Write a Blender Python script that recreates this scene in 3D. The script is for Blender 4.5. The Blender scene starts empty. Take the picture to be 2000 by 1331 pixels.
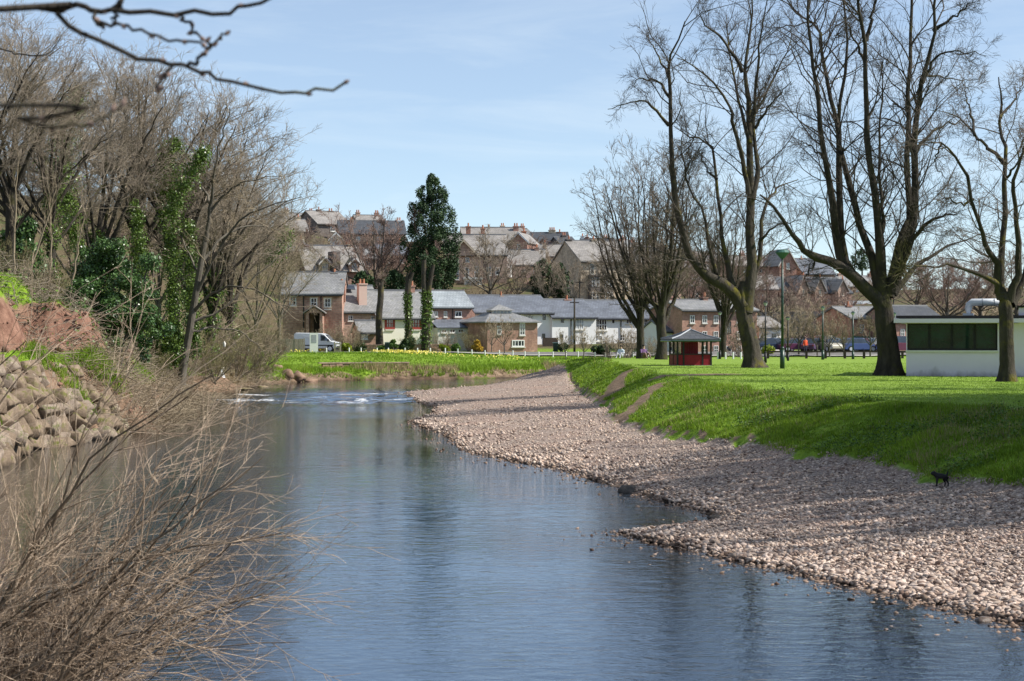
import bpy, bmesh, math, random
import numpy as np
from mathutils import Vector, Matrix, Euler

# ------------------------------------------------------------------ camera, sky, sun
SC = bpy.context.scene
COL = SC.collection
F, CX, HY, CH = 3700.0, 1000.0, 655.0, 4.4      # photo scale: focal length in photo pixels, horizon row, eye height


def P(px, py, Y):
    """point seen at photo pixel (px,py) at distance Y"""
    return np.array([(px - CX) / F * Y, Y, CH - (py - HY) / F * Y])


cam = bpy.data.cameras.new("camera")
cam.sensor_width = 36
cam.lens = F / 2000 * 36
cam.shift_y = -10.5 / 2000
cam.clip_start = 0.2
cam.clip_end = 9000
cam.dof.use_dof = True
cam.dof.focus_distance = 75
cam.dof.aperture_fstop = 7.5
camo = bpy.data.objects.new("camera", cam)
COL.objects.link(camo)
camo.location = (0, 0, CH)
camo.rotation_euler = (math.radians(90), 0, 0)
SC.camera = camo

SUN_AZ = math.radians(-4)       # from +X towards +Y
SUN_EL = math.radians(43)
sdir = Vector((math.cos(SUN_EL) * math.cos(SUN_AZ), math.cos(SUN_EL) * math.sin(SUN_AZ), math.sin(SUN_EL)))
sun = bpy.data.lights.new("sun", 'SUN')
sun.energy = 5.0
sun.angle = math.radians(0.53)
sun.color = (1.0, 0.95, 0.87)
suno = bpy.data.objects.new("sun", sun)
COL.objects.link(suno)
suno.rotation_euler = (-sdir).to_track_quat('-Z', 'Y').to_euler()
suno.location = (60, 20, 60)

W = bpy.data.worlds.new("World")
SC.world = W
W.use_nodes = True
wn, wl_ = W.node_tree.nodes, W.node_tree.links
wn.clear()
wout = wn.new('ShaderNodeOutputWorld')
wbg = wn.new('ShaderNodeBackground')
sky = wn.new('ShaderNodeTexSky')
sky.sky_type = 'NISHITA'
sky.sun_disc = False
sky.sun_elevation = SUN_EL
sky.sun_rotation = math.radians(90) - SUN_AZ
sky.altitude = 100
sky.air_density = 0.75
sky.dust_density = 0.0
sky.ozone_density = 3.0
wbg.inputs['Strength'].default_value = 0.104
wtc = wn.new('ShaderNodeTexCoord')
wmp = wn.new('ShaderNodeMapping')
wmp.inputs['Scale'].default_value = (2.2, 2.2, 15.0)
wmp.inputs['Rotation'].default_value = (0.10, 0.16, 0.3)
wno = wn.new('ShaderNodeTexNoise')
wno.inputs['Scale'].default_value = 2.3
wno.inputs['Detail'].default_value = 8
wno.inputs['Roughness'].default_value = 0.62
wno.inputs['Distortion'].default_value = 0.5
wrp = wn.new('ShaderNodeMapRange')
wrp.inputs['From Min'].default_value = 0.46
wrp.inputs['From Max'].default_value = 0.82
wrp.inputs['To Min'].default_value = 0.24
wrp.inputs['To Max'].default_value = 0.52
wmx = wn.new('ShaderNodeMix')
wmx.data_type = 'RGBA'
wmx.inputs[7].default_value = (6.2, 6.95, 7.4, 1)
wl_.new(wtc.outputs['Generated'], wmp.inputs['Vector'])
wl_.new(wmp.outputs[0], wno.inputs['Vector'])
wl_.new(wno.outputs['Fac'], wrp.inputs['Value'])
wl_.new(wrp.outputs[0], wmx.inputs[0])
wl_.new(sky.outputs[0], wmx.inputs[6])
wl_.new(wmx.outputs[2], wbg.inputs['Color'])
wl_.new(wbg.outputs[0], wout.inputs['Surface'])

SC.view_settings.view_transform = 'Standard'
SC.view_settings.look = 'None'
SC.view_settings.exposure = 0.5
SC.view_settings.gamma = 1.0
SC.cycles.max_bounces = 8
SC.cycles.transparent_max_bounces = 12
SC.cycles.caustics_reflective = False
SC.cycles.caustics_refractive = False

# ------------------------------------------------------------------ helpers: objects
rng = np.random.default_rng(7)


def tag(o, label=None, cat=None, group=None, kind=None):
    if label: o["label"] = label
    if cat: o["category"] = cat
    if group: o["group"] = group
    if kind: o["kind"] = kind
    return o


def empty(name, loc, label=None, cat=None, group=None, rz=0.0):
    o = bpy.data.objects.new(name, None)
    o.empty_display_size = 0.3
    COL.objects.link(o)
    o.location = [float(v) for v in loc]
    o.rotation_euler = (0, 0, rz)
    return tag(o, label, cat, group)


def make_mesh(name, V, quads=None, tris=None, mat=None, smooth=False, midx=None, attrs=None):
    me = bpy.data.meshes.new(name)
    V = np.asarray(V, dtype=np.float32).reshape(-1, 3)
    me.vertices.add(len(V))
    me.vertices.foreach_set("co", V.ravel())
    lv, lt = [], []
    if quads is not None and len(quads):
        q = np.asarray(quads, dtype=np.int32).reshape(-1, 4)
        lv.append(q.ravel()); lt.append(np.full(len(q), 4, np.int32))
    if tris is not None and len(tris):
        t = np.asarray(tris, dtype=np.int32).reshape(-1, 3)
        lv.append(t.ravel()); lt.append(np.full(len(t), 3, np.int32))
    lv = np.concatenate(lv); lt = np.concatenate(lt)
    ls = np.concatenate([[0], np.cumsum(lt)[:-1]]).astype(np.int32)
    me.loops.add(len(lv))
    me.loops.foreach_set("vertex_index", lv)
    me.polygons.add(len(lt))
    me.polygons.foreach_set("loop_start", ls)
    me.polygons.foreach_set("loop_total", lt)
    if smooth:
        me.polygons.foreach_set("use_smooth", np.ones(len(lt), bool))
    if midx is not None:
        me.polygons.foreach_set("material_index", np.asarray(midx, np.int32))
    for m in (mat if isinstance(mat, (list, tuple)) else [mat]):
        if m is not None: me.materials.append(m)
    if attrs:
        for k, v in attrs.items():
            a = me.attributes.new(k, 'FLOAT', 'POINT')
            a.data.foreach_set("value", np.asarray(v, np.float32))
    me.update(calc_edges=True)
    return me


def obj(name, me, parent=None, loc=None, rz=0.0):
    o = bpy.data.objects.new(name, me)
    COL.objects.link(o)
    if parent is not None: o.parent = parent
    if loc is not None: o.location = [float(v) for v in loc]
    if rz: o.rotation_euler = (0, 0, rz)
    return o


def copy_tree(o, parent=None):
    c = o.copy()
    COL.objects.link(c)
    c.parent = parent
    for ch in list(o.children):
        copy_tree(ch, c)
    return c


class MB:
    """collects hard-surface pieces into one mesh"""
    def __init__(s):
        s.V, s.Fc, s.mi = [], [], []

    def add(s, V, Fs, m=0):
        n = len(s.V)
        s.V += [tuple(map(float, v)) for v in V]
        s.Fc += [tuple(i + n for i in f) for f in Fs]
        s.mi += [m] * len(Fs)
        return s

    def box(s, x0, x1, y0, y1, z0, z1, m=0):
        V = [(x0, y0, z0), (x1, y0, z0), (x1, y1, z0), (x0, y1, z0), (x0, y0, z1), (x1, y0, z1), (x1, y1, z1), (x0, y1, z1)]
        return s.add(V, [(0, 3, 2, 1), (4, 5, 6, 7), (0, 1, 5, 4), (1, 2, 6, 5), (2, 3, 7, 6), (3, 0, 4, 7)], m)

    def prism(s, poly, y0, y1, m=0):
        """polygon in (x,z) counter-clockwise seen from -y, extruded y0..y1"""
        n = len(poly)
        V = [(x, y0, z) for x, z in poly] + [(x, y1, z) for x, z in poly]
        Fs = [tuple(range(n)), tuple(range(2 * n - 1, n - 1, -1))]
        Fs += [(i, n + i, n + (i + 1) % n, (i + 1) % n) for i in range(n)]
        return s.add(V, Fs, m)

    def prismx(s, poly, x0, x1, m=0):
        """polygon in (y,z), extruded along x"""
        n = len(poly)
        V = [(x0, y, z) for y, z in poly] + [(x1, y, z) for y, z in poly]
        Fs = [tuple(range(n - 1, -1, -1)), tuple(range(n, 2 * n))]
        Fs += [((i + 1) % n, n + (i + 1) % n, n + i, i) for i in range(n)]
        return s.add(V, Fs, m)

    def cyl(s, cx, cy, z0, z1, r0, r1=None, k=10, m=0):
        r1 = r0 if r1 is None else r1
        V = [(cx + r0 * math.cos(2 * math.pi * i / k), cy + r0 * math.sin(2 * math.pi * i / k), z0) for i in range(k)]
        V += [(cx + r1 * math.cos(2 * math.pi * i / k), cy + r1 * math.sin(2 * math.pi * i / k), z1) for i in range(k)]
        Fs = [(i, (i + 1) % k, k + (i + 1) % k, k + i) for i in range(k)] + [tuple(range(k - 1, -1, -1)), tuple(range(k, 2 * k))]
        return s.add(V, Fs, m)

    def tube(s, pts, r, k=8, m=0):
        Pn = np.array(pts, float)[None]
        R = np.full((1, len(pts)), r) if np.isscalar(r) else np.array(r, float)[None]
        V, Q = tubes(Pn, R, k)
        n = len(pts)
        Fs = [tuple(int(i) for i in q) for q in Q] + [tuple(range(k - 1, -1, -1)), tuple(range((n - 1) * k, n * k))]
        return s.add(V, Fs, m)

    def disc_x(s, x0, x1, cy, cz, r, k=14, m=0):
        V = [(x0, cy + r * math.cos(2 * math.pi * i / k), cz + r * math.sin(2 * math.pi * i / k)) for i in range(k)]
        V += [(x1, y, z) for _, y, z in V]
        Fs = [(i, (i + 1) % k, k + (i + 1) % k, k + i) for i in range(k)] + [tuple(range(k - 1, -1, -1)), tuple(range(k, 2 * k))]
        return s.add(V, Fs, m)

    def disc_y(s, y0, y1, cx, cz, r, k=14, m=0):
        V = [(cx + r * math.cos(2 * math.pi * i / k), y0, cz + r * math.sin(2 * math.pi * i / k)) for i in range(k)]
        V += [(x, y1, z) for x, _, z in V]
        Fs = [(i, k + i, k + (i + 1) % k, (i + 1) % k) for i in range(k)] + [tuple(range(k)), tuple(range(2 * k - 1, k - 1, -1))]
        return s.add(V, Fs, m)

    def mesh(s, name, mat, smooth=False, bevel=0.0):
        me = bpy.data.meshes.new(name)
        me.from_pydata(s.V, [], s.Fc)
        for m in (mat if isinstance(mat, (list, tuple)) else [mat]): me.materials.append(m)
        me.polygons.foreach_set("material_index", np.asarray(s.mi, np.int32))
        bm = bmesh.new(); bm.from_mesh(me)
        if bevel > 0:
            es = [e for e in bm.edges if len(e.link_faces) == 2 and e.calc_face_angle(0) > 0.5]
            bmesh.ops.bevel(bm, geom=es, offset=bevel, segments=1, affect='EDGES')
        bmesh.ops.recalc_face_normals(bm, faces=bm.faces)
        bm.to_mesh(me); bm.free()
        if smooth: me.polygons.foreach_set("use_smooth", np.ones(len(me.polygons), bool))
        me.update()
        return me

    def build(s, name, mat, parent=None, smooth=False, bevel=0.0, loc=None, rz=0.0):
        return obj(name, s.mesh(name, mat, smooth, bevel), parent, loc, rz)


# ------------------------------------------------------------------ helpers: branches and leaves
def nrm(v):
    return v / np.maximum(np.linalg.norm(v, axis=-1, keepdims=True), 1e-9)


def tubes(Pn, R, k):
    B, n, _ = Pn.shape
    T = np.empty_like(Pn)
    T[:, 1:-1] = Pn[:, 2:] - Pn[:, :-2]
    T[:, 0] = Pn[:, 1] - Pn[:, 0]
    T[:, -1] = Pn[:, -1] - Pn[:, -2]
    T = nrm(T)
    mt = nrm(Pn[:, -1] - Pn[:, 0])
    ref = np.where(np.abs(mt[:, 2:3]) < 0.8, np.array([[0., 0., 1.]]), np.array([[1., 0.15, 0.]]))[:, None, :]
    U = nrm(np.cross(T, ref))
    Wv = np.cross(T, U)
    a = np.arange(k) * 2 * np.pi / k
    ring = Pn[:, :, None, :] + R[:, :, None, None] * (np.cos(a)[None, None, :, None] * U[:, :, None, :] + np.sin(a)[None, None, :, None] * Wv[:, :, None, :])
    V = ring.reshape(-1, 3)
    i = np.arange(B)[:, None, None] * n * k
    j = np.arange(n - 1)[None, :, None] * k
    s0 = np.arange(k)[None, None, :]
    s1 = (s0 + 1) % k
    Q = np.stack([i + j + s0, i + j + k + s0, i + j + k + s1, i + j + s1], axis=-1).reshape(-1, 4)
    return V, Q


def join(parts):
    Vs, Qs, o = [], [], 0
    for V, Q in parts:
        Vs.append(V); Qs.append(Q + o); o += len(V)
    return np.concatenate(Vs), np.concatenate(Qs)


def resample(pts, n, rg=None, wig=0.0):
    """Catmull-Rom through pts, n points"""
    p = np.asarray(pts, float)
    p = np.vstack([2 * p[0] - p[1], p, 2 * p[-1] - p[-2]])
    m = len(p) - 3
    t = np.linspace(0, m, n)
    i = np.minimum(t.astype(int), m - 1)
    f = (t - i)[:, None]
    a, b, c, d = p[i], p[i + 1], p[i + 2], p[i + 3]
    out = 0.5 * ((2 * b) + (c - a) * f + (2 * a - 5 * b + 4 * c - d) * f ** 2 + (3 * b - a - 3 * c + d) * f ** 3)
    if rg is not None and wig > 0:
        w = rg.normal(0, wig, out.shape); w[0] = 0; w[-1] *= .5
        out += w
    return out


def children(Pn, R, rg, m, t0=0.25, t1=1.0, ang=0.8, up=0.2, frac=0.4, npts=5, wig=0.18, lift=0.0, rk=0.012, rmin=0.006, lmin=0.15, lmax=9.0, taper=0.35, tipward=0.45):
    B, n, _ = Pn.shape
    t = rg.uniform(t0, t1, (B, m)) * (n - 1) * 0.999
    i = t.astype(int)
    f = (t - i)[..., None]
    bi = np.arange(B)[:, None]
    a, b = Pn[bi, i], Pn[bi, i + 1]
    base = a * (1 - f) + b * f
    tan = nrm(b - a)
    rb = R[bi, i] * (1 - f[..., 0]) + R[bi, i + 1] * f[..., 0]
    plen = np.linalg.norm(np.diff(Pn, axis=1), axis=2).sum(1)[:, None]
    rv = rg.normal(0, 1, (B, m, 3))
    perp = nrm(rv - (rv * tan).sum(-1, keepdims=True) * tan)
    an = ang * rg.uniform(0.65, 1.35, (B, m, 1))
    d = tan * np.cos(an) + perp * np.sin(an)
    d[..., 2] += up
    d = nrm(d)
    L = frac * plen * (1 - tipward * t / (n - 1)) * rg.uniform(0.55, 1.25, (B, m))
    L = np.clip(L, lmin, lmax)
    d = d.reshape(-1, 3); L = L.reshape(-1); base = base.reshape(-1, 3); rb = rb.reshape(-1)
    N = len(L)
    out = np.empty((N, npts, 3))
    out[:, 0] = base
    st = (L / (npts - 1))[:, None]
    for q in range(1, npts):
        out[:, q] = out[:, q - 1] + d * st
        d = d + rg.normal(0, wig, (N, 3))
        d[:, 2] += lift
        d = nrm(d)
    r0 = np.clip(np.minimum(rb * 0.75, L * rk), rmin, None)
    Rr = r0[:, None] * np.linspace(1, taper, npts)[None]
    Rr = np.maximum(Rr, rmin * 0.6)
    return out, Rr


def leaf_quads(C, size, rg, elong=1.5, nbias=None, drop=0.0):
    """one kite-shaped leaf per centre"""
    N = len(C)
    nrmv = rg.normal(0, 1, (N, 3))
    if nbias is not None: nrmv += nbias
    nrmv = nrm(nrmv)
    rv = rg.normal(0, 1, (N, 3)); rv[:, 2] -= drop
    u = nrm(rv - (rv * nrmv).sum(-1, keepdims=True) * nrmv)
    v = np.cross(nrmv, u)
    s = np.asarray(size)[:, None] * 0.5
    V = np.stack([C - u * s * elong, C + v * s * 0.8 - u * s * 0.1 + nrmv * s * .15, C + u * s * elong, C - v * s * 0.8 - u * s * 0.1 + nrmv * s * .15], axis=1).reshape(-1, 3)
    Q = np.arange(4 * N).reshape(N, 4)
    return V, Q


def clump_points(rg, clumps, n, shell=0.55):
    """points in ellipsoids (cx,cy,cz,rx,ry,rz), mostly near their surface"""
    c = np.asarray(clumps, float)
    w = (c[:, 3] * c[:, 4] + c[:, 4] * c[:, 5] + c[:, 3] * c[:, 5]); w /= w.sum()
    k = rg.choice(len(c), n, p=w)
    d = nrm(rg.normal(0, 1, (n, 3)))
    r = shell + (1 - shell) * rg.random((n, 1)) ** 0.7
    r *= 1 + 0.12 * rg.normal(0, 1, (n, 1))
    return c[k, :3] + d * r * c[k, 3:], d


# ------------------------------------------------------------------ helpers: materials
def new_mat(name):
    m = bpy.data.materials.new(name)
    m.use_nodes = True
    return m, m.node_tree.nodes, m.node_tree.links, m.node_tree.nodes['Principled BSDF']


def noise_node(nodes, links, scale, detail=4, rough=0.6, coord='Object', vscale=None, vec=None, dist=0.0):
    tc = nodes.new('ShaderNodeTexCoord')
    n = nodes.new('ShaderNodeTexNoise')
    n.inputs['Scale'].default_value = scale
    n.inputs['Detail'].default_value = detail
    n.inputs['Roughness'].default_value = rough
    n.inputs['Distortion'].default_value = dist
    src = tc.outputs[coord]
    if vscale:
        mp = nodes.new('ShaderNodeMapping')
        mp.inputs['Scale'].default_value = vscale
        links.new(src, mp.inputs[0]); src = mp.outputs[0]
    links.new(src, n.inputs['Vector'])
    return n


def mixc(nodes, links, fac, a, b, mode='MIX'):
    m = nodes.new('ShaderNodeMix')
    m.data_type = 'RGBA'; m.blend_type = mode
    for s, v in ((0, fac), (6, a), (7, b)):
        if isinstance(v, bpy.types.NodeSocket): links.new(v, m.inputs[s])
        elif isinstance(v, (int, float)): m.inputs[s].default_value = v
        else: m.inputs[s].default_value = (*v, 1)
    return m.outputs[2]


def mrange(nodes, links, v, a, b, c=0.0, d=1.0):
    r = nodes.new('ShaderNodeMapRange')
    links.new(v, r.inputs['Value'])
    for k, x in (('From Min', a), ('From Max', b), ('To Min', c), ('To Max', d)): r.inputs[k].default_value = x
    return r.outputs[0]


def math_n(nodes, links, op, a, b):
    m = nodes.new('ShaderNodeMath'); m.operation = op
    for s, v in ((0, a), (1, b)):
        if isinstance(v, bpy.types.NodeSocket): links.new(v, m.inputs[s])
        else: m.inputs[s].default_value = v
    return m.outputs[0]


def add_bump(nodes, links, bsdf, h, strength, dist=0.05):
    b = nodes.new('ShaderNodeBump')
    b.inputs['Strength'].default_value = strength
    b.inputs['Distance'].default_value = dist
    links.new(h, b.inputs['Height'])
    links.new(b.outputs[0], bsdf.inputs['Normal'])
    return b


def pmat(name, c1, c2=None, scale=3.0, rough=0.85, bump=0.0, bscale=None, island=0.0, spec=0.3, coord='Object', detail=5, moss=None, vscale=None, bdist=0.03, trans=0.0):
    m, n, l, b = new_mat(name)
    b.inputs['Roughness'].default_value = rough
    b.inputs['Specular IOR Level'].default_value = spec
    no = noise_node(n, l, scale, detail, coord=coord, vscale=vscale)
    col = mixc(n, l, mrange(n, l, no.outputs['Fac'], 0.3, 0.7), c1, c2 or c1)
    if island:
        g = n.new('ShaderNodeNewGeometry')
        f = mrange(n, l, g.outputs['Random Per Island'], 0, 1, 1 - island, 1 + island)
        col = mixc(n, l, 1.0, col, f, 'MULTIPLY')
    if moss:
        g = n.new('ShaderNodeNewGeometry')
        sx = n.new('ShaderNodeSeparateXYZ'); l.new(g.outputs['Normal'], sx.inputs[0])
        mo = noise_node(n, l, 1.3, 5, coord=coord)
        f = math_n(n, l, 'MULTIPLY', mrange(n, l, mo.outputs['Fac'], 0.52, 0.64), mrange(n, l, sx.outputs[2], -0.35, 0.35))
        col = mixc(n, l, f, col, moss)
    l.new(col, b.inputs['Base Color'])
    if bump:
        bn = noise_node(n, l, bscale or scale * 3, 6, coord=coord, vscale=vscale)
        add_bump(n, l, b, bn.outputs['Fac'], bump, bdist)
    if trans:
        t = n.new('ShaderNodeBsdfTranslucent'); l.new(col, t.inputs[0])
        mx = n.new('ShaderNodeMixShader'); mx.inputs[0].default_value = trans
        l.new(b.outputs[0], mx.inputs[1]); l.new(t.outputs[0], mx.inputs[2])
        l.new(mx.outputs[0], n['Material Output'].inputs[0])
    return m


def brick_mat(name, c1, c2, mortar, bw=0.26, bh=0.09, stone=False, bias=0.0):
    m, n, l, b = new_mat(name)
    b.inputs['Roughness'].default_value = 0.9
    b.inputs['Specular IOR Level'].default_value = 0.2
    tc = n.new('ShaderNodeTexCoord')
    sx = n.new('ShaderNodeSeparateXYZ'); l.new(tc.outputs['Object'], sx.inputs[0])
    cx = n.new('ShaderNodeCombineXYZ')
    l.new(math_n(n, l, 'ADD', sx.outputs[0], sx.outputs[1]), cx.inputs[0]); l.new(sx.outputs[2], cx.inputs[1])
    br = n.new('ShaderNodeTexBrick')
    br.inputs['Scale'].default_value = 1.0
    br.inputs['Brick Width'].default_value = bw
    br.inputs['Row Height'].default_value = bh
    br.inputs['Mortar Size'].default_value = 0.012 if not stone else 0.02
    br.inputs['Color1'].default_value = (*c1, 1); br.inputs['Color2'].default_value = (*c2, 1)
    br.inputs['Mortar'].default_value = (*mortar, 1); br.inputs['Bias'].default_value = bias
    l.new(cx.outputs[0], br.inputs['Vector'])
    no = noise_node(n, l, 0.7, 6)
    col = mixc(n, l, 1.0, br.outputs['Color'], mrange(n, l, no.outputs['Fac'], 0.3, 0.7, 0.68, 1.28), 'MULTIPLY')
    no2 = noise_node(n, l, 3.5, 4)
    col = mixc(n, l, 1.0, col, mrange(n, l, no2.outputs['Fac'], 0.3, 0.7, 0.75, 1.22), 'MULTIPLY')
    l.new(col, b.inputs['Base Color'])
    add_bump(n, l, b, br.outputs['Fac'], -0.4, 0.02)
    return m


def slate_mat(name, c1, c2, row=0.22, moss=(0.13, 0.13, 0.07), mossy=0.35):
    m, n, l, b = new_mat(name)
    b.inputs['Roughness'].default_value = 0.62
    tc = n.new('ShaderNodeTexCoord')
    sx = n.new('ShaderNodeSeparateXYZ'); l.new(tc.outputs['Object'], sx.inputs[0])
    cx = n.new('ShaderNodeCombineXYZ')
    l.new(sx.outputs[0], cx.inputs[0])
    l.new(math_n(n, l, 'ADD', math_n(n, l, 'MULTIPLY', sx.outputs[2], 1.35), math_n(n, l, 'MULTIPLY', sx.outputs[1], 0.0)), cx.inputs[1])
    br = n.new('ShaderNodeTexBrick')
    br.inputs['Scale'].default_value = 1.0
    br.inputs['Brick Width'].default_value = 0.35
    br.inputs['Row Height'].default_value = row
    br.inputs['Mortar Size'].default_value = 0.018
    br.inputs['Color1'].default_value = (*c1, 1); br.inputs['Color2'].default_value = (*c2, 1)
    br.inputs['Mortar'].default_value = tuple(x * 0.45 for x in c1) + (1,)
    l.new(cx.outputs[0], br.inputs['Vector'])
    no = noise_node(n, l, 0.5, 6)
    col = mixc(n, l, 1.0, br.outputs['Color'], mrange(n, l, no.outputs['Fac'], 0.3, 0.7, 0.72, 1.25), 'MULTIPLY')
    no2 = noise_node(n, l, 1.6, 6)
    col = mixc(n, l, mrange(n, l, no2.outputs['Fac'], 0.52, 0.72, 0, mossy), col, moss)
    l.new(col, b.inputs['Base Color'])
    add_bump(n, l, b, br.outputs['Fac'], -0.5, 0.03)
    return m


MT = {}
MT['bark'] = pmat('bark', (0.022, 0.018, 0.014), (0.068, 0.057, 0.044), 2.5, 0.95, 1.0, 9, moss=(0.07, 0.065, 0.016), vscale=(1, 1, 0.35), bdist=0.08)
MT['bark_grey'] = pmat('bark_grey', (0.075, 0.066, 0.052), (0.17, 0.15, 0.12), 2.5, 0.95, 0.8, 8, vscale=(1, 1, 0.35), bdist=0.06)
MT['bark_mossy'] = pmat('bark_mossy', (0.025, 0.021, 0.016), (0.08, 0.067, 0.052), 2.2, 0.95, 1.0, 8, moss=(0.12, 0.105, 0.014), vscale=(1, 1, 0.4), bdist=0.08)
MT['twig_dark'] = pmat('twig_dark', (0.045, 0.037, 0.03), (0.085, 0.07, 0.055), 2, 0.9)
MT['twig_brown'] = pmat('twig_brown', (0.19, 0.155, 0.115), (0.34, 0.28, 0.215), 0.6, 0.9)
MT['twig_mid'] = pmat('twig_mid', (0.1, 0.078, 0.06), (0.17, 0.135, 0.105), 0.8, 0.9)
MT['twig_tan'] = pmat('twig_tan', (0.22, 0.175, 0.115), (0.36, 0.29, 0.2), 0.8, 0.9)
MT['twig_purple'] = pmat('twig_purple', (0.17, 0.115, 0.095), (0.27, 0.19, 0.155), 0.8, 0.9)
MT['twig_olive'] = pmat('twig_olive', (0.14, 0.125, 0.055), (0.23, 0.2, 0.1), 0.8, 0.9)
MT['willow'] = pmat('willow', (0.22, 0.15, 0.1), (0.56, 0.43, 0.31), 5, 0.75, island=0.3)
MT['willow_stem'] = pmat('willow_stem', (0.06, 0.042, 0.028), (0.18, 0.13, 0.085), 6, 0.8)
MT['ivy'] = pmat('ivy', (0.065, 0.125, 0.018), (0.15, 0.22, 0.036), 1.2, 0.4, island=0.45, spec=0.5, trans=0.15)
MT['laurel'] = pmat('laurel', (0.04, 0.095, 0.026), (0.1, 0.175, 0.045), 0.9, 0.35, island=0.5, spec=0.5, trans=0.12)
MT['conifer'] = pmat('conifer', (0.016, 0.042, 0.016), (0.055, 0.095, 0.028), 0.5, 0.6, island=0.4)
MT['shrub_green'] = pmat('shrub_green', (0.06, 0.13, 0.02), (0.12, 0.2, 0.03), 1.5, 0.6, island=0.35, trans=0.2)
MT['shrub_lime'] = pmat('shrub_lime', (0.16, 0.22, 0.015), (0.28, 0.34, 0.02), 1.5, 0.6, island=0.3, trans=0.2)
MT['shrub_dark'] = pmat('shrub_dark', (0.02, 0.045, 0.014), (0.05, 0.085, 0.022), 1.5, 0.6, island=0.4)
MT['shrub_yellow'] = pmat('shrub_yellow', (0.42, 0.27, 0.03), (0.62, 0.42, 0.05), 1.5, 0.7, island=0.3, trans=0.2)
MT['reed'] = pmat('reed', (0.26, 0.2, 0.1), (0.4, 0.32, 0.18), 1, 0.9, island=0.3)
MT['grass_blade'] = pmat('grass_blade', (0.12, 0.215, 0.012), (0.26, 0.38, 0.03), 0.45, 0.6, island=0.35, trans=0.35)
MT['daffodil'] = pmat('daffodil', (0.75, 0.6, 0.03), (0.8, 0.7, 0.25), 2, 0.7, island=0.2)
MT['brick_red'] = brick_mat('brick_red', (0.46, 0.23, 0.175), (0.35, 0.165, 0.125), (0.32, 0.27, 0.22))
MT['brick_orange'] = brick_mat('brick_orange', (0.5, 0.23, 0.155), (0.4, 0.175, 0.115), (0.34, 0.26, 0.2))
MT['sandstone'] = brick_mat('sandstone', (0.52, 0.36, 0.28), (0.4, 0.265, 0.205), (0.36, 0.3, 0.24), 0.5, 0.24, True)
MT['sandstone_red'] = brick_mat('sandstone_red', (0.46, 0.27, 0.205), (0.34, 0.185, 0.14), (0.36, 0.28, 0.22), 0.42, 0.2, True)
MT['stone_grey'] = brick_mat('stone_grey', (0.2, 0.165, 0.15), (0.13, 0.11, 0.1), (0.2, 0.18, 0.16), 0.4, 0.2, True)
MT['stone_buff'] = brick_mat('stone_buff', (0.64, 0.53, 0.39), (0.54, 0.43, 0.31), (0.5, 0.42, 0.33), 0.5, 0.25, True)
MT['render_white'] = pmat('render_white', (0.78, 0.78, 0.77), (0.84, 0.84, 0.83), 0.6, 0.9, 0.1, 20)
MT['render_cream'] = pmat('render_cream', (0.76, 0.71, 0.62), (0.82, 0.78, 0.7), 0.8, 0.9, 0.1, 20)
MT['render_pink'] = pmat('render_pink', (0.62, 0.42, 0.36), (0.66, 0.5, 0.42), 0.8, 0.9)
MT['club_wall'] = pmat('club_wall', (0.72, 0.65, 0.78), (0.78, 0.71, 0.83), 0.5, 0.85, 0.08, 25)
def wall_stain(m, h=0.55):
    n, l = m.node_tree.nodes, m.node_tree.links
    b = n['Principled BSDF']
    src = b.inputs['Base Color'].links[0].from_socket
    tc = n.new('ShaderNodeTexCoord'); sx = n.new('ShaderNodeSeparateXYZ'); l.new(tc.outputs['Object'], sx.inputs[0])
    no = noise_node(n, l, 1.1, 6, vscale=(1, 1, 0.5))
    f = math_n(n, l, 'ADD', mrange(n, l, sx.outputs[2], 0, h, 0.75, 0.0), math_n(n, l, 'MULTIPLY', math_n(n, l, 'SUBTRACT', no.outputs['Fac'], 0.5), 1.6))
    l.new(mixc(n, l, mrange(n, l, f, 0.35, 0.9, 0, 0.75), src, (0.16, 0.13, 0.12)), b.inputs['Base Color'])


wall_stain(MT['club_wall'])
MT['slate'] = slate_mat('slate', (0.27, 0.265, 0.26), (0.2, 0.2, 0.2))
MT['slate_blue'] = slate_mat('slate_blue', (0.15, 0.165, 0.195), (0.11, 0.12, 0.145), mossy=0.12)
MT['slate_pale'] = slate_mat('slate_pale', (0.33, 0.36, 0.38), (0.27, 0.3, 0.32), 0.3, mossy=0.1)
MT['slate_dark'] = slate_mat('slate_dark', (0.075, 0.08, 0.09), (0.055, 0.06, 0.07), mossy=0.15)
MT['slate_brown'] = slate_mat('slate_brown', (0.31, 0.285, 0.26), (0.23, 0.21, 0.195), mossy=0.3)
MT['white'] = pmat('white_paint', (0.76, 0.76, 0.74), (0.82, 0.82, 0.8), 3, 0.5)
MT['off_white'] = pmat('off_white', (0.6, 0.58, 0.52), (0.7, 0.68, 0.62), 3, 0.7)
MT['black'] = pmat('black_paint', (0.015, 0.015, 0.016), (0.025, 0.025, 0.025), 3, 0.5)
MT['dark_wood'] = pmat('dark_wood', (0.03, 0.02, 0.016), (0.055, 0.04, 0.03), 4, 0.7)
MT['wood_grey'] = pmat('wood_grey', (0.24, 0.2, 0.155), (0.36, 0.31, 0.25), 2, 0.9, 0.3, 12, vscale=(6, 1, 0.6))
MT['wood_pale'] = pmat('wood_pale', (0.4, 0.33, 0.24), (0.5, 0.42, 0.32), 2, 0.9)
MT['red_paint'] = pmat('red_paint', (0.2, 0.008, 0.018), (0.3, 0.016, 0.03), 1.2, 0.55, 0.1, 15)
MT['red_frame'] = pmat('red_frame', (0.3, 0.05, 0.045), (0.35, 0.07, 0.05), 2, 0.6)
MT['green_paint'] = pmat('green_paint', (0.01, 0.035, 0.022), (0.016, 0.05, 0.033), 2, 0.4, spec=0.5)
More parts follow.
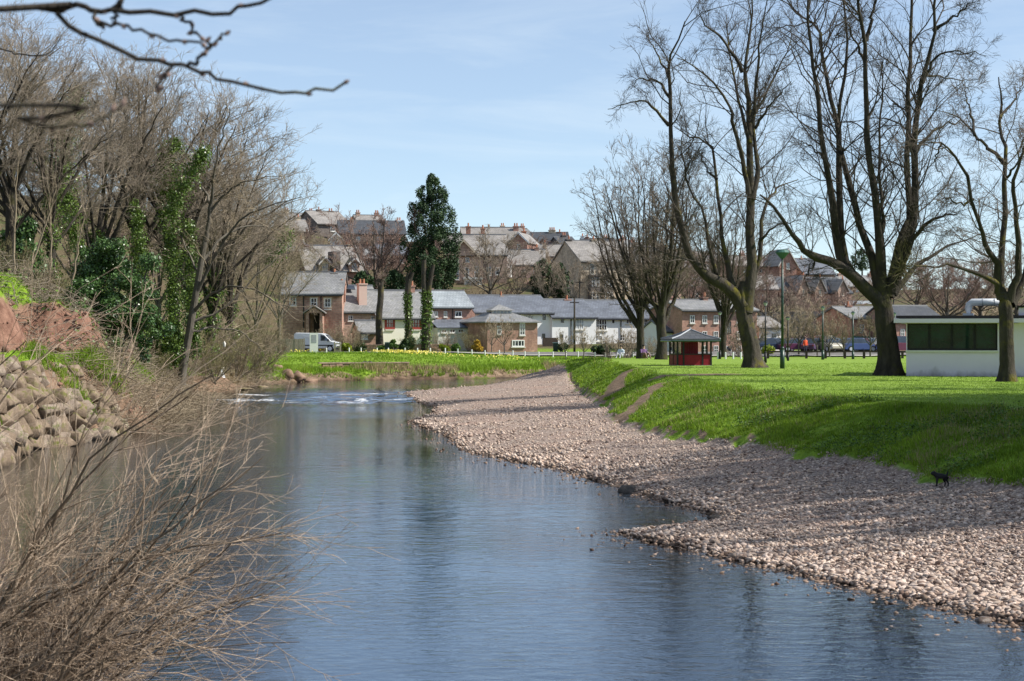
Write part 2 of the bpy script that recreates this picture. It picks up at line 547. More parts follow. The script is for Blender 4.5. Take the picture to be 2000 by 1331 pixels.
MT['teal_paint'] = pmat('teal_paint', (0.04, 0.11, 0.09), (0.06, 0.14, 0.115), 2, 0.5)
MT['metal_pale'] = pmat('metal_pale', (0.55, 0.58, 0.62), (0.7, 0.72, 0.74), 1.5, 0.35, spec=0.6)
MT['rubber'] = pmat('rubber', (0.015, 0.015, 0.015), (0.025, 0.025, 0.025), 5, 0.8)
MT['terracotta'] = pmat('terracotta', (0.4, 0.16, 0.09), (0.48, 0.22, 0.13), 4, 0.85)
MT['lead'] = pmat('lead', (0.3, 0.32, 0.35), (0.4, 0.42, 0.45), 2, 0.5)
MT['skin'] = pmat('skin', (0.5, 0.32, 0.24), (0.56, 0.37, 0.28), 6, 0.6)
MT['hair_dark'] = pmat('hair_dark', (0.02, 0.014, 0.01), (0.04, 0.028, 0.02), 20, 0.6)


def glass_mat(name, c, rough=0.05):
    m, n, l, b = new_mat(name)
    b.inputs['Base Color'].default_value = (*c, 1)
    b.inputs['Roughness'].default_value = rough
    b.inputs['Specular IOR Level'].default_value = 0.6
    b.inputs['IOR'].default_value = 1.9
    no = noise_node(n, l, 1.2, 3)
    col = mixc(n, l, mrange(n, l, no.outputs['Fac'], 0.35, 0.65), tuple(x * 0.6 for x in c), tuple(min(1, x * 1.5) for x in c))
    l.new(col, b.inputs['Base Color'])
    return m


MT['glass'] = glass_mat('window_glass', (0.03, 0.035, 0.045))
MT['glass_green'] = glass_mat('green_glass', (0.008, 0.026, 0.02), 0.02)
MT['glass_green'].node_tree.nodes['Principled BSDF'].inputs['Specular Tint'].default_value = (0.65, 0.85, 0.78, 1)
MT['glass_green'].node_tree.nodes['Principled BSDF'].inputs['IOR'].default_value = 1.65
MT['glass_car'] = glass_mat('car_glass', (0.03, 0.04, 0.05))
MT['curtain'] = pmat('net_curtain', (0.3, 0.33, 0.36), (0.45, 0.47, 0.5), 3, 0.4, spec=0.5)


def paint(name, c, rough=0.3):
    m, n, l, b = new_mat(name)
    b.inputs['Base Color'].default_value = (*c, 1)
    b.inputs['Roughness'].default_value = rough
    b.inputs['Coat Weight'].default_value = 0.5
    no = noise_node(n, l, 1.5, 3)
    l.new(mixc(n, l, no.outputs['Fac'], tuple(x * .85 for x in c), c), b.inputs['Base Color'])
    return m

# ------------------------------------------------------------------ terrain
LB = np.array([(-2.0, -40), (-2.2, 0), (-4, 12), (-7.5, 20), (-11, 30), (-13.5, 42), (-17, 60), (-18.6, 72), (-17.6, 80), (-16.4, 88), (-17.2, 100), (-18.8, 110), (-20.3, 120), (-21.2, 128), (-19.3, 134), (-20.5, 143), (-20, 150), (-18.7, 157), (-16.8, 163), (-11.3, 168), (-4.6, 170), (0, 175), (4.4, 181), (10, 185), (25, 188), (80, 190), (400, 200)], float)
RB = np.array([(400, 178), (80, 168), (25, 165), (10, 162), (5.5, 159), (4.2, 157), (2.1, 152), (-1.9, 144), (-5.5, 139), (-7.7, 134), (-6.6, 126), (-4.7, 116), (-4.5, 105), (-5.2, 96), (-2.9, 83.5), (-1.96, 72.4), (0, 66.4), (1.95, 60.3), (3.0, 55.2), (3.9, 50.5), (4.7, 47.5), (5.1, 45.3), (4.0, 43.6), (2.3, 42.2), (2.9, 40.6), (4.8, 36.2), (6.2, 32.6), (7.8, 28.9), (12, 22), (20, 10), (26, -40)], float)
POLY = np.vstack([LB, RB])
XF_Y = [-40, 10, 30, 43.2, 45.8, 51.8, 57.6, 66.4, 74.9, 84, 92.5, 110, 149, 165]
XF_X = [44, 30, 17, 11.7, 10.6, 9.8, 7.8, 5.4, 4.5, 4.3, 4.9, 4.5, 4.0, 4.0]


def vnoise(x, y, sc, seed=0):
    r = np.random.default_rng(1000 + seed).random((257, 257))
    u, v = x / sc + 57.3, y / sc + 91.7
    i, j = np.floor(u).astype(int), np.floor(v).astype(int)
    f, g = u - i, v - j
    f, g = f * f * (3 - 2 * f), g * g * (3 - 2 * g)
    i0, j0, i1, j1 = i % 256, j % 256, (i + 1) % 256, (j + 1) % 256
    return (r[i0, j0] * (1 - f) + r[i1, j0] * f) * (1 - g) + (r[i0, j1] * (1 - f) + r[i1, j1] * f) * g - 0.5


def sstep(a, b, x):
    t = np.clip((x - a) / (b - a), 0, 1)
    return t * t * (3 - 2 * t)


def water_level(y):
    return 0.45 * sstep(122, 142, y)


def poly_dist(x, y):
    """signed distance to the water polygon, negative inside"""
    d2 = np.full(x.shape, 1e12)
    ins = np.zeros(x.shape, bool)
    n = len(POLY)
    for k in range(n):
        ax, ay = POLY[k]; bx, by = POLY[(k + 1) % n]
        ex, ey = bx - ax, by - ay
        t = np.clip(((x - ax) * ex + (y - ay) * ey) / (ex * ex + ey * ey), 0, 1)
        d2 = np.minimum(d2, (x - ax - t * ex) ** 2 + (y - ay - t * ey) ** 2)
        if ay != by:
            c = ((ay > y) != (by > y)) & (x < ex * (y - ay) / ey + ax)
            ins ^= c
    d = np.sqrt(d2)
    return np.where(ins, -d, d)


def seg_mask(x, y, pts, w):
    m = np.zeros(x.shape)
    for (ax, ay), (bx, by) in zip(pts[:-1], pts[1:]):
        ex, ey = bx - ax, by - ay
        t = np.clip(((x - ax) * ex + (y - ay) * ey) / (ex * ex + ey * ey), 0, 1)
        d = np.hypot(x - ax - t * ex, y - ay - t * ey)
        m = np.maximum(m, 1 - sstep(w * 0.4, w, d))
    return m


def terrain(x, y, full=True):
    x = np.asarray(x, float); y = np.asarray(y, float)
    nz1 = vnoise(x, y, 2.1, 1); nz2 = vnoise(x, y, 0.8, 2); nz3 = vnoise(x, y, 9, 3)
    d0 = poly_dist(x, y)
    d = d0 + 0.7 * nz1 * sstep(0, 12, y) * (1 + 0.7 * (x < -8))
    wl = water_level(y)
    dp = np.maximum(d, 0)
    # sides
    lbx = np.interp(y, LB[:, 1], LB[:, 0])
    fy = np.interp(x, LB[15:, 0], LB[15:, 1], left=150)
    far = (y > fy) & ((x > -20) | (y > 150))
    right = ~far & (x > np.interp(y, [-40, 20, 42, 60, 150, 170], [8, 0, -5, -8, -10, -6]))
    left = ~far & ~right
    # right: gravel, bank, lawn
    xf = np.interp(y, XF_Y, XF_X) + 0.35 * nz1 * 2 + 0.25 * nz2
    w = np.interp(y, [30, 60, 75, 86, 100, 150], [5.0, 5.2, 5.0, 4.2, 3.3, 3.0])
    u = x - xf
    lawn = 2.3 + 0.22 * sstep(100, 150, y) + 0.25 * nz3 * 0.4
    fz = np.interp(y, [30, 60, 100, 150], [0.85, 0.9, 0.8, 0.7])
    tt = dp / (dp + np.maximum(-u, 0.01))
    zg = wl + 0.02 + (fz - 0.1) * tt ** 0.75 + 0.10 * nz1 * np.minimum(dp, 1) + 0.05 * nz2 + 0.22 * np.minimum(d + 0.35 * nz2, 0)
    s = np.clip(u / w, 0, 1)
    zb = fz + 0.12 * (u > 0) * sstep(0, 0.25, u) + (lawn - fz - 0.12) * (1 - (1 - s) ** 1.35) + 0.3 * nz2 * (1 - s) ** .6 * (u > 0) + 0.26 * nz1 * (1 - s) ** .6
    zr = np.where(u > 0, zb, zg)
    shore = sstep(140, 152, y)
    zsh = wl + (lawn - wl) * (1 - (1 - np.clip(dp / 4.0, 0, 1)) ** 1.7)
    zr = zr * (1 - shore) + np.minimum(zsh, lawn) * shore
    # left
    dn = np.maximum(dp + (1.5 * nz1 + 0.9 * nz2 + 1.2 * nz3) * sstep(1.6, 3.4, dp), 0)
    p0 = np.interp(dp, [0, 2, 5, 30, 90], [0, 1.3, 1.9, 8, 12])
    pA = np.interp(dn, [0, 1.9, 3.7, 4.5, 7, 40, 110], [0, 3.0, 3.9, 5.9, 7.0, 14, 21])
    pB = np.interp(dn, [0, 1, 7.3, 40, 110], [0.1, 1.1, 5.6, 12.5, 20])
    pC = np.interp(dp, [0, 1.2, 16, 60], [0, 0.75, 2.1, 2.3]) + 0.22 * np.maximum(0, -36 - x + 0.12 * (y - 150))
    a1, a2, a3 = sstep(44, 60, y), sstep(86, 93, y), sstep(118, 146, y)
    zl = wl + ((p0 * (1 - a1) + pA * a1) * (1 - a2) + pB * a2) * (1 - a3) + pC * a3 + 0.5 * nz1 * sstep(0.5, 3, dp) * (1 - a3)
    # far side and the hill with the town
    pxe = x / np.maximum(y, 1) * F + CX
    fac = np.interp(pxe, [200, 500, 1050, 1250, 1500, 2200], [1.05, 1.0, 0.96, 0.72, 0.5, 0.55])
    hh = np.interp(y, [214, 228, 240, 260, 300, 340, 400, 700, 3000], [0, 1.3, 3.6, 7.6, 12.8, 18.5, 22, 26, 40])
    pf = np.interp(dp, [0, 0.9, 3, 17, 30], [0, 0.7, 1.0, 2.1, 2.15])
    zf = wl + pf + fac * hh + 0.25 * nz1 * sstep(1, 4, dp) * (1 - sstep(10, 16, dp)) + 0.22 * np.maximum(0, -36 - x + 0.12 * (np.minimum(y, 260) - 150)) * (1 - sstep(260, 420, y))
    z = np.where(far, zf, np.where(right, zr, zl))
    bed = wl - np.minimum(0.12 + 0.22 * -d0, 1.0) + 0.12 * nz2
    k = sstep(-0.5, 0.15, d0)
    zin = bed * (1 - k) + np.minimum(z, wl + 0.1) * k
    z = np.where(d0 < 0, zin, z)
    if not full:
        return z
    inside = d0 < 0.0
    A = {}
    A['gravel'] = np.where(right & ~inside, 1 - sstep(-0.25, 0.35, u + 0.9 * nz2), 0) * (1 - sstep(147, 153, y))
    A['gravel'] = np.where(inside, sstep(-6, 0, d0) * (x > -9) * (y < 150), A['gravel'])
    A['bed'] = np.where(inside, 1.0, 1 - sstep(0.0, 0.25, dp))
    scarp = np.where(left, sstep(3.0, 3.5, dn) * (1 - sstep(4.3, 4.9, dn)) * a1 * (1 - sstep(100, 112, y)), 0)
    low = np.where(left, (1 - sstep(1.5, 2.6, dn)) * (1 - 0.3 * a3), 0)
    erode = np.where(far, (1 - sstep(0.5, 1.5, dp + 1.5 * nz1)), 0)
    path = seg_mask(x, y, [(4.6, 77), (5.6, 83), (6.6, 89), (7.2, 94)], 0.6) + 0.8 * seg_mask(x, y, [(5.5, 101), (5.9, 108), (7.2, 116)], 0.9)
    path = path + 0.75 * seg_mask(x, y, [(8.5, 99), (11, 101.5)], 2.2) + 0.6 * seg_mask(x, y, [(13.5, 113), (19, 112)], 0.5)
    lip = np.where(right, sstep(-0.1, 0.05, u) * (1 - sstep(0.15, 0.5, u)) * sstep(55, 62, y), 0)
    A['soil'] = np.clip(scarp + low + erode + np.where(right, path + 0.8 * lip, 0), 0, 1)
    A['red'] = np.clip(scarp + 0.3 * low, 0, 1)
    A['wood'] = np.clip(np.where(left, sstep(6.5, 9, dn) * (1 - a3) + a3 * sstep(0.2, 3, -36 - x + 0.12 * (y - 150) + 3), 0) + np.where(far, sstep(210, 222, y) * 0.85 + sstep(0.2, 3, -36 - x + 0.12 * (y - 150) + 3), 0) + np.where(left, 0.5 * (1 - a1), 0), 0, 1)
    A['rough'] = np.clip(np.where(right, 1 - sstep(0.85, 1.1, s), 1.0), 0, 1)
    return z, A, dict(far=far, right=right, left=left, inside=inside, u=u, dp=dp, d0=d0)


def Hz(x, y):
    return float(terrain(np.array([x], float), np.array([y], float), False)[0])


def G(px, Y, dz=0.0):
    """point on the ground in photo column px at distance Y"""
    x = (px - CX) / F * Y
    return np.array([x, Y, Hz(x, Y) + dz])


def axis(segs):
    out = [segs[0][0]]
    for a, b, st in segs:
        n = max(1, int(round((b - a) / st)))
        out += list(a + (b - a) * (np.arange(n) + 1) / n)
    return np.array(out)


gx = axis([(-1500, -300, 200), (-300, -100, 20), (-100, -40, 3), (-40, -26, 1.0), (-26, 18, 0.4), (18, 30, 1.0), (30, 100, 3.5), (100, 300, 20), (300, 1500, 200)])
gy = axis([(-60, 0, 6), (0, 24, 1.5), (24, 110, 0.45), (110, 205, 0.8), (205, 420, 5), (420, 700, 35), (700, 4500, 380)])
GX, GY = np.meshgrid(gx, gy)
GZ, GA, GI = terrain(GX, GY)
ny, nx = GX.shape


def ground_material():
    m, n, l, b = new_mat('ground')
    b.inputs['Roughness'].default_value = 0.95
    b.inputs['Specular IOR Level'].default_value = 0.15

    def att(k):
        a = n.new('ShaderNodeAttribute'); a.attribute_name = k
        return a.outputs['Fac']
    n1 = noise_node(n, l, 0.35, 6); n2 = noise_node(n, l, 3.0, 6); n3 = noise_node(n, l, 14.0, 4); n4 = noise_node(n, l, 0.06, 4)
    f1, f2, f3 = n1.outputs['Fac'], n2.outputs['Fac'], n3.outputs['Fac']

    def sharp(a, amt=0.6):
        s_ = math_n(n, l, 'ADD', a, math_n(n, l, 'MULTIPLY', math_n(n, l, 'SUBTRACT', f2, 0.5), amt * 1.6))
        return mrange(n, l, s_, 0.38, 0.62)
    lawn = mixc(n, l, mrange(n, l, f1, 0.3, 0.7), (0.165, 0.265, 0.034), (0.245, 0.35, 0.065))
    lawn = mixc(n, l, mrange(n, l, f2, 0.35, 0.75, 0, 0.55), lawn, (0.25, 0.35, 0.07))
    lawn = mixc(n, l, mrange(n, l, f3, 0.5, 0.75, 0, 0.35), lawn, (0.09, 0.16, 0.018))
    lawn = mixc(n, l, mrange(n, l, n4.outputs['Fac'], 0.5, 0.7, 0, 0.3), lawn, (0.22, 0.27, 0.07))
    rough = mixc(n, l, mrange(n, l, f2, 0.35, 0.65), (0.1, 0.18, 0.014), (0.21, 0.32, 0.03))
    col = mixc(n, l, att('rough'), lawn, rough)
    wood = mixc(n, l, mrange(n, l, f2, 0.3, 0.7), (0.07, 0.055, 0.03), (0.15, 0.115, 0.065))
    wood = mixc(n, l, mrange(n, l, f1, 0.5, 0.65, 0, 0.7), wood, (0.06, 0.1, 0.02))
    col = mixc(n, l, sharp(att('wood'), 0.8), col, wood)
    soil = mixc(n, l, mrange(n, l, f2, 0.3, 0.7), (0.12, 0.08, 0.05), (0.3, 0.215, 0.145))
    red = mixc(n, l, mrange(n, l, f2, 0.3, 0.7), (0.13, 0.065, 0.045), (0.3, 0.17, 0.12))
    soil = mixc(n, l, att('red'), soil, red)
    col = mixc(n, l, sharp(att('soil')), col, soil)
    vo = n.new('ShaderNodeTexVoronoi'); vo.inputs['Scale'].default_value = 9.0
    tc = n.new('ShaderNodeTexCoord'); l.new(tc.outputs['Object'], vo.inputs['Vector'])
    sepc = n.new('ShaderNodeSeparateColor'); l.new(vo.outputs['Color'], sepc.inputs[0])
    grav = mixc(n, l, sepc.outputs[0], (0.28, 0.215, 0.175), (0.56, 0.45, 0.38))
    grav = mixc(n, l, mrange(n, l, vo.outputs['Distance'], 0.25, 0.6, 0, 0.6), grav, (0.07, 0.05, 0.042))
    grav = mixc(n, l, mrange(n, l, f1, 0.45, 0.7, 0, 0.4), grav, (0.4, 0.25, 0.19))
    col = mixc(n, l, sharp(att('gravel'), 0.4), col, grav)
    bedc = mixc(n, l, mrange(n, l, f1, 0.35, 0.65), (0.03, 0.022, 0.014), (0.075, 0.05, 0.03))
    bedc = mixc(n, l, mrange(n, l, sepc.outputs[1], 0.6, 1.0, 0, 0.5), bedc, (0.14, 0.085, 0.055))
    col = mixc(n, l, att('bed'), col, bedc)
    l.new(col, b.inputs['Base Color'])
    hb = math_n(n, l, 'ADD', math_n(n, l, 'MULTIPLY', f3, 0.5), f2)
    add_bump(n, l, b, hb, 0.7, 0.12)
    return m


MT['ground'] = ground_material()


def split_ground(name, mask, label=None):
    """faces of the height field whose four corners average inside mask"""
    q = np.arange(ny * nx).reshape(ny, nx)
    Q = np.stack([q[:-1, :-1], q[:-1, 1:], q[1:, 1:], q[1:, :-1]], -1)
    Q = Q[mask].reshape(-1, 4)
    used, inv = np.unique(Q, return_inverse=True)
    V = np.stack([GX.ravel()[used], GY.ravel()[used], GZ.ravel()[used]], -1)
    me = make_mesh(name, V, quads=inv.reshape(-1, 4), mat=MT['ground'], smooth=True, attrs={k: v.ravel()[used] for k, v in GA.items()})
    o = obj(name, me)
    tag(o, label, None, None, 'structure')
    return o


fc = lambda a: (a[:-1, :-1].astype(float) + a[1:, 1:] + a[:-1, 1:] + a[1:, :-1]) / 4
m_in = fc(GI['inside']) > 0.5
m_far = (fc(GI['far']) > 0.5) & ~m_in
m_right = (fc(GI['right']) > 0.5) & ~m_in & ~m_far
m_left = ~(m_in | m_far | m_right)
m_gr = m_right & (fc(GA['gravel']) > 0.5)
m_hill = m_far & (fc(GY) > 216)
split_ground('river_bed', m_in)
gravel_bar = split_ground('gravel_bar', m_gr)
split_ground('lawn', m_right & ~m_gr)
split_ground('wooded_bank', m_left)
split_ground('far_bank', m_far & ~m_hill)
split_ground('hillside', m_hill)

# ------------------------------------------------------------------ water
wxs = axis([(-60, -30, 5), (-30, 14, 0.4), (14, 60, 2), (60, 400, 20)])
wys = axis([(-60, 20, 4), (20, 112, 0.8), (112, 150, 0.25), (150, 205, 1.0)])
WX, WY = np.meshgrid(wxs, wys)
wd = poly_dist(WX, WY)
rif = np.exp(-((WY - 127 - 0.25 * (WX + 10)) / 5.5) ** 2) * sstep(-23, -20, WX) * (1 - sstep(-8, -4, WX))
rif2 = np.exp(-((WY - 134 - 0.2 * (WX + 10)) / 3.0) ** 2) * sstep(-23, -20, WX) * (1 - sstep(-6, -1, WX))
hump = vnoise(WX, WY, 0.9, 11) + 0.6 * vnoise(WX, WY, 0.45, 12)
WZ = water_level(WY) + 0.16 * hump * np.maximum(rif, 0.6 * rif2)
foam = 0.95 * np.clip(np.maximum(rif * sstep(0.03, 0.4, vnoise(WX, WY * 2.5, 1.6, 13) + 0.1), rif2 * sstep(0.1, 0.4, vnoise(WX, WY * 3, 2.2, 14) + 0.1)), 0, 1)
wm = np.minimum(np.minimum(wd[:-1, :-1], wd[1:, 1:]), np.minimum(wd[1:, :-1], wd[:-1, 1:])) < 1.2
q = np.arange(WX.size).reshape(WX.shape)
WQ = np.stack([q[:-1, :-1], q[:-1, 1:], q[1:, 1:], q[1:, :-1]], -1)[wm].reshape(-1, 4)


def water_material():
    m, n, l, b = new_mat('river_water')
    n.remove(b)
    out = n['Material Output']
    tc = n.new('ShaderNodeTexCoord')
    w1 = noise_node(n, l, 1.1, 3, 0.55, vscale=(1.0, 1.25, 1))
    w2 = noise_node(n, l, 3.0, 4, 0.6, vscale=(0.8, 1.3, 1), dist=0.4)
    w3 = noise_node(n, l, 0.12, 3, 0.5)
    hsum = math_n(n, l, 'ADD', math_n(n, l, 'MULTIPLY', w1.outputs['Fac'], 0.35), math_n(n, l, 'MULTIPLY', w2.outputs['Fac'], math_n(n, l, 'MULTIPLY', mrange(n, l, w3.outputs['Fac'], 0.35, 0.65, 0.16, 0.42), 1.0)))
    bp = n.new('ShaderNodeBump'); bp.inputs['Strength'].default_value = 1.0; bp.inputs['Distance'].default_value = 0.045
    l.new(hsum, bp.inputs['Height'])
    gl = n.new('ShaderNodeBsdfGlossy'); gl.inputs['Roughness'].default_value = 0.03
    gl.inputs['Color'].default_value = (0.93, 0.96, 1.0, 1)
    l.new(bp.outputs[0], gl.inputs['Normal'])
    tr = n.new('ShaderNodeBsdfTransparent'); tr.inputs['Color'].default_value = (0.5, 0.45, 0.36, 1)
    df = n.new('ShaderNodeBsdfDiffuse'); df.inputs['Color'].default_value = (0.018, 0.034, 0.06, 1)
    deep = n.new('ShaderNodeAttribute'); deep.attribute_name = 'deep'
    un = n.new('ShaderNodeMixShader'); l.new(deep.outputs['Fac'], un.inputs[0]); l.new(tr.outputs[0], un.inputs[1]); l.new(df.outputs[0], un.inputs[2])
    fr = n.new('ShaderNodeFresnel'); fr.inputs['IOR'].default_value = 1.5
    l.new(bp.outputs[0], fr.inputs['Normal'])
    mx = n.new('ShaderNodeMixShader')
    l.new(fr.outputs[0], mx.inputs[0]); l.new(un.outputs[0], mx.inputs[1]); l.new(gl.outputs[0], mx.inputs[2])
    fo = n.new('ShaderNodeAttribute'); fo.attribute_name = 'foam'
    fn = noise_node(n, l, 4.5, 5, vscale=(0.7, 2.0, 1))
    ff = mrange(n, l, math_n(n, l, 'ADD', fo.outputs['Fac'], math_n(n, l, 'MULTIPLY', math_n(n, l, 'SUBTRACT', fn.outputs['Fac'], 0.5), 2.6)), 0.6, 1.1, 0, 0.75)
    fd = n.new('ShaderNodeBsdfDiffuse'); fd.inputs['Color'].default_value = (0.8, 0.82, 0.84, 1)
    m2 = n.new('ShaderNodeMixShader')
    l.new(ff, m2.inputs[0]); l.new(mx.outputs[0], m2.inputs[1]); l.new(fd.outputs[0], m2.inputs[2])
    l.new(m2.outputs[0], out.inputs['Surface'])
    return m


MT['water'] = water_material()
deep = sstep(0.6, 6.0, -wd)
me = make_mesh('river', np.stack([WX, WY, WZ], -1).reshape(-1, 3), quads=WQ, mat=MT['water'], smooth=True, attrs={'foam': foam.ravel(), 'deep': deep.ravel()})
tag(obj('river', me), None, None, None, 'structure')

# ------------------------------------------------------------------ road behind the far bank, car park
MT['asphalt'] = pmat('asphalt', (0.11, 0.105, 0.1), (0.19, 0.18, 0.17), 1.5, 0.9, 0.2, 30)
MT['concrete'] = pmat('concrete', (0.32, 0.3, 0.27), (0.42, 0.4, 0.36), 1.0, 0.9)


def strip(name, xs, y0f, y1f, lift, mat, n=6):
    X = np.repeat(np.asarray(xs, float)[:, None], n, 1)
    Yv = np.stack([np.linspace(y0f(x), y1f(x), n) for x in xs])
    Zv = terrain(X, Yv, False) + lift
    q = np.arange(X.size).reshape(X.shape)
    Q = np.stack([q[:-1, :-1], q[1:, :-1], q[1:, 1:], q[:-1, 1:]], -1).reshape(-1, 4)
    return tag(obj(name, make_mesh(name, np.stack([X, Yv, Zv], -1).reshape(-1, 3), quads=Q, mat=mat, smooth=True)), None, None, None, 'structure')


ROADY = lambda x: np.interp(x, [-60, -25, 0, 15, 40, 120], [189, 192, 195.5, 199, 201, 203])
strip('road', np.arange(-60, 121, 2.0), lambda x: ROADY(x), lambda x: ROADY(x) + 5.5, 0.06, MT['asphalt'])
strip('pavement', np.arange(-60, 121, 2.0), lambda x: ROADY(x) - 0.9, lambda x: ROADY(x) - 0.05, 0.16, MT['concrete'])
strip('car_park', np.arange(22, 121, 2.0), lambda x: ROADY(x) + 5.55, lambda x: ROADY(x) + 14, 0.05, MT['asphalt'])

# ------------------------------------------------------------------ gravel stones
def stone_material():
    m, n, l, b = new_mat('stone')
    b.inputs['Roughness'].default_value = 0.9
    b.inputs['Specular IOR Level'].default_value = 0.2
    g = n.new('ShaderNodeNewGeometry')
    oi = n.new('ShaderNodeObjectInfo')
    rnd = math_n(n, l, 'FRACT', math_n(n, l, 'ADD', g.outputs['Random Per Island'], oi.outputs['Random']), 0)
    rp = n.new('ShaderNodeValToRGB'); l.new(rnd, rp.inputs[0])
    rp.color_ramp.interpolation = 'CONSTANT'
    cols = [(0.43, 0.365, 0.315), (0.56, 0.485, 0.425), (0.5, 0.4, 0.34), (0.22, 0.165, 0.14), (0.54, 0.46, 0.41), (0.4, 0.325, 0.27), (0.62, 0.53, 0.47), (0.3, 0.26, 0.24), (0.48, 0.385, 0.32), (0.16, 0.125, 0.11)]
    e = rp.color_ramp.elements
    e[0].position = 0; e[0].color = (*cols[0], 1)
    e[1].position = 0.1; e[1].color = (*cols[1], 1)
    for i in range(2, 10):
        q = e.new(i / 10); q.color = (*cols[i], 1)
    no = noise_node(n, l, 14, 5)
    col = mixc(n, l, 1.0, rp.outputs[0], mrange(n, l, no.outputs['Fac'], 0.3, 0.7, 0.75, 1.2), 'MULTIPLY')
    col = mixc(n, l, 1.0, col, (1.05, 0.98, 0.92), 'MULTIPLY')
    wa = n.new('ShaderNodeAttribute'); wa.attribute_name = 'wet'
    col = mixc(n, l, wa.outputs['Fac'], col, mixc(n, l, 1.0, col, (0.42, 0.37, 0.33), 'MULTIPLY'))
    l.new(col, b.inputs['Base Color'])
    bn = noise_node(n, l, 30, 5)
    add_bump(n, l, b, bn.outputs['Fac'], 0.4, 0.02)
    return m


MT['stone'] = stone_material()
MT['stone_wet'] = pmat('wet_stone', (0.06, 0.045, 0.035), (0.13, 0.095, 0.075), 3, 0.35, 0.3, 20, island=0.3)
MT['rock_dark'] = pmat('dark_rock', (0.035, 0.03, 0.026), (0.08, 0.068, 0.058), 4, 0.8, 0.6, 12)


def ico(sub):
    bm = bmesh.new(); bmesh.ops.create_icosphere(bm, subdivisions=sub, radius=1)
    V = np.array([v.co[:] for v in bm.verts]); T = np.array([[v.index for v in f.verts] for f in bm.faces])
    bm.free(); return V, T


I1, T1 = ico(1)
I2, T2 = ico(2)


def rough_stone(rg, base, amp=0.18, flat=0.6):
    V = base.copy()
    for _ in range(9):
        dvec = nrm(rg.normal(0, 1, 3)); c = rg.uniform(0.45, 0.85)
        pr = V @ dvec
        V -= np.maximum(pr - c, 0)[:, None] * dvec * 0.85
    V *= 1 + rg.normal(0, amp * 0.3, (len(V), 1))
    return V * np.array([1.0, rg.uniform(0.6, 0.95), flat * rg.uniform(0.5, 1.0)])


def scatter_gravel(rg, n, y0, y1, pw):
    yy = (rg.random(n * 5) * (y1 ** pw - y0 ** pw) + y0 ** pw) ** (1 / pw)
    xx = rg.uniform(-0.28, 0.28, n * 5) * yy
    z, A, I = terrain(xx, yy)
    ok = (A['gravel'] > 0.3) & I['right'] & (I['u'] < 0.2) & (rg.random(len(xx)) < np.where(I['d0'] > -0.1, 1.0, 0.5 * np.exp(np.minimum(I['d0'], 0) / 0.35)))
    return xx[ok][:n], yy[ok][:n], z[ok][:n], I['d0'][ok][:n]


rg = np.random.default_rng(11)
sx, sy, sz, sd = [np.concatenate(a) for a in zip(scatter_gravel(rg, 21000, 26, 60, -0.6), scatter_gravel(rg, 13000, 56, 160, -1.2))]
ss = np.clip(np.exp(rg.normal(math.log(0.045), 0.4, len(sx))), 0.026, 0.1) * np.interp(sy, [30, 60, 100, 150], [1.0, 0.95, 1.0, 1.1])
ss *= np.where(sd < 0.8, 1.3, 1.0) * (1 + 0.5 * vnoise(sx, sy, 3.0, 21))
ss = np.minimum(ss * np.interp(sd, [0, 0.8, 3], [1.15, 1.0, 0.78]), 0.095)
sz = np.where(sd < -0.05, np.maximum(sz, water_level(sy) - 0.45 * ss), sz)
order = np.argsort(-(ss / sy))
near = [i for i in order if abs(sx[i] / sy[i]) < 0.268 and sd[i] > 0.22][:300]
stone_meshes = [make_mesh('stone', rough_stone(rg, I2, .3, .55), tris=T2, mat=MT['stone'], smooth=False) for _ in range(9)]
for j, i in enumerate(near):
    o = obj('stone', stone_meshes[j % 9], gravel_bar, (sx[i], sy[i], sz[i] + ss[i] * 0.25))
    o.rotation_euler = (rg.normal(0, .25), rg.normal(0, .25), rg.uniform(0, 6.28)); o.scale = (ss[i] * 1.05,) * 3
rest = np.setdiff1d(np.arange(len(sx)), near)
far_st = rest[sy[rest] > 58]
rest = rest[sy[rest] <= 58]
O6 = np.array([[1, 0, 0], [-1, 0, 0], [0, 1, 0], [0, -1, 0], [0, 0, 1], [0, 0, -1]], float)
OT = np.array([[0, 2, 4], [2, 1, 4], [1, 3, 4], [3, 0, 4], [2, 0, 5], [1, 2, 5], [3, 1, 5], [0, 3, 5]])
protos = [rough_stone(rg, I1, 0.4) for _ in range(24)]
Vall, Tall, Wet = [], [], []
nb = 0
for k in range(48):
    id_ = rest[k::24] if k < 24 else far_st[k - 24::24]
    T1_ = T1 if k < 24 else OT
    a = rg.uniform(0, 6.28, len(id_)); c_, s_ = np.cos(a), np.sin(a)
    Vp = protos[k] if k < 24 else O6 * rg.uniform(0.7, 1.3, (6, 1)) * [1.1, 0.8, 0.7] + rg.normal(0, .12, (6, 3))
    tx, ty = rg.normal(0, .25, (2, len(id_), 1))
    X = Vp[None, :, 0] * c_[:, None] - Vp[None, :, 1] * s_[:, None]
    Yv = Vp[None, :, 0] * s_[:, None] + Vp[None, :, 1] * c_[:, None]
    Zv = Vp[None, :, 2] + tx * X + ty * Yv
    S = ss[id_][:, None]
    V = np.stack([X * S + sx[id_][:, None], Yv * S + sy[id_][:, None], Zv * S + sz[id_][:, None] + S * 0.22], -1).reshape(-1, 3)
    T = (T1_[None] + (np.arange(len(id_)) * len(Vp))[:, None, None]).reshape(-1, 3)
    Wet.append(np.repeat(0.9 - 0.9 * sstep(-0.05, 0.16, sd[id_] + 0.12 * (sz[id_] - 0.05) + 0.1 * rg.normal(0, 1, len(id_))), len(Vp)))
    Vall.append(V); Tall.append(T + nb); nb += len(V)
o = obj('gravel', make_mesh('gravel', np.concatenate(Vall), tris=np.concatenate(Tall), mat=MT['stone'], attrs={'wet': np.concatenate(Wet)}), gravel_bar)
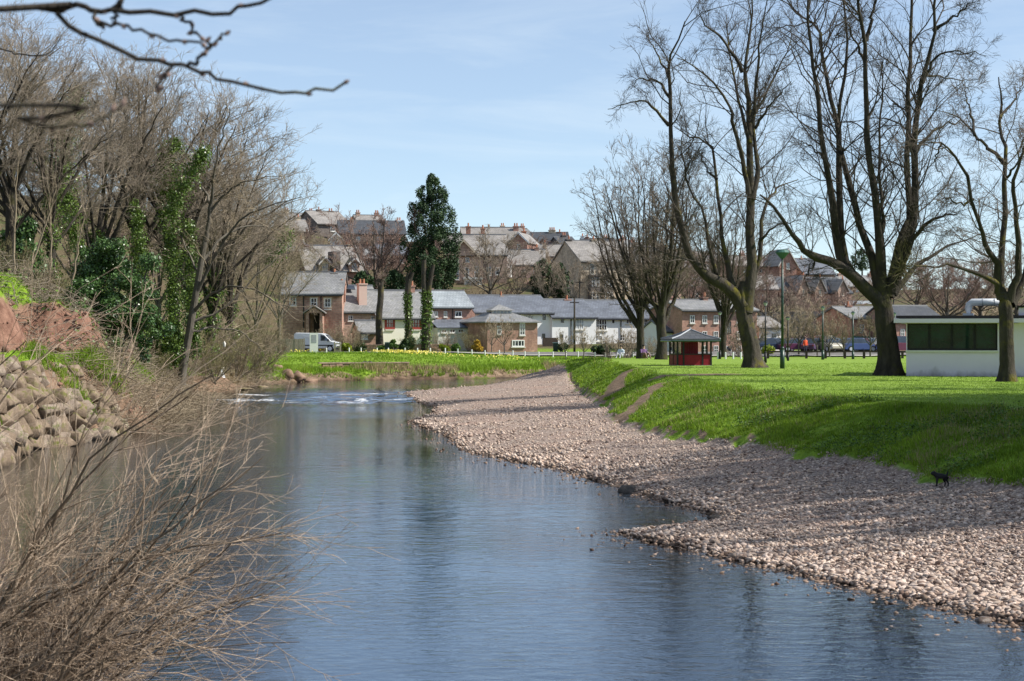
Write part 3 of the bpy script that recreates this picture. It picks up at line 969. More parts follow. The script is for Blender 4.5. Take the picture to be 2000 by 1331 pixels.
o["kind"] = "stuff"

for px, py, r, lab, mt in [(1226, 958, 0.36, 'large dark rounded rock at the edge of the inlet', 'rock_dark'), (1272, 982, 0.2, 'small dark rock lying between the inlet and the shingle', 'rock_dark'), (1400, 1013, 0.26, 'dark grey rock lying on the shingle by the inlet', 'rock_dark'),
                           (1182, 1028, 0.13, 'lone wet stone in the water off the shingle point', 'stone_wet'), (1222, 1031, 0.12, 'flat wet stone beside the tip of the shingle point', 'stone_wet'), (1397, 1093, 0.15, 'pale round stone standing in the shallows near the point', 'stone'),
                           (1425, 1090, 0.12, 'smaller pale stone in the shallows beside a larger round one', 'stone'), (1492, 1120, 0.14, 'flat pale stone half under water near the shingle edge', 'stone'), (1150, 937, 0.2, 'dark stone in the water above the inlet', 'rock_dark'), (1540, 1125, 0.15, 'broad wet brown stone at the waterline', 'stone_wet'), (1920, 1205, 0.18, 'large wet stone at the waterline near the right edge', 'stone_wet')]:
    Y = 4.35 * F / (py - HY)
    p = P(px, py, Y)
    me = make_mesh('river_rock', rough_stone(rg, I2, 0.25, 0.75), tris=T2, mat=MT[mt], smooth=True)
    o = obj('river_rock', me, None, (p[0], Y, Hz(p[0], Y) * 0.5 + 0.03)); o.scale = (r * 1.2, r, r); o.rotation_euler = (0, 0, rg.uniform(0, 6))
    tag(o, lab, 'rock')

# ------------------------------------------------------------------ grass
def blades(rg, x, y, z, h, wdt, nb, lean=0.5):
    N = len(x)
    bx = np.repeat(x, nb) + rg.normal(0, 0.07, N * nb); by = np.repeat(y, nb) + rg.normal(0, 0.07, N * nb); bz = np.repeat(z, nb) - 0.02
    hh_ = np.repeat(h, nb) * rg.uniform(0.5, 1.2, N * nb)
    a = rg.uniform(0, 6.28, N * nb); ln = rg.uniform(0.1, 1, N * nb) * lean * hh_; ww = np.repeat(wdt, nb)
    b_ = rg.uniform(0, 6.28, N * nb)
    V = np.stack([np.stack([bx - ww * np.cos(b_), by - ww * np.sin(b_), bz], -1), np.stack([bx + ww * np.cos(b_), by + ww * np.sin(b_), bz], -1), np.stack([bx + ln * np.cos(a), by + ln * np.sin(a), bz + hh_], -1)], 1).reshape(-1, 3)
    return V, np.arange(3 * N * nb).reshape(-1, 3)


rg = np.random.default_rng(5)
n = 160000
yy = 40 * (165 / 40) ** rg.random(n); xx = rg.uniform(-0.05, 0.29, n) * yy
z, A, I = terrain(xx, yy)
ok = I['right'] & (I['u'] > 0.02) & (A['rough'] > 0.4) & (A['soil'] < 0.5) & (I['d0'] > 0.1)
xx, yy, z = xx[ok][:34000], yy[ok][:34000], z[ok][:34000]
cl = 1 + 1.5 * np.clip(vnoise(xx, yy, 1.1, 31) + 0.6 * vnoise(xx, yy, 3.5, 32), -0.4, 0.7)
V, T = blades(rg, xx, yy, z, 0.115 * cl, 0.012 * np.interp(yy, [40, 160], [1.2, 3.2]), 6, 0.8)
tag(obj('bank_grass', make_mesh('bank_grass', V, tris=T, mat=MT['grass_blade'])), 'long lush grass on the river bank below the lawn', 'grass', kind='stuff')
pick = rg.random(len(xx)) < np.clip(0.05 + 0.35 * (vnoise(xx, yy, 2.6, 36) > 0.18), 0, 1)
V, T = blades(rg, xx[pick], yy[pick], z[pick], 0.17 * cl[pick], 0.007 * np.interp(yy[pick], [40, 160], [1.2, 3.0]), 3, 0.7)
tag(obj('dead_stalks', make_mesh('dead_stalks', V, tris=T, mat=MT['reed'])), 'dead straw stalks among the green bank grass', 'grass', kind='stuff')
pick = np.where((vnoise(xx, yy, 1.7, 37) > 0.24) & (rg.random(len(xx)) < 0.7))[0]
C = np.column_stack([xx[pick], yy[pick], z[pick]])
C = np.repeat(C, 3, 0) + np.abs(rg.normal(0, 1, (3 * len(C), 3))) * [0, 0, .08] + rg.normal(0, .09, (3 * len(C), 3))
V, Q = leaf_quads(C, 0.065 * rg.uniform(.6, 1.3, len(C)), rg, 1.2, nbias=np.array([.3, -.3, 1.2]))
tag(obj('bank_weeds', make_mesh('bank_weeds', V, quads=Q, mat=MT['shrub_green'])), 'broad-leaved weeds growing in patches on the river bank', 'weeds', kind='stuff')
yy = 56 * (130 / 56) ** rg.random(n); xx = rg.uniform(0.03, 0.29, n) * yy
z, A, I = terrain(xx, yy)
ok = I['right'] & (A['rough'] < 0.4) & (A['soil'] < 0.4)
xx, yy, z = xx[ok][:16000], yy[ok][:16000], z[ok][:16000]
MT['lawn_blade'] = pmat('lawn_blade', (0.21, 0.32, 0.035), (0.3, 0.42, 0.07), 0.35, 0.7, island=0.3, trans=0.35)
V, T = blades(rg, xx, yy, z, np.full(len(xx), 0.07), 0.012 * np.interp(yy, [50, 130], [1.2, 2.6]), 4, 0.9)
tag(obj('lawn_grass', make_mesh('lawn_grass', V, tris=T, mat=MT['lawn_blade'])), 'short grass of the park lawn under the trees', 'grass', kind='stuff')
# far bank and left bank
xx = rg.uniform(-26, 30, 60000); yy = rg.uniform(140, 199, 60000)
z, A, I = terrain(xx, yy)
ok = (I['far'] | I['left']) & (I['dp'] > 0.3) & (yy < ROADY(xx) - 1.2) & (rg.random(len(xx)) < np.where(I['dp'] < 4, 1, 0.45))
xx, yy, z, dp = xx[ok], yy[ok], z[ok], I['dp'][ok]
hgt = np.where(dp < 3.5, 0.45, 0.2) * (1 + vnoise(xx, yy, 2.5, 33))
isreed = (dp < 2.6) & (vnoise(xx, yy, 3.0, 34) > 0.0)
V, T = blades(rg, xx[~isreed], yy[~isreed], z[~isreed], hgt[~isreed], np.full((~isreed).sum(), 0.03), 4, 0.7)
tag(obj('far_bank_grass', make_mesh('far_bank_grass', V, tris=T, mat=MT['grass_blade'])), 'bright grass on the far bank below the road', 'grass', kind='stuff')
V, T = blades(rg, xx[isreed], yy[isreed], z[isreed], hgt[isreed] * 1.4, np.full(isreed.sum(), 0.02), 5, 0.6)
tag(obj('dead_reeds', make_mesh('dead_reeds', V, tris=T, mat=MT['reed'])), 'dry straw-coloured reeds along the far waterline', 'reeds', kind='stuff')
yy = rg.uniform(66, 118, 60000); xx = rg.uniform(-34, -14, 60000)
z, A, I = terrain(xx, yy)
ok = I['left'] & (A['soil'] < 0.5) & (A['wood'] < 0.75) & (I['dp'] > 1.2)
xx, yy, z = xx[ok], yy[ok], z[ok]
V, T = blades(rg, xx, yy, z, 0.14 * (1.2 + vnoise(xx, yy, 2, 35)), np.full(len(xx), 0.016), 4, 0.8)
tag(obj('slope_grass', make_mesh('slope_grass', V, tris=T, mat=MT['grass_blade'])), 'grass on the slope above the stone revetment', 'grass', kind='stuff')

# ------------------------------------------------------------------ trees
def crown_levels(Pn, R, rg, spec):
    """spec: list of dicts for children(); returns list of (P,R,k) levels"""
    out = []
    cp, cr = Pn, R
    for s in spec:
        s = dict(s); k = s.pop('k', 4)
        cp, cr = children(cp, cr, rg, **s)
        out.append((cp, cr, k))
    return out


def levels_mesh(name, levels, mat):
    V, Q = join([tubes(p, r, k) for p, r, k in levels])
    return make_mesh(name, V, quads=Q, mat=mat, smooth=True)


def trunk_mesh(name, pts, rad, mat, k=22, n=22, flare=0.55, seed=0, roots=6):
    rg = np.random.default_rng(seed)
    p = resample(pts, n)
    r = np.interp(np.linspace(0, 1, n), np.linspace(0, 1, len(rad)), rad)
    V, Q = tubes(p[None], r[None], k)
    V = V.reshape(n, k, 3)
    z0 = p[0, 2]
    a = np.arange(k) * 2 * np.pi / k
    ph = rg.uniform(0, 6.28)
    lob = 0.5 + 0.5 * np.cos(roots * a + ph) + 0.4 * np.cos(3 * a + ph * 2)
    for i in range(n):
        hgt = (p[i, 2] - z0) / max(rad[0], .1)
        fl = math.exp(-hgt / 0.8) * flare
        rip = 0.06 * np.cos(5 * a + ph + i * 0.15) + 0.05 * np.cos(9 * a + i * .3) + rg.normal(0, 0.02, k)
        V[i] = p[i] + (V[i] - p[i]) * (1 + fl * (0.45 + 0.75 * lob) + rip)[:, None]
    return make_mesh(name, V.reshape(-1, 3), quads=Q, mat=mat, smooth=True)


def limb_mesh(name, p, r, mat, k=9):
    V, Q = tubes(p[None], r[None], k)
    return make_mesh(name, V, quads=Q, mat=mat, smooth=True)


def px_path(pts, Y, y_end, rg, base=None):
    """photo pixel path -> 3D path whose distance drifts from Y to Y+y_end"""
    n = len(pts)
    out = []
    for i, (px, py) in enumerate(pts):
        t = i / max(1, n - 1)
        out.append(P(px, py, Y + y_end * t ** 1.3))
    return np.array(out)


def traced_tree(name, label, cat, base_px, Y, trunk_px, trunk_r, limbs, mats, seed, spec, leafy=None):
    """limbs: list of (pixel path, r0, r1, depth drift)"""
    rg = np.random.default_rng(seed)
    b = G(base_px, Y)
    root = empty(name, b, label, cat)
    tp = px_path(trunk_px, Y, 0, rg)
    tp[0, 2] = b[2] - 0.15
    sc = Y / F
    obj('trunk', trunk_mesh('trunk', tp - b, [r * sc * 0.76 for r in trunk_r], mats[0], seed=seed), root)
    LP, LR = [], []
    for (pts, r0, r1, dd) in limbs:
        p = resample(px_path(pts, Y, dd, rg), 15, rg, 0.05)
        r = (np.linspace(1, 0, 15) ** 1.15 * (r0 * 0.68 - r1 * 0.42) + r1 * 0.42) * sc
        r *= (1 + rg.normal(0, 0.05, 15)) * (1 + 0.3 * np.exp(-np.linspace(0, 1, 15) * 9))
        obj('limb', limb_mesh('limb', p - b, r, mats[0]), root)
        LP.append(p - b); LR.append(r)
    LP, LR = np.array(LP), np.array(LR)
    ln = np.linalg.norm(np.diff(LP, axis=1), axis=2).sum(1)
    lv = []
    for lo, hi, f in ((0, 3.2, .28), (3.2, 6.5, .55), (6.5, 11, .9), (11, 99, 1.3)):
        sel = (ln >= lo) & (ln < hi)
        if sel.any(): lv += crown_levels(LP[sel], LR[sel], rg, [dict(spec[0], m=max(3, int(spec[0]['m'] * f)))] + spec[1:])
    obj('crown', levels_mesh('crown', lv, mats[1]), root)
    return root, np.array(LP), np.array(LR), lv


HERO = [dict(m=19, t0=0.12, ang=0.85, up=0.15, frac=0.36, npts=7, wig=0.2, lift=0.03, rk=0.010, rmin=0.012, k=5, lmin=0.8, lmax=4.5, tipward=0.3),
        dict(m=10, t0=0.15, ang=0.75, up=0.1, frac=0.5, npts=5, wig=0.22, lift=0.02, rk=0.008, rmin=0.0085, k=3, lmin=0.6, lmax=2.8),
        dict(m=4, t0=0.15, ang=0.7, up=0.05, frac=0.55, npts=2, wig=0.2, rk=0.007, rmin=0.007, k=3, lmin=0.35, lmax=1.4)]

t1 = traced_tree('lime_tree', 'tall bare park tree with low arm reaching left beside the white pavilion', 'tree', 1738, 98.5,
    [(1738, 733), (1737, 700), (1733, 660), (1728, 620), (1724, 585), (1722, 555)], [31, 27, 25, 24, 22, 9],
    [([(1724, 600), (1690, 562), (1640, 522), (1600, 505), (1570, 490), (1545, 455), (1510, 405), (1485, 380)], 20, 4, -4),
     ([(1660, 535), (1640, 500), (1626, 400), (1611, 305), (1598, 209), (1591, 130), (1580, 40), (1572, -60)], 13, 4, -2),
     ([(1665, 538), (1643, 478), (1641, 304), (1637, 257), (1621, 196), (1608, 109), (1597, 52), (1560, 30), (1530, -10)], 11, 3, 3),
     ([(1718, 575), (1704, 509), (1674, 422), (1656, 348), (1643, 283), (1637, 243), (1648, 174), (1656, 65), (1643, -40)], 13, 4, 2),
     ([(1722, 575), (1721, 491), (1713, 417), (1700, 326), (1691, 217), (1689, 87), (1678, 22), (1670, -50)], 15, 5, -3),
     ([(1691, 80), (1704, 26), (1716, -20)], 6, 4, 0),
     ([(1722, 455), (1724, 417), (1717, 326), (1717, 239), (1724, 170), (1722, 120)], 6, 2, 2),
     ([(1735, 580), (1765, 461), (1778, 413), (1772, 304), (1774, 217), (1778, 87), (1782, -40)], 15, 6, 3),
     ([(1740, 570), (1775, 470), (1787, 391), (1787, 283), (1793, 196), (1809, 130), (1822, 65), (1830, -40)], 14, 5, -3),
     ([(1822, 60), (1869, 30), (1908, -8)], 5, 2, -2),
     ([(1793, 183), (1826, 117), (1869, 100), (1926, 109)], 5, 1.5, -3),
     ([(1743, 570), (1791, 457), (1835, 426), (1870, 418)], 9, 2, -4),
     ([(1745, 575), (1780, 530), (1817, 500), (1860, 480), (1913, 457)], 9, 2, 3),
     ([(1600, 506), (1580, 530), (1572, 545)], 4, 2, 0),
     ([(1800, 150), (1840, 150), (1893, 160)], 4, 1.5, 4),
     ([(1787, 300), (1820, 260), (1865, 240), (1890, 232)], 5, 1.5, 3),
     ([(1611, 315), (1590, 290), (1560, 275)], 3.5, 1.2, -3), ([(1689, 120), (1660, 60), (1640, 20)], 4, 1.5, -3)],
    (MT['bark'], MT['twig_dark']), 21, HERO)
# burr of short shoots on the fork
rg = np.random.default_rng(3)
b = G(1738, 98.5)
c = P(1762, 525, 98.0) - b
st = nrm(rg.normal(0, 1, (60, 3))) * rg.uniform(0.3, 1.3, (60, 1)) * np.array([0.9, 0.7, 1.3])
pp = np.stack([c + st * 0.1, c + st * 0.6 + rg.normal(0, .1, (60, 3)), c + st * 1.1 + rg.normal(0, .15, (60, 3)) + [0, 0, .3]], 1)
rr = np.tile([0.03, 0.018, 0.01], (60, 1))
lv = [(pp, rr, 3)] + crown_levels(pp, rr, rg, [dict(m=9, ang=0.9, up=0.2, frac=0.6, npts=4, rk=0.01, rmin=0.008, k=3)])
obj('shoots', levels_mesh('shoots', lv, MT['twig_olive']), t1[0])

traced_tree('lime_tree', 'tall bare park tree with mossy left arm between red shelter and green lamp post', 'tree', 1470, 117.5,
    [(1472, 720), (1468, 690), (1461, 655), (1454, 620), (1450, 585), (1452, 550)], [25, 22, 21, 20, 18, 8],
    [([(1452, 600), (1430, 565), (1395, 548), (1365, 530), (1345, 490), (1330, 430), (1317, 370), (1310, 261), (1306, 174), (1304, 122), (1321, 87), (1339, 43)], 17, 3, -3),
     ([(1308, 190), (1282, 159), (1252, 154), (1239, 163)], 4, 1.5, 1), ([(1306, 245), (1269, 204), (1230, 200), (1187, 213)], 4.5, 1.5, -3),
     ([(1305, 150), (1280, 100), (1262, 70)], 3.5, 1.2, 2),
     ([(1432, 560), (1419, 513), (1408, 435), (1400, 348), (1387, 283), (1352, 270), (1317, 248)], 8, 2, 3),
     ([(1410, 550), (1391, 513), (1374, 417), (1343, 361), (1334, 313), (1330, 270)], 6, 2, -2),
     ([(1456, 610), (1467, 518), (1465, 391), (1465, 261), (1461, 196), (1452, 139), (1465, 65), (1469, -20)], 16, 3, 1),
     ([(1450, 142), (1413, 78), (1382, 52), (1365, 20)], 5, 2, -2),
     ([(1462, 380), (1454, 326), (1434, 243), (1426, 209), (1391, 157), (1356, 130), (1321, 113)], 7, 2, -4),
     ([(1470, 390), (1478, 330), (1474, 239), (1495, 187), (1530, 117), (1548, 65)], 8, 2, 3),
     ([(1462, 590), (1482, 513), (1491, 413), (1510, 380), (1526, 361), (1560, 350)], 8, 2, 4),
     ([(1468, 240), (1474, 209), (1478, 130), (1487, 65), (1500, -10)], 6, 2.5, -3),
     ([(1465, 280), (1440, 180), (1425, 100), (1418, 30)], 5, 2, 4),
     ([(1475, 250), (1510, 200), (1545, 160)], 4, 1.5, -4), ([(1485, 470), (1520, 440), (1560, 430)], 4, 1.2, -3), ([(1400, 350), (1380, 330), (1366, 300)], 3.5, 1.2, 3)],
    (MT['bark_mossy'], MT['twig_dark']), 22, HERO)

SPEC3 = [dict(HERO[0], wig=0.3, m=14, lmax=3.2), dict(HERO[1], wig=0.32, ang=0.9), dict(HERO[2], wig=0.3)]
traced_tree('mossy_tree', 'moss-covered bare tree in front of the white pavilion at the right edge', 'tree', 1967, 86.5,
    [(1968, 745), (1967, 710), (1966, 670), (1966, 630), (1964, 600), (1962, 570)], [22, 18, 17, 18, 18, 8],
    [([(1958, 575), (1935, 545), (1880, 525), (1830, 520), (1780, 518)], 9, 2.5, -3),
     ([(1955, 585), (1943, 513), (1922, 470), (1913, 435), (1887, 348), (1865, 304), (1839, 278), (1804, 278)], 10, 2, -4),
     ([(1960, 585), (1952, 518), (1961, 435), (1963, 313), (1952, 261), (1954, 187), (1950, 150)], 12, 2.5, 2),
     ([(1962, 320), (1930, 290), (1904, 261), (1869, 226), (1817, 217)], 6, 1.5, 4),
     ([(1972, 590), (1989, 518), (1982, 413), (1982, 339), (2005, 285), (2020, 220)], 11, 2.5, -3),
     ([(1975, 595), (2000, 540), (2020, 440), (2050, 360), (2080, 300)], 11, 3, 3),
     ([(1900, 390), (1880, 400), (1850, 385), (1830, 400)], 4, 1.5, -2), ([(1954, 230), (1985, 190), (2000, 150)], 4, 1.5, 2),
     ([(1963, 350), (1990, 310), (2010, 260)], 4, 1.5, -4), ([(1904, 265), (1890, 200), (1880, 160)], 4, 1.3, 3), ([(1840, 280), (1825, 320), (1850, 350)], 3, 1.2, 2)],
    (MT['bark_mossy'], MT['twig_mid']), 23, SPEC3)


def gen_tree(seed, height, trunk_h, r, spread, nmain, lean=(0, 0), spec=None, mats=None, kink=0.12, fork0=0.55, stems=0.25, limb_r=(0.42, 0.62), vase=True):
    """procedural bare tree in local coordinates; returns trunk mesh, list of limb (p,r), crown mesh"""
    rg = np.random.default_rng(seed)
    top = np.array([lean[0] * trunk_h, lean[1] * trunk_h, trunk_h])
    tp = np.array([[0, 0, -0.2], [0.02, 0, trunk_h * 0.3], top * [0.6, 0.6, 0.65], top])
    tp[1:3, :2] += rg.normal(0, kink * r, (2, 2))
    tm = trunk_mesh('trunk', tp, [r, r * 0.86, r * 0.8, r * 0.72], mats[0], k=14, n=14, seed=seed, flare=0.35)
    LP, LR = [], []
    for i in range(nmain):
        a = i * 2.4 + rg.uniform(-.4, .4)
        t = rg.uniform(fork0, 1.0) if i else 1.0
        s = np.array([np.interp(t, [0, .3, .65, 1], tp[:, k]) for k in range(3)])
        out = spread * rg.uniform(0.35, 1.0) * (0.25 if i == 0 else 1)
        hh_ = (height - s[2]) * rg.uniform(0.72, 1.0) * (1 if i == 0 else 1 - 0.25 * (out / spread))
        e = s + np.array([math.cos(a) * out, math.sin(a) * out, hh_]) + np.array([lean[0], lean[1], 0]) * hh_ * .5
        if not vase: e[2] -= 0.3 * hh_ * (out / spread) ** 2
        m1 = s + (e - s) * ([0.45, 0.45, 0.28] if vase else [0.36, 0.36, 0.42]); m2 = s + (e - s) * ([0.75, 0.75, 0.62] if vase else [0.7, 0.7, 0.76])
        p = resample([s, m1, m2, e], 15, rg, 0.035 * height / 15)
        r0 = r * rg.uniform(*limb_r)
        LP.append(p); LR.append(r0 * np.linspace(1, 0.16, 15))
    LP, LR = np.array(LP), np.array(LR)
    lv = crown_levels(LP, LR, rg, spec)
    return tm, LP, LR, lv


MIDSPEC = [dict(m=15, t0=0.15, ang=0.6, up=0.3, frac=0.28, npts=6, wig=0.16, lift=0.05, rk=0.012, rmin=0.014, k=4, lmin=0.6, lmax=4.5, tipward=0.25),
           dict(m=9, t0=0.2, ang=0.6, up=0.2, frac=0.5, npts=5, wig=0.17, lift=0.05, rk=0.009, rmin=0.01, k=3, lmin=0.4, lmax=2.2),
           dict(m=5, t0=0.15, ang=0.55, up=0.15, frac=0.6, npts=2, wig=0.15, rk=0.008, rmin=0.009, k=3, lmin=0.25, lmax=1.2)]
WOODSPEC = [dict(m=16, t0=0.3, ang=0.75, up=0.12, frac=0.38, npts=6, wig=0.16, lift=0.03, rk=0.009, rmin=0.012, k=4, lmin=0.8, lmax=5.0, tipward=0.25),
            dict(m=9, t0=0.15, ang=0.7, up=0.08, frac=0.5, npts=4, wig=0.18, lift=0.03, rk=0.008, rmin=0.009, k=3, lmin=0.5, lmax=2.4),
            dict(m=5, t0=0.1, ang=0.65, up=0.06, frac=0.6, npts=2, wig=0.15, rk=0.008, rmin=0.0085, k=3, lmin=0.3, lmax=1.3)]
FARSPEC = [dict(m=13, t0=0.15, ang=0.65, up=0.25, frac=0.3, npts=5, wig=0.17, lift=0.04, rk=0.014, rmin=0.02, k=3, lmin=0.6, lmax=4, tipward=0.25),
           dict(m=8, t0=0.2, ang=0.65, up=0.15, frac=0.5, npts=4, wig=0.18, rk=0.011, rmin=0.016, k=3, lmin=0.5, lmax=2.2),
           dict(m=4, t0=0.15, ang=0.6, up=0.1, frac=0.6, npts=2, wig=0.15, rk=0.01, rmin=0.013, k=3, lmin=0.3, lmax=1.2)]

PROTO = {}


def proto(key, **kw):
    mats = kw['mats']
    tm, LP, LR, lv = gen_tree(**kw)
    lm = [limb_mesh('limb', p, r, mats[0], 7) for p, r in zip(LP, LR)]
    cm = levels_mesh('crown', lv, mats[1])
    top = max(lv[-1][0][..., 2].max(), LP[..., 2].max())
    PROTO[key] = (tm, lm, cm, top, LP, LR)


def place_tree(key, name, label, loc, height, rz=0.0, cat='tree', group=None, wide=1.0, tilt=(0, 0)):
    tm, lm, cm, top = PROTO[key][:4]
    s = height / top
    r = empty(name, loc, label, cat, group, rz)
    r.scale = (s * wide, s * wide, s)
    r.rotation_euler = (tilt[0], tilt[1], rz)
    obj('trunk', tm, r)
    for m in lm: obj('limb', m, r)
    obj('crown', cm, r)
    return r


BG, BR = (MT['bark_grey'], MT['twig_brown']), (MT['bark'], MT['twig_dark'])
proto('woodA', seed=41, height=19, trunk_h=7.5, r=0.36, spread=6.8, nmain=13, limb_r=(0.28, 0.46), vase=False, spec=WOODSPEC, mats=(MT['bark'], MT['twig_brown']))
proto('woodB', seed=42, height=17, trunk_h=6.0, r=0.32, spread=6.8, nmain=12, limb_r=(0.28, 0.46), vase=False, spec=WOODSPEC, mats=(MT['bark'], MT['twig_brown']), lean=(0.08, 0))
proto('woodC', seed=43, height=15, trunk_h=4.0, r=0.2, spread=5.0, nmain=9, limb_r=(0.28, 0.46), vase=False, spec=[dict(WOODSPEC[0], m=13), WOODSPEC[1], dict(WOODSPEC[2], m=5)], mats=(MT['bark_grey'], MT['twig_tan']))
proto('lime', seed=44, height=19, trunk_h=4.2, r=0.5, spread=5.6, nmain=13, limb_r=(.26, .46), spec=[dict(FARSPEC[0], m=14, ang=.75, up=.12, frac=.34), dict(FARSPEC[1], up=.05), FARSPEC[2]], mats=(MT['bark'], MT['twig_mid']))
proto('limeS', seed=50, height=21, trunk_h=4.0, r=0.55, spread=5.5, nmain=11, limb_r=(.35, .55), spec=[dict(FARSPEC[0], m=9, frac=.34, rk=.016), dict(FARSPEC[1], m=5), dict(FARSPEC[2], m=3)], mats=BR)
proto('far', seed=45, height=10, trunk_h=2.6, r=0.22, spread=6.0, nmain=9, limb_r=(.3, .5), spec=FARSPEC, mats=BG)
proto('farP', seed=46, height=10, trunk_h=3.2, r=0.24, spread=6.5, nmain=11, limb_r=(.28, .48), spec=FARSPEC, mats=(MT['bark_grey'], MT['twig_purple']))
proto('small', seed=47, height=4.5, trunk_h=1.3, r=0.07, spread=1.7, nmain=7, spec=[dict(FARSPEC[0], m=9, lmax=1.6, lmin=.2, rmin=.012), dict(FARSPEC[1], m=7, lmin=.2, lmax=.9, rmin=.009), dict(FARSPEC[2], m=3, lmin=.15, lmax=.5, rmin=.008)], mats=(MT['bark_grey'], MT['twig_tan']))
proto('thicket', seed=48, height=3.2, trunk_h=0.3, r=0.05, spread=1.9, nmain=16, spec=[dict(FARSPEC[0], m=9, lmax=1.5, lmin=.2, rmin=.01, frac=.4), dict(FARSPEC[1], m=6, lmin=.2, lmax=.8, rmin=.008), dict(FARSPEC[2], m=2, lmin=.15, lmax=.5, rmin=.008)], mats=(MT['bark_grey'], MT['twig_tan']), fork0=0.1)
proto('thicketB', seed=49, height=3.6, trunk_h=0.3, r=0.05, spread=2.2, nmain=15, spec=[dict(FARSPEC[0], m=10, lmax=1.6, lmin=.2, rmin=.01, frac=.4), dict(FARSPEC[1], m=6, lmin=.2, lmax=.8, rmin=.008), dict(FARSPEC[2], m=2, lmin=.15, lmax=.5, rmin=.008)], mats=(MT['bark_grey'], MT['twig_olive']), fork0=0.1)


def top_h(px, py_top, Y):
    g = G(px, Y)
    return g, P(px, py_top, Y)[2] - g[2]


# park limes behind the shelter
for px, Y, top, rz, lab in [(1291, 146, 245, 0.3, 'thick-trunked bare tree with bushy base left of the red shelter'), (1252, 152, 270, 2.0, 'slimmer bare tree just left of the thick-trunked one'),
                            (1413, 160, 330, 4.0, 'bare tree standing behind and right of the red shelter')]:
    g, h = top_h(px, top, Y)
    place_tree('lime', 'lime_tree', lab, g, h, rz, wide=0.78 if px != 1291 else 0.92)
# off to the right of the view: the trees whose shade lies over the shingle
for i, (x, Y, h, rz) in enumerate([(24, 50, 21, 0.4), (32, 54, 23, 1.7), (36, 46, 24, 4.4), (36, 74, 22, 5.2), (22.5, 44, 17, 2.4), (41, 51, 24, 0.9), (29, 50, 22, 2.0), (25, 47.5, 19, 4.9)] + [(26 + 3.3 * (j % 5), 38 + 2.3 * j, 19 + (j * 5) % 6, 0.9 * j) for j in range(5)] + [(23, 56, 17, 1.0), (27.5, 59, 20, 2.2), (32, 58, 22, 3.4), (25.5, 63, 18, 4.6), (22.8, 52.5, 17, 5.5), (28, 54, 21, 0.3), (30.5, 62, 21, 1.5), (33.5, 50, 23, 2.7), (28.5, 46.5, 20, 3.9), (34.5, 56, 23, 5.1), (30, 58, 22, 0.8)]):
    place_tree('limeS' if i % 3 else 'lime', 'lime_tree', 'bare lime tree of the row beyond the right edge', (x, Y, Hz(x, Y)), h, rz, group='bare limes beyond the right edge', wide=1.1)

# the wood on the left bank
WOOD = [('woodA', 100, 104, 55, 0.2, 'tall bare tree at the left of the wood above the scarp'), ('woodB', 185, 114, 55, 1.5, 'tall fine-twigged bare tree behind the evergreen shrub'),
        ('woodA', 268, 122, 62, 2.9, 'tallest dark-stemmed bare tree in the middle of the wood'), ('woodA', 340, 124, 100, 4.1, 'bare tree with thick ivied trunk near the river'),
        ('woodB', 405, 136, 185, 0.1, 'bare tree at the right of the wood with reddish twigs'), ('woodB', 455, 150, 285, 2.2, 'bare tree sloping down towards the far bank'),
        ('woodC', 215, 140, 120, 3.3, 'slim bare tree in the back row of the wood'), ('woodC', 310, 150, 150, 5.0, 'slim bare tree seen between two ivied trunks'),
        ('woodA', 20, 97, -10, 5.5, 'bare tree at the left edge of the picture'), ('woodB', -50, 92, -60, 4.4, 'bare tree half outside the left edge'),
        ('woodC', 60, 120, 200, 1.1, 'pale-stemmed bare tree behind the left edge trees'), ('woodC', 150, 132, 150, 2.6, 'thin bare tree high on the wooded slope'),
        ('woodC', 500, 168, 340, 0.7, 'low bare tree at the foot of the wood near the fence'), ('woodB', 380, 165, 260, 3.9, 'bare tree behind the leaning riverside tree'), ('woodC', 545, 186, 400, 5.6, 'bare tree beside the pale wooden fence')]
for key, px, Y, top, rz, lab in WOOD:
    g, h = top_h(px, top, Y)
    r_ = place_tree(key, 'woodland_tree', lab, g, h, rz, wide=1.1)
    if key != 'woodC' and px > 60:
        rgi = np.random.default_rng(int(px)); ni = 2600; th_ = 7.5 if key == 'woodA' else 6.0
        t_ = rgi.random(ni); dv = nrm(rgi.normal(0, 1, (ni, 3)) * [1, 1, .3])
        cc = np.array([0.08 * (key == 'woodB'), 0, 1.0]) * (t_ * th_ * 1.15)[:, None] + dv * (.42 * (1 + .5 * np.sin(t_ * 23 + px)) * rgi.uniform(.7, 1.15, ni))[:, None]
        V_, Q_ = leaf_quads(cc, .13 * rgi.uniform(.6, 1.3, ni), rgi, 1.1, nbias=dv * 1.3)
        obj('ivy', make_mesh('ivy', V_, quads=Q_, mat=MT['ivy']), r_)

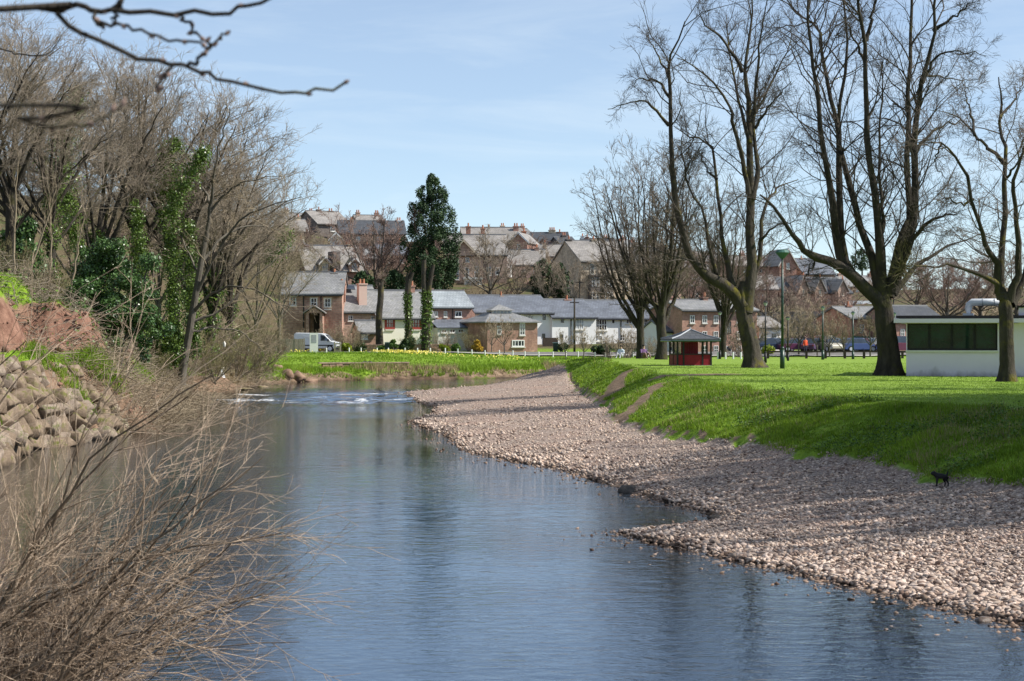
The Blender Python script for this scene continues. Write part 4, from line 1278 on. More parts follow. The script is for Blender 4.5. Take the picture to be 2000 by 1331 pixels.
# leaning riverside tree, traced
LEANSPEC = [dict(m=14, t0=0.15, ang=0.7, up=0.15, frac=0.34, npts=6, wig=0.18, lift=0.02, rk=0.011, rmin=0.012, k=4, lmin=0.6, lmax=4.5, tipward=0.3), dict(m=8, t0=0.2, ang=0.7, up=0.1, frac=0.5, npts=5, wig=0.2, rk=0.009, rmin=0.008, k=3, lmin=0.3, lmax=2), dict(m=5, t0=0.15, ang=0.6, up=0.08, frac=0.55, npts=3, wig=0.15, rk=0.008, rmin=0.007, k=3, lmin=0.2, lmax=1.0)]
traced_tree('leaning_tree', 'slender bare tree leaning over the river at the wood edge', 'tree', 352, 117,
    [(352, 752), (358, 715), (368, 660), (380, 590), (392, 520), (402, 460)], [12, 10, 9, 8.5, 7.5, 6.5],
    [([(402, 470), (412, 400), (420, 330), (435, 260), (450, 210)], 6, 1.5, -3), ([(385, 570), (420, 500), (470, 430), (530, 400), (590, 385)], 5, 1.2, -4),
     ([(395, 510), (440, 460), (500, 440), (560, 455)], 4.5, 1.2, 4), ([(378, 610), (420, 570), (480, 560), (540, 590), (560, 610)], 4.5, 1.2, -5), ([(370, 650), (410, 640), (470, 650), (520, 690)], 4, 1.1, 5),
     ([(408, 420), (450, 370), (500, 350), (555, 345)], 4, 1.1, -2), ([(412, 400), (380, 340), (360, 290)], 4, 1.1, 3), ([(392, 540), (360, 480), (340, 430)], 3.5, 1.1, 3), ([(420, 330), (460, 300), (500, 290)], 3.5, 1, 2),
     ([(375, 630), (440, 600), (520, 520), (570, 490)], 4, 1.1, 2)],
    (MT['bark_grey'], MT['twig_tan']), 24, LEANSPEC)


# ivy on trunks, evergreen shrubs
def ivy_on(name, label, path_px, Y, rad, n, seed, mat='ivy', size=0.17, cat='ivy'):
    rg = np.random.default_rng(seed)
    p = resample(px_path(path_px, Y, 0, rg), 40)
    i = rg.integers(0, 40, n)
    t = i / 39
    rr_ = np.interp(t, np.linspace(0, 1, len(rad)), rad) * (1 + 0.5 * np.sin(i * 0.9 + seed)) * rg.uniform(0.35, 1.1, n) ** 0.6
    dv = nrm(rg.normal(0, 1, (n, 3)))
    C = p[i] + dv * rr_[:, None] + rg.normal(0, 0.12, (n, 3))
    b = C[np.argmin(C[:, 2])].copy()
    V, Q = leaf_quads(C - b, size * rg.uniform(0.6, 1.3, n), rg, 1.1, nbias=dv * 1.3)
    o = obj(name, make_mesh(name, V, quads=Q, mat=MT[mat]), None, b)
    return tag(o, label, cat)


ivy_on('ivy', 'dense ivy climbing the thick trunk near the river', [(345, 700), (338, 600), (335, 500), (330, 400), (325, 320), (345, 280)], 117, [0.45, 0.5, 0.6, 0.75, 0.9, 0.4], 9500, 1, size=.12)
ivy_on('ivy', 'ivy on the dark trunk in the middle of the wood', [(283, 660), (278, 560), (272, 470), (262, 400)], 113, [0.3, 0.4, 0.4, 0.25], 5000, 2, size=.11)
ivy_on('ivy', 'big ivy clump high on the left bare tree', [(150, 480), (125, 380), (115, 300), (130, 230), (150, 180)], 110, [0.5, 0.8, 1.0, 0.9, 0.4], 9000, 3, size=.12)
ivy_on('ivy', 'ivy running along the limb above the thick ivied trunk', [(335, 420), (355, 370), (385, 320), (400, 295)], 114, [0.5, 0.6, 0.55, 0.3], 3500, 4, size=.12)
ivy_on('ivy', 'small ivy clump hanging over the garden at the wood edge', [(520, 510), (545, 480), (565, 455)], 160, [0.5, 0.9, 0.5], 1500, 5)
ivy_on('ivy', 'thin ivy column between the two dark trunks', [(380, 690), (376, 610), (372, 520), (368, 440)], 119, [0.4, 0.5, 0.5, 0.35], 5500, 6, size=.12)


def leafy_shrub(name, label, cat, loc, clumps, n, size, mat, seed, shell=0.6, stems=6, group=None, stem_mat='bark_grey', elong=1.5):
    rg = np.random.default_rng(seed)
    root = empty(name, loc, label, cat, group)
    C, dv = clump_points(rg, clumps, n, shell)
    V, Q = leaf_quads(C, size * rg.uniform(0.6, 1.3, n), rg, elong, nbias=dv * 0.9 + [0, 0, 0.4])
    obj('foliage', make_mesh('foliage', V, quads=Q, mat=MT[mat]), root)
    if stems:
        c = np.asarray(clumps, float)
        k = rg.integers(0, len(c), stems)
        e = c[k, :3]
        s = np.zeros((stems, 3)); s[:, :2] = rg.normal(0, 0.12, (stems, 2)); s[:, 2] = -0.15
        pp = np.stack([s, s * 0.5 + e * 0.5 + rg.normal(0, .1, (stems, 3)), e], 1)
        V, Q = tubes(pp, np.tile([0.06, 0.045, 0.02], (stems, 1)), 5)
        obj('stems', make_mesh('stems', V, quads=Q, mat=MT[stem_mat], smooth=True), root)
    return root


rg = np.random.default_rng(77)


def blob(n, rx, ry, rz, zc, r0, r1, rg):
    d = nrm(rg.normal(0, 1, (n, 3))) * rg.random((n, 1)) ** 0.4
    r = rg.uniform(r0, r1, n)
    c = d * [rx, ry, rz] + [0, 0, zc]
    return np.column_stack([c, r, r, r * rg.uniform(.7, 1, n)])


g = G(220, 96)
leafy_shrub('evergreen_shrub', 'large glossy evergreen shrub on the slope above the red scarp', 'shrub', g, blob(80, 3.0, 2.0, 3.5, 3.2, 0.3, 0.75, rg), 30000, 0.11, 'laurel', 51, stems=9, shell=.35)
g = G(140, 93)
leafy_shrub('evergreen_shrub', 'smaller dark evergreen shrub left of the large glossy one', 'shrub', g, blob(26, 1.4, 1.2, 1.6, 1.7, 0.2, 0.55, rg), 7000, 0.12, 'laurel', 52, shell=.35)
g = G(300, 118)
leafy_shrub('evergreen_shrub', 'evergreen shrub at the foot of the ivied trunk', 'shrub', g, blob(26, 1.8, 1.4, 1.7, 1.7, 0.2, 0.6, rg), 4800, 0.16, 'ivy', 53, shell=.35)
g = G(40, 100)
leafy_shrub('holly_bush', 'dark green holly at the left edge below pale saplings', 'shrub', g, blob(12, 1.6, 1.2, 2.0, 2.4, 0.5, 0.9, rg), 3600, 0.18, 'laurel', 54)
for i, (px, Y, hc, rz, key, lab) in enumerate([(70, 92, 3.2, 0, 'thicket', 'tangled tan thicket above the red scarp'), (130, 104, 3.0, 1, 'thicketB', 'olive thicket behind the smaller evergreen'), (20, 95, 3.4, 2, 'thicketB', 'olive thicket at the left edge'),
        (265, 112, 3.0, 3, 'thicket', 'tan thicket right of the large evergreen'), (310, 106, 2.2, 4, 'thicketB', 'olive thicket low on the bank'), (345, 122, 3.0, 5, 'thicket', 'tan thicket round the ivied trunk'),
        (420, 132, 4.4, 0.5, 'thicketB', 'olive thicket at the river bend'), (460, 142, 4.6, 1.5, 'thicket', 'tan thicket left of the drain outlet'), (500, 150, 4.4, 2.5, 'thicketB', 'olive thicket on the grass slope'),
        (515, 160, 4.2, 3.5, 'thicket', 'tan thicket below the wooden fence'), (390, 145, 5.0, 4.5, 'thicket', 'tall tan thicket behind the leaning tree'), (440, 158, 5.4, 5.5, 'thicketB', 'tall olive thicket behind the drain outlet'),
        (180, 112, 3.4, 0.8, 'thicket', 'tall tan thicket behind the large evergreen'), (90, 112, 3.8, 1.8, 'thicketB', 'tall olive thicket high on the slope'), (235, 128, 3.6, 2.8, 'thicket', 'tan thicket in the shade of the wood'), (490, 175, 5.4, 3.8, 'thicket', 'tan thicket left of the fence'), (300, 135, 3.8, 0.1, 'thicketB', 'olive thicket between the wood trunks'), (360, 150, 3.8, 1.3, 'thicket', 'tan thicket far back in the wood')]):
    place_tree(key, 'bare_shrub', lab, G(px, Y), hc, rz, 'shrub', wide=1.1)
# pale saplings at the left edge
SAP = [dict(m=10, t0=0.3, ang=0.5, up=0.3, frac=0.25, npts=5, wig=0.12, lift=0.04, rk=0.01, rmin=0.008, k=3, lmin=0.3, lmax=1.6), dict(m=6, t0=0.2, ang=0.5, up=0.2, frac=0.5, npts=3, wig=0.12, rk=0.008, rmin=0.006, k=3, lmin=0.2, lmax=0.8)]
for i, (pts, lab) in enumerate([([(25, 560), (28, 470), (32, 380), (35, 300)], 'pale sapling at the far left edge'), ([(50, 560), (75, 480), (95, 420), (110, 360)], 'pale sapling leaning right above the scarp'),
                                ([(95, 570), (100, 500), (98, 430), (92, 350)], 'straight pale sapling above the scarp'), ([(135, 590), (150, 500), (160, 440), (175, 380)], 'pale sapling next to the evergreen shrub')]):
    rg2 = np.random.default_rng(90 + i)
    Y = 92 + i
    p = resample(px_path(pts, Y, 0, rg2), 15, rg2, 0.03)
    p[0] = G(pts[0][0], Y, -0.1)
    b = p[0].copy(); p = p - b
    r = np.linspace(0.06, 0.015, 15)
    root = empty('sapling', b, lab, 'tree')
    obj('trunk', limb_mesh('trunk', p, r, MT['twig_tan'], 7), root)
    obj('crown', levels_mesh('crown', crown_levels(p[None], r[None], rg2, SAP), MT['twig_tan']), root)

# ------------------------------------------------------------------ willow shrub in the foreground, lower left
rg = np.random.default_rng(123)
YB = 13.5
root = empty('willow_shrub', (-4.6, YB, Hz(-4.6, YB)), 'tangled bare willow shrub leaning over the water in the left foreground', 'shrub')
b = np.array(root.location)
stems = []
ENDS = [(20, 640), (90, 660), (150, 640), (230, 690), (300, 640), (330, 760), (400, 720), (440, 800), (480, 850), (530, 900), (500, 960), (550, 1010), (520, 1060), (545, 1120), (490, 1160), (540, 1200), (470, 1240), (430, 1290), (380, 1330)]
for i in range(108):
    ex, ey = ENDS[i % len(ENDS)] if i < 19 else (rg.uniform(20, 500), rg.uniform(860, 1340))
    q = 1.0 if i < 19 else rg.uniform(0.5, 1.0)
    ds, de = rg.uniform(-1.2, 1.2), rg.uniform(-1.0, 1.8)
    spx, spy = rg.uniform(-420, 60), rg.uniform(1480, 1650)
    ex, ey = spx + (ex + rg.normal(0, 35) - spx) * q, spy + (ey + rg.normal(0, 40) - spy) * q
    s = P(spx, spy, YB + ds) - b; e = P(ex, ey, YB + de) - b
    bow = np.array([-.05, 0, 0.10]) * np.linalg.norm(e - s) * rg.uniform(.2, 1.2)
    m = (s + e) / 2 + bow + rg.normal(0, .06, 3)
    stems.append(resample([s, (s + m) / 2 + bow * .3 + rg.normal(0, .04, 3), m, (m + e) / 2 + bow * .2 + rg.normal(0, .05, 3), e], 14, rg, 0.015))
for i, p in enumerate(stems):
    r0 = rg.uniform(0.009, 0.022)
    r = r0 * np.linspace(1, 0.22, 14)
    sobj = obj('stem', limb_mesh('stem', p, r, MT['willow_stem'], 7), root)
    lv = crown_levels(p[None], r[None], rg, [dict(m=20, t0=0.1, ang=0.5, up=-0.04, frac=0.34, npts=6, wig=0.07, lift=0.01, rk=0.005, rmin=0.0033, k=3, lmin=0.25, lmax=1.4, tipward=0.35),
                                             dict(m=4, t0=0.15, ang=0.6, up=0.0, frac=0.42, npts=4, wig=0.1, rk=0.0045, rmin=0.0024, k=3, lmin=0.1, lmax=0.5)])
    obj('twigs', levels_mesh('twigs', lv, MT['willow']), sobj)["kind"] = "stuff"

# branches of a riverside tree hanging into the top left corner, close to the lens
rg = np.random.default_rng(9)
YT = 4.2
tb = np.array([-3.6, 4.6, Hz(-3.6, 4.6)])
root = empty('riverside_tree', tb, 'dark out-of-focus branches with buds hanging in at the top left', 'tree')
obj('trunk', trunk_mesh('trunk', np.array([tb, [-3.65, 4.6, 2.5], [-3.6, 4.6, 5.0], [-3.5, 4.6, 8.0]]) - tb + [0, 0, -.1], [0.2, 0.17, 0.15, 0.1], MT['bark'], seed=4), root)


def near_branch(pts, Y, r0, r1, dy=0.0, start=None, buds=True, pm=root):
    q = [P(px, py, Y + dy * i / max(1, len(pts) - 1)) for i, (px, py) in enumerate(pts)]
    if start is not None: q = [np.array(start)] + q
    p = resample(q, 22, rg, 0.004) - tb
    r = np.linspace(r0, r1, 22) * Y / F * 0.8
    o = obj('branch', limb_mesh('branch', p, r, MT['bark'], 8), pm)
    if buds:
        Vb, Qb = [], []
        for k in list(range(6, 22, 4)) + [21]:
            d = nrm(p[min(k, 21)] - p[k - 1] + rg.normal(0, .006, 3))
            bp = np.stack([p[k], p[k] + d * 0.007, p[k] + d * 0.016])[None]
            V, Q = tubes(bp, np.array([[0.003, 0.0062, 0.001]]), 6)
            Vb.append((V, Q))
        V, Q = join(Vb)
        obj('buds', make_mesh('buds', V, quads=Q, mat=MT['twig_purple'], smooth=True), o)
    return o


near_branch([(-20, 22), (60, 20), (150, 18), (185, 16), (240, 24), (340, 27), (430, 27), (480, 12), (530, -8)], YT, 9, 4.5, start=(-3.55, 4.6, 5.1))
near_branch([(110, 25), (170, 72), (260, 108), (330, 124), (370, 130), (420, 155), (480, 170), (560, 183), (610, 178), (672, 164)], YT, 6.5, 3.5, 0.15)
near_branch([(180, 18), (198, 50), (220, 48), (270, 58), (340, 80), (400, 88)], YT, 5, 3, -0.2)
near_branch([(350, 28), (380, 62), (412, 90)], YT, 4, 3, 0)
near_branch([(366, 130), (395, 108), (412, 92), (436, 66)], YT, 5, 3, 0)
near_branch([(225, 25), (235, 5), (245, -20)], YT, 5, 4, 0, buds=False)
near_branch([(225, 50), (225, 25), (240, -10)], YT, 4, 3, 0, buds=False)
near_branch([(335, 130), (320, 155), (305, 170)], YT, 3, 2.5, 0)
near_branch([(-20, 205), (40, 235), (110, 245), (170, 240), (210, 222), (240, 208)], 3.4, 5.5, 3, 0.1, start=(-3.4, 4.2, 4.9))
near_branch([(-20, 90), (30, 105), (80, 108), (100, 100), (118, 75)], 12, 2.2, 1.2, 0.2, start=(-4.0, 10, 6.2), buds=False)

# ------------------------------------------------------------------ houses
def window_at(root, u, z, w, h, y=0.0, frame='white', glass='glass', mull=1, trans=1, sill=True, surround=None, rz=None):
    """window on the wall plane y (facing -y): frame part with pane and sill sub-parts; u,z = centre"""
    f = max(0.05, min(0.1, w * 0.1))
    m = MB()
    x0, x1, z0, z1 = u - w / 2, u + w / 2, z - h / 2, z + h / 2
    yf0, yf1 = y - 0.06, y + 0.05
    m.box(x0, x0 + f, yf0, yf1, z0, z1); m.box(x1 - f, x1, yf0, yf1, z0, z1)
    m.box(x0 + f, x1 - f, yf0, yf1, z0, z0 + f); m.box(x0 + f, x1 - f, yf0, yf1, z1 - f, z1)
    for i in range(mull):
        c = x0 + (i + 1) * w / (mull + 1)
        m.box(c - f * .35, c + f * .35, yf0 + 0.004, yf1, z0 + f, z1 - f)
    for i in range(trans):
        c = z0 + (i + 1) * h / (trans + 1)
        m.box(x0 + f, x1 - f, yf0 + 0.008, yf1, c - f * .35, c + f * .35)
    if surround:
        s_ = f * 1.9
        m.box(x0 - s_, x0, y - 0.045, y + .05, z0 - s_, z1 + s_, 1); m.box(x1, x1 + s_, y - 0.045, y + .05, z0 - s_, z1 + s_, 1)
        m.box(x0, x1, y - 0.045, y + .05, z1, z1 + s_, 1); m.box(x0, x1, y - 0.045, y + .05, z0 - s_, z0, 1)
    o = m.build('window', [MT[frame], MT[surround or frame]], root)
    MB().box(x0 + f * .5, x1 - f * .5, y - 0.02, y + 0.03, z0 + f * .5, z1 - f * .5).build('pane', MT[glass], o)
    if sill:
        MB().box(x0 - f, x1 + f, y - 0.14, y + 0.04, z0 - 0.12 - (0.2 if surround else 0), z0 - 0.005 - (0.2 if surround else 0)).build('sill', MT['off_white'], o)
    return o


def chimney(parent, x, y, z0, z1, w, d, mat, pots=2):
    m = MB()
    m.box(x - w / 2, x + w / 2, y - d / 2, y + d / 2, z0, z1, 0)
    m.box(x - w / 2 - .08, x + w / 2 + .08, y - d / 2 - .08, y + d / 2 + .08, z1, z1 + .14, 0)
    for i in range(pots):
        c = x + (i - (pots - 1) / 2) * w / max(1, pots) * 0.9
        m.cyl(c, y, z1 + .14, z1 + .65, .13, .11, 8, 1)
    return m.build('chimney', [MT[mat], MT['terracotta']], parent)


def roof_gx(w, d, h, rh, ov=0.3, th=0.16):
    m = MB()
    for s in (0, 1):
        e_y, r_y = (-ov, d / 2) if s == 0 else (d + ov, d / 2)
        k = rh / (d / 2)
        ze = h - ov * k
        poly = [(e_y, ze + 0.02), (r_y, h + rh + 0.02), (r_y, h + rh + 0.02 + th), (e_y, ze + th + 0.02)]
        m.prismx(poly, -w / 2 - ov * .6, w / 2 + ov * .6)
    m.prismx([(d / 2 - .16, h + rh + th * .55), (d / 2 + .16, h + rh + th * .55), (d / 2, h + rh + th + .12)], -w / 2 - ov * .6, w / 2 + ov * .6, 1)
    return m


def roof_gy(w, d, h, rh, ov=0.3, th=0.16):
    m = MB()
    k = rh / (w / 2)
    for s in (-1, 1):
        xe = s * (w / 2 + ov); ze = h - ov * k
        m.prism([(xe, ze + .02), (0, h + rh + .02), (0, h + rh + .02 + th), (xe, ze + th + .02)], -ov, d)
    return m


def roof_hip(w, d, h, rh, ov=0.35, ridge=0.35):
    m = MB()
    x, y0, y1 = w / 2 + ov, -ov, d + ov
    rl = max(0.05, w * ridge / 2)
    V = [(-x, y0, h), (x, y0, h), (x, y1, h), (-x, y1, h), (-x, y0, h + .14), (x, y0, h + .14), (x, y1, h + .14), (-x, y1, h + .14), (-rl, d / 2, h + rh), (rl, d / 2, h + rh)]
    m.add(V, [(3, 2, 1, 0), (0, 1, 5, 4), (1, 2, 6, 5), (2, 3, 7, 6), (3, 0, 4, 7), (4, 5, 9, 8), (5, 6, 9), (6, 7, 8, 9), (7, 4, 8)])
    return m


def house(name, label, Y, x0, x1, base, eave, ridge, wall, roof, depth=7.0, yaw=0.0, style='gx', wins=(), chims=(), barge=None, cat='house', ov=0.3, pipes=(), yscale=1.0, quoin=None):
    """photo extents (px) of the front at distance Y; returns root, converters"""
    k = Y / F
    xc = (x0 + x1) / 2
    org = P(xc, base, Y)
    root = empty(name, org, label, cat, rz=yaw)
    w = (x1 - x0) * k / max(0.6, math.cos(yaw)); h = (base - eave) * k; rh = max(0.6, (eave - ridge) * (Y + depth / 2) / F)
    U = lambda px: (px - xc) * k / max(0.6, math.cos(yaw))
    Z = lambda py: (base - py) * k
    m = MB()
    low = -4.0
    if style == 'gx':
        m.prismx([(0, low), (depth, low), (depth, h), (depth / 2, h + rh), (0, h)], -w / 2, w / 2)
        r = roof_gx(w, depth, h, rh, ov)
    elif style == 'gy':
        m.prism([(-w / 2, low), (w / 2, low), (w / 2, h), (0, h + rh), (-w / 2, h)], 0, depth)
        r = roof_gy(w, depth, h, rh, ov)
    else:
        m.box(-w / 2, w / 2, 0, depth, low, h)
        r = roof_hip(w, depth, h, rh)
    m.build('wall', MT[wall], root)
    ro = r.build('roof', [MT[roof], MT['lead' if style != 'gx' else 'slate_dark']], root)
    if barge:
        b = MB()
        kx = rh / (w / 2)
        for s in (-1, 1):
            b.prism([(s * (w / 2 + ov), h - ov * kx - .12), (0, h + rh - .12), (0, h + rh + .2), (s * (w / 2 + ov), h - ov * kx + .2)], -ov - .07, -ov - .005)
        b.build('bargeboard', MT[barge], root)
    if style == 'gx':
        MB().box(-w / 2 - .1, w / 2 + .1, -ov - .1, -ov - .005, h - ov * rh / (depth / 2) - .1, h - ov * rh / (depth / 2) + .03).build('gutter', MT['black'], root)
    for (px, py, ww, hh_, *o) in wins:
        kw = o[0] if o else {}
        window_at(root, U(px), Z(py), ww * k, hh_ * k, **kw)
    for (px, top, ww, mat, *o) in chims:
        yo = o[0] if o else 0.5
        zt = (base - top) * (Y + depth * yo) / F
        chimney(ro, U(px), depth * yo, h * .8, zt - .5, ww * k, 0.7, mat, max(1, int(ww * k / 0.4)))
    for px in pipes:
        MB().cyl(U(px), -.08, low * .2, h - .1, .06, k=6).build('drainpipe', MT['black'], root)
    return root, U, Z, k, ro


R4 = dict(mull=1, trans=1)
RED = dict(frame='red_frame', mull=2, trans=1, surround='red_frame')
DK = dict(frame='black', mull=1, trans=1, sill=False)
SASH = dict(mull=0, trans=1, frame='white')
# -- riverside row
c, U, Z, k, ro = house('brick_cottage', 'red stone cottage with gabled porch and grey slate roof left of the pollards', 208, 552, 668, 655, 574, 533, 'sandstone_red', 'slate', 7.5, 0.0,
    wins=[(572, 588, 13, 18, R4), (613, 591, 12, 17, dict(R4, surround='stone_buff')), (640, 592, 12, 17, dict(R4, surround='stone_buff'))], chims=[(647, 528, 13, 'stone_grey', 0.5), (664, 548, 14, 'brick_red', 0.3)], pipes=(593, 627))
m = MB(); w2 = 16 * k
m.box(U(617) - w2, U(617) - w2 + .3, -1.8, 0, -.5, Z(612)); m.box(U(617) + w2 - .3, U(617) + w2, -1.8, 0, -.5, Z(612))
m.prism([(U(617) - w2, Z(612)), (U(617) + w2, Z(612)), (U(617), Z(600))], -1.8, -1.5)
po = m.build('porch', MT['sandstone_red'], c)
m = MB()
for s in (-1, 1):
    m.prism([(U(617) + s * (w2 + .3), Z(613)), (U(617), Z(599)), (U(617), Z(597)), (U(617) + s * (w2 + .3), Z(611))], -2.0, 0)
m.build('porch_roof', MT['slate_brown'], po)
MB().box(U(613), U(627), -.06, -.01, 0, Z(614)).build('door', MT['dark_wood'], c)
c, U, Z, k, ro = house('low_cottage', 'low grey-roofed wing with two skylights joined to the red stone cottage', 211, 666, 742, 655, 608, 560, 'sandstone', 'slate', 8, 0.34, wins=[(685, 622, 10, 10, R4), (728, 622, 9, 9, R4)])
for px in (675, 698):
    o = MB().box(-.45, .45, -.4, .4, 0, .08).build('skylight', MT['glass'], ro, loc=(U(px), 2.9, Z(567) + .32)); o.rotation_euler = (math.atan2((608 - 560), 4 / k), 0, 0)
chimney(ro, U(712), 1.2, Z(608), Z(556), 16 * k, 1.0, 'render_pink', 2)
c, U, Z, k, ro = house('cream_cottage', 'cream cottage with dark red window frames behind the pollard trunks', 212, 738, 846, 662, 620, 570, 'render_cream', 'slate', 8, 0.34, wins=[(762, 632, 15, 17, RED), (812, 632, 17, 17, RED)], chims=[(824, 552, 8, 'brick_red', 0.5)])
c, U, Z, k, ro = house('brick_house', 'brick house with pale slate roof right of the ivied pollard', 215, 836, 922, 668, 600, 570, 'brick_red', 'slate_pale', 7, 0.34, wins=[(850, 614, 11, 10, dict(mull=1, trans=0)), (870, 614, 7, 11, SASH), (895, 614, 14, 11, dict(mull=1, trans=0))], chims=[(866, 558, 6, 'sandstone', 0.7)], pipes=(884,))
m = MB(); m.prismx([(-3.2, Z(642)), (-.01, Z(626)), (-.01, Z(624)), (-3.2, Z(640))], U(838), U(932)); m.build('lean_to_roof', MT['slate_blue'], c)
MB().box(U(840), U(930), -3.0, -.02, -2, Z(641)).build('lean_to_wall', MT['off_white'], c)
for px in (852, 868, 884, 906):
    window_at(c, U(px), Z(647), 11 * k, 7 * k, y=-3.0, mull=1, trans=0)
house('white_gabled_house', 'white gable with terracotta verge behind the brick house', 226, 898, 934, 660, 604, 578, 'render_white', 'slate', 9, 0.25, 'gy', barge='terracotta')
c, U, Z, k, ro = house('hip_roofed_house', 'red brick house with hipped roof and white lantern beside the white terrace', 207, 952, 1050, 694, 631, 608, 'brick_red', 'slate', 9, 0.34, 'hip', wins=[(1020, 643, 11, 24, dict(mull=1, trans=2)), (1012, 671, 26, 13, dict(mull=3, trans=0)), (975, 645, 9, 16, SASH)])
lz = Z(612)
m = MB(); m.box(-1.15, 1.15, 3.5, 5.5, lz - .6, lz + .35); la = m.build('lantern', MT['off_white'], ro)
m = MB(); m.add([(-1.45, 3.2, lz + .35), (1.45, 3.2, lz + .35), (1.45, 5.8, lz + .35), (-1.45, 5.8, lz + .35), (0, 4.5, lz + 1.05)], [(0, 1, 4), (1, 2, 4), (2, 3, 4), (3, 0, 4), (3, 2, 1, 0)]); m.build('lantern_roof', MT['slate'], ro)
for i in range(5):
    MB().box(-.95 + i * .42, -.72 + i * .42, 3.45, 3.49, lz - .15, lz + .27).build('louvre', MT['lead'], ro)
c, U, Z, k, ro = house('white_terrace_house', 'white terraced house with long blue slate roof behind the lantern house', 221, 928, 1080, 686, 611, 579, 'render_white', 'slate_blue', 9, 0.34, wins=[(1033, 620, 18, 9, dict(mull=2, trans=0, frame='off_white')), (1063, 620, 6, 10, DK), (1062, 656, 6, 8, DK), (1010, 622, 8, 9, R4)], chims=[(1003, 573, 6, 'sandstone', .5)])
MB().box(U(1046), U(1075), -2.6, -2.4, -2, Z(660)).build('garage_door', MT['dark_wood'], c)
c, U, Z, k, ro = house('white_terrace_house', 'white terraced house with tall glazed stair window and dark downpipes', 223, 1078, 1165, 690, 620, 587, 'render_white', 'slate_blue', 9, 0.34, wins=[(1098, 626, 6, 9, DK), (1097, 658, 6, 9, DK), (1131, 633, 20, 22, dict(mull=3, trans=1, glass='curtain')), (1140, 664, 10, 10, R4)], chims=[(1134, 580, 13, 'brick_red', .5)], pipes=(1115, 1122))
c, U, Z, k, ro = house('white_terrace_house', 'white terraced house at the right end of the row behind the park trees', 226, 1163, 1300, 690, 622, 589, 'render_white', 'slate_blue', 9, 0.34, wins=[(1174, 635, 22, 22, dict(mull=3, trans=1, glass='glass')), (1168, 661, 15, 11, dict(mull=1, trans=0, glass='curtain')), (1228, 628, 11, 9, dict(mull=1, trans=0)), (1197, 628, 4, 7, DK), (1262, 630, 8, 10, R4), (1215, 660, 9, 11, R4)], pipes=(1163, 1212))
MB().box(U(1195), U(1300), -2.5, -2.2, -3, Z(674)).build('garden_wall', MT['brick_orange'], c)
# -- garden wall, shed and gate in front of the row
s_, U, Z, k, ro = house('garden_shed', 'small grey-roofed garden shed with white glazed front', 207, 702, 736, 672, 648, 629, 'sandstone_red', 'slate', 3, 0.34, wins=[(712, 655, 12, 15, dict(mull=2, trans=0))])
# -- upper town, left
c, U, Z, k, ro = house('gabled_villa', 'stone villa with white arched dormers above the red cottage', 262, 600, 712, 575, 528, 480, 'sandstone_red', 'slate_brown', 10, 0.35, wins=[(667, 540, 12, 15, R4)], chims=[(606, 462, 9, 'stone_buff', .5), (700, 470, 9, 'stone_buff', .5)])
for px in (634, 690):
    u, w = U(px), 20 * k
    m = MB(); m.prism([(u - w / 2, Z(532)), (u + w / 2, Z(532)), (u + w / 2, Z(516)), (u, Z(505)), (u - w / 2, Z(516))], -.4, 4); d_ = m.build('dormer', MT['sandstone'], c)
    m = MB()
    for s in (-1, 1): m.prism([(u + s * (w / 2 + .25), Z(518)), (u, Z(505)), (u, Z(502)), (u + s * (w / 2 + .25), Z(515))], -.75, 4)
    m.build('dormer_roof', MT['slate_dark'], d_)
    m = MB()
    for s in (-1, 1): m.prism([(u + s * (w / 2 + .25), Z(519)), (u, Z(506)), (u, Z(502.5)), (u + s * (w / 2 + .25), Z(515.5))], -.85, -.76)
    m.build('bargeboard', MT['white'], d_)
    window_at(c, u, Z(522), 11 * k, 15 * k, y=-.4, frame='white', glass='curtain', mull=1, trans=0)
MB().box(U(646), U(659), -1.6, 1.5, Z(560), Z(492)).build('chimney_breast', MT['stone_grey'], c)
house('ridge_villa', 'pale-roofed gabled house on the skyline at upper left', 350, 622, 682, 470, 438, 412, 'stone_grey', 'slate_brown', 10, 0.55, wins=[(650, 448, 10, 9, R4)], chims=[(646, 404, 7, 'stone_grey', .5), (668, 406, 11, 'stone_grey', .5)])
house('white_gabled_house', 'small white gabled dormer house below the skyline villa', 318, 645, 668, 486, 467, 456, 'render_white', 'slate', 6, 0.1, 'gy', wins=[(656, 467, 7, 10, R4)], barge='white')
house('dark_roofed_house', 'long dark-roofed house behind the spreading bare tree', 335, 664, 792, 490, 457, 431, 'sandstone', 'slate_dark', 9, 0.15, wins=[(700, 468, 8, 10, R4), (740, 468, 8, 10, R4)], chims=[(783, 424, 9, 'render_white', .5), (690, 424, 7, 'stone_buff', .5)])
house('hill_house', 'brown stone house half hidden by the wood at upper left', 330, 548, 602, 485, 452, 428, 'sandstone', 'slate_brown', 8, 0.3, wins=[(575, 464, 8, 11, R4)], chims=[(590, 418, 8, 'stone_buff', .5)])
house('hill_house', 'grey-roofed house between the wood and the arched-dormer villa', 290, 545, 600, 530, 492, 466, 'sandstone_red', 'slate', 8, 0.34, wins=[(570, 508, 9, 12, R4)], chims=[(558, 458, 8, 'sandstone', .5)])
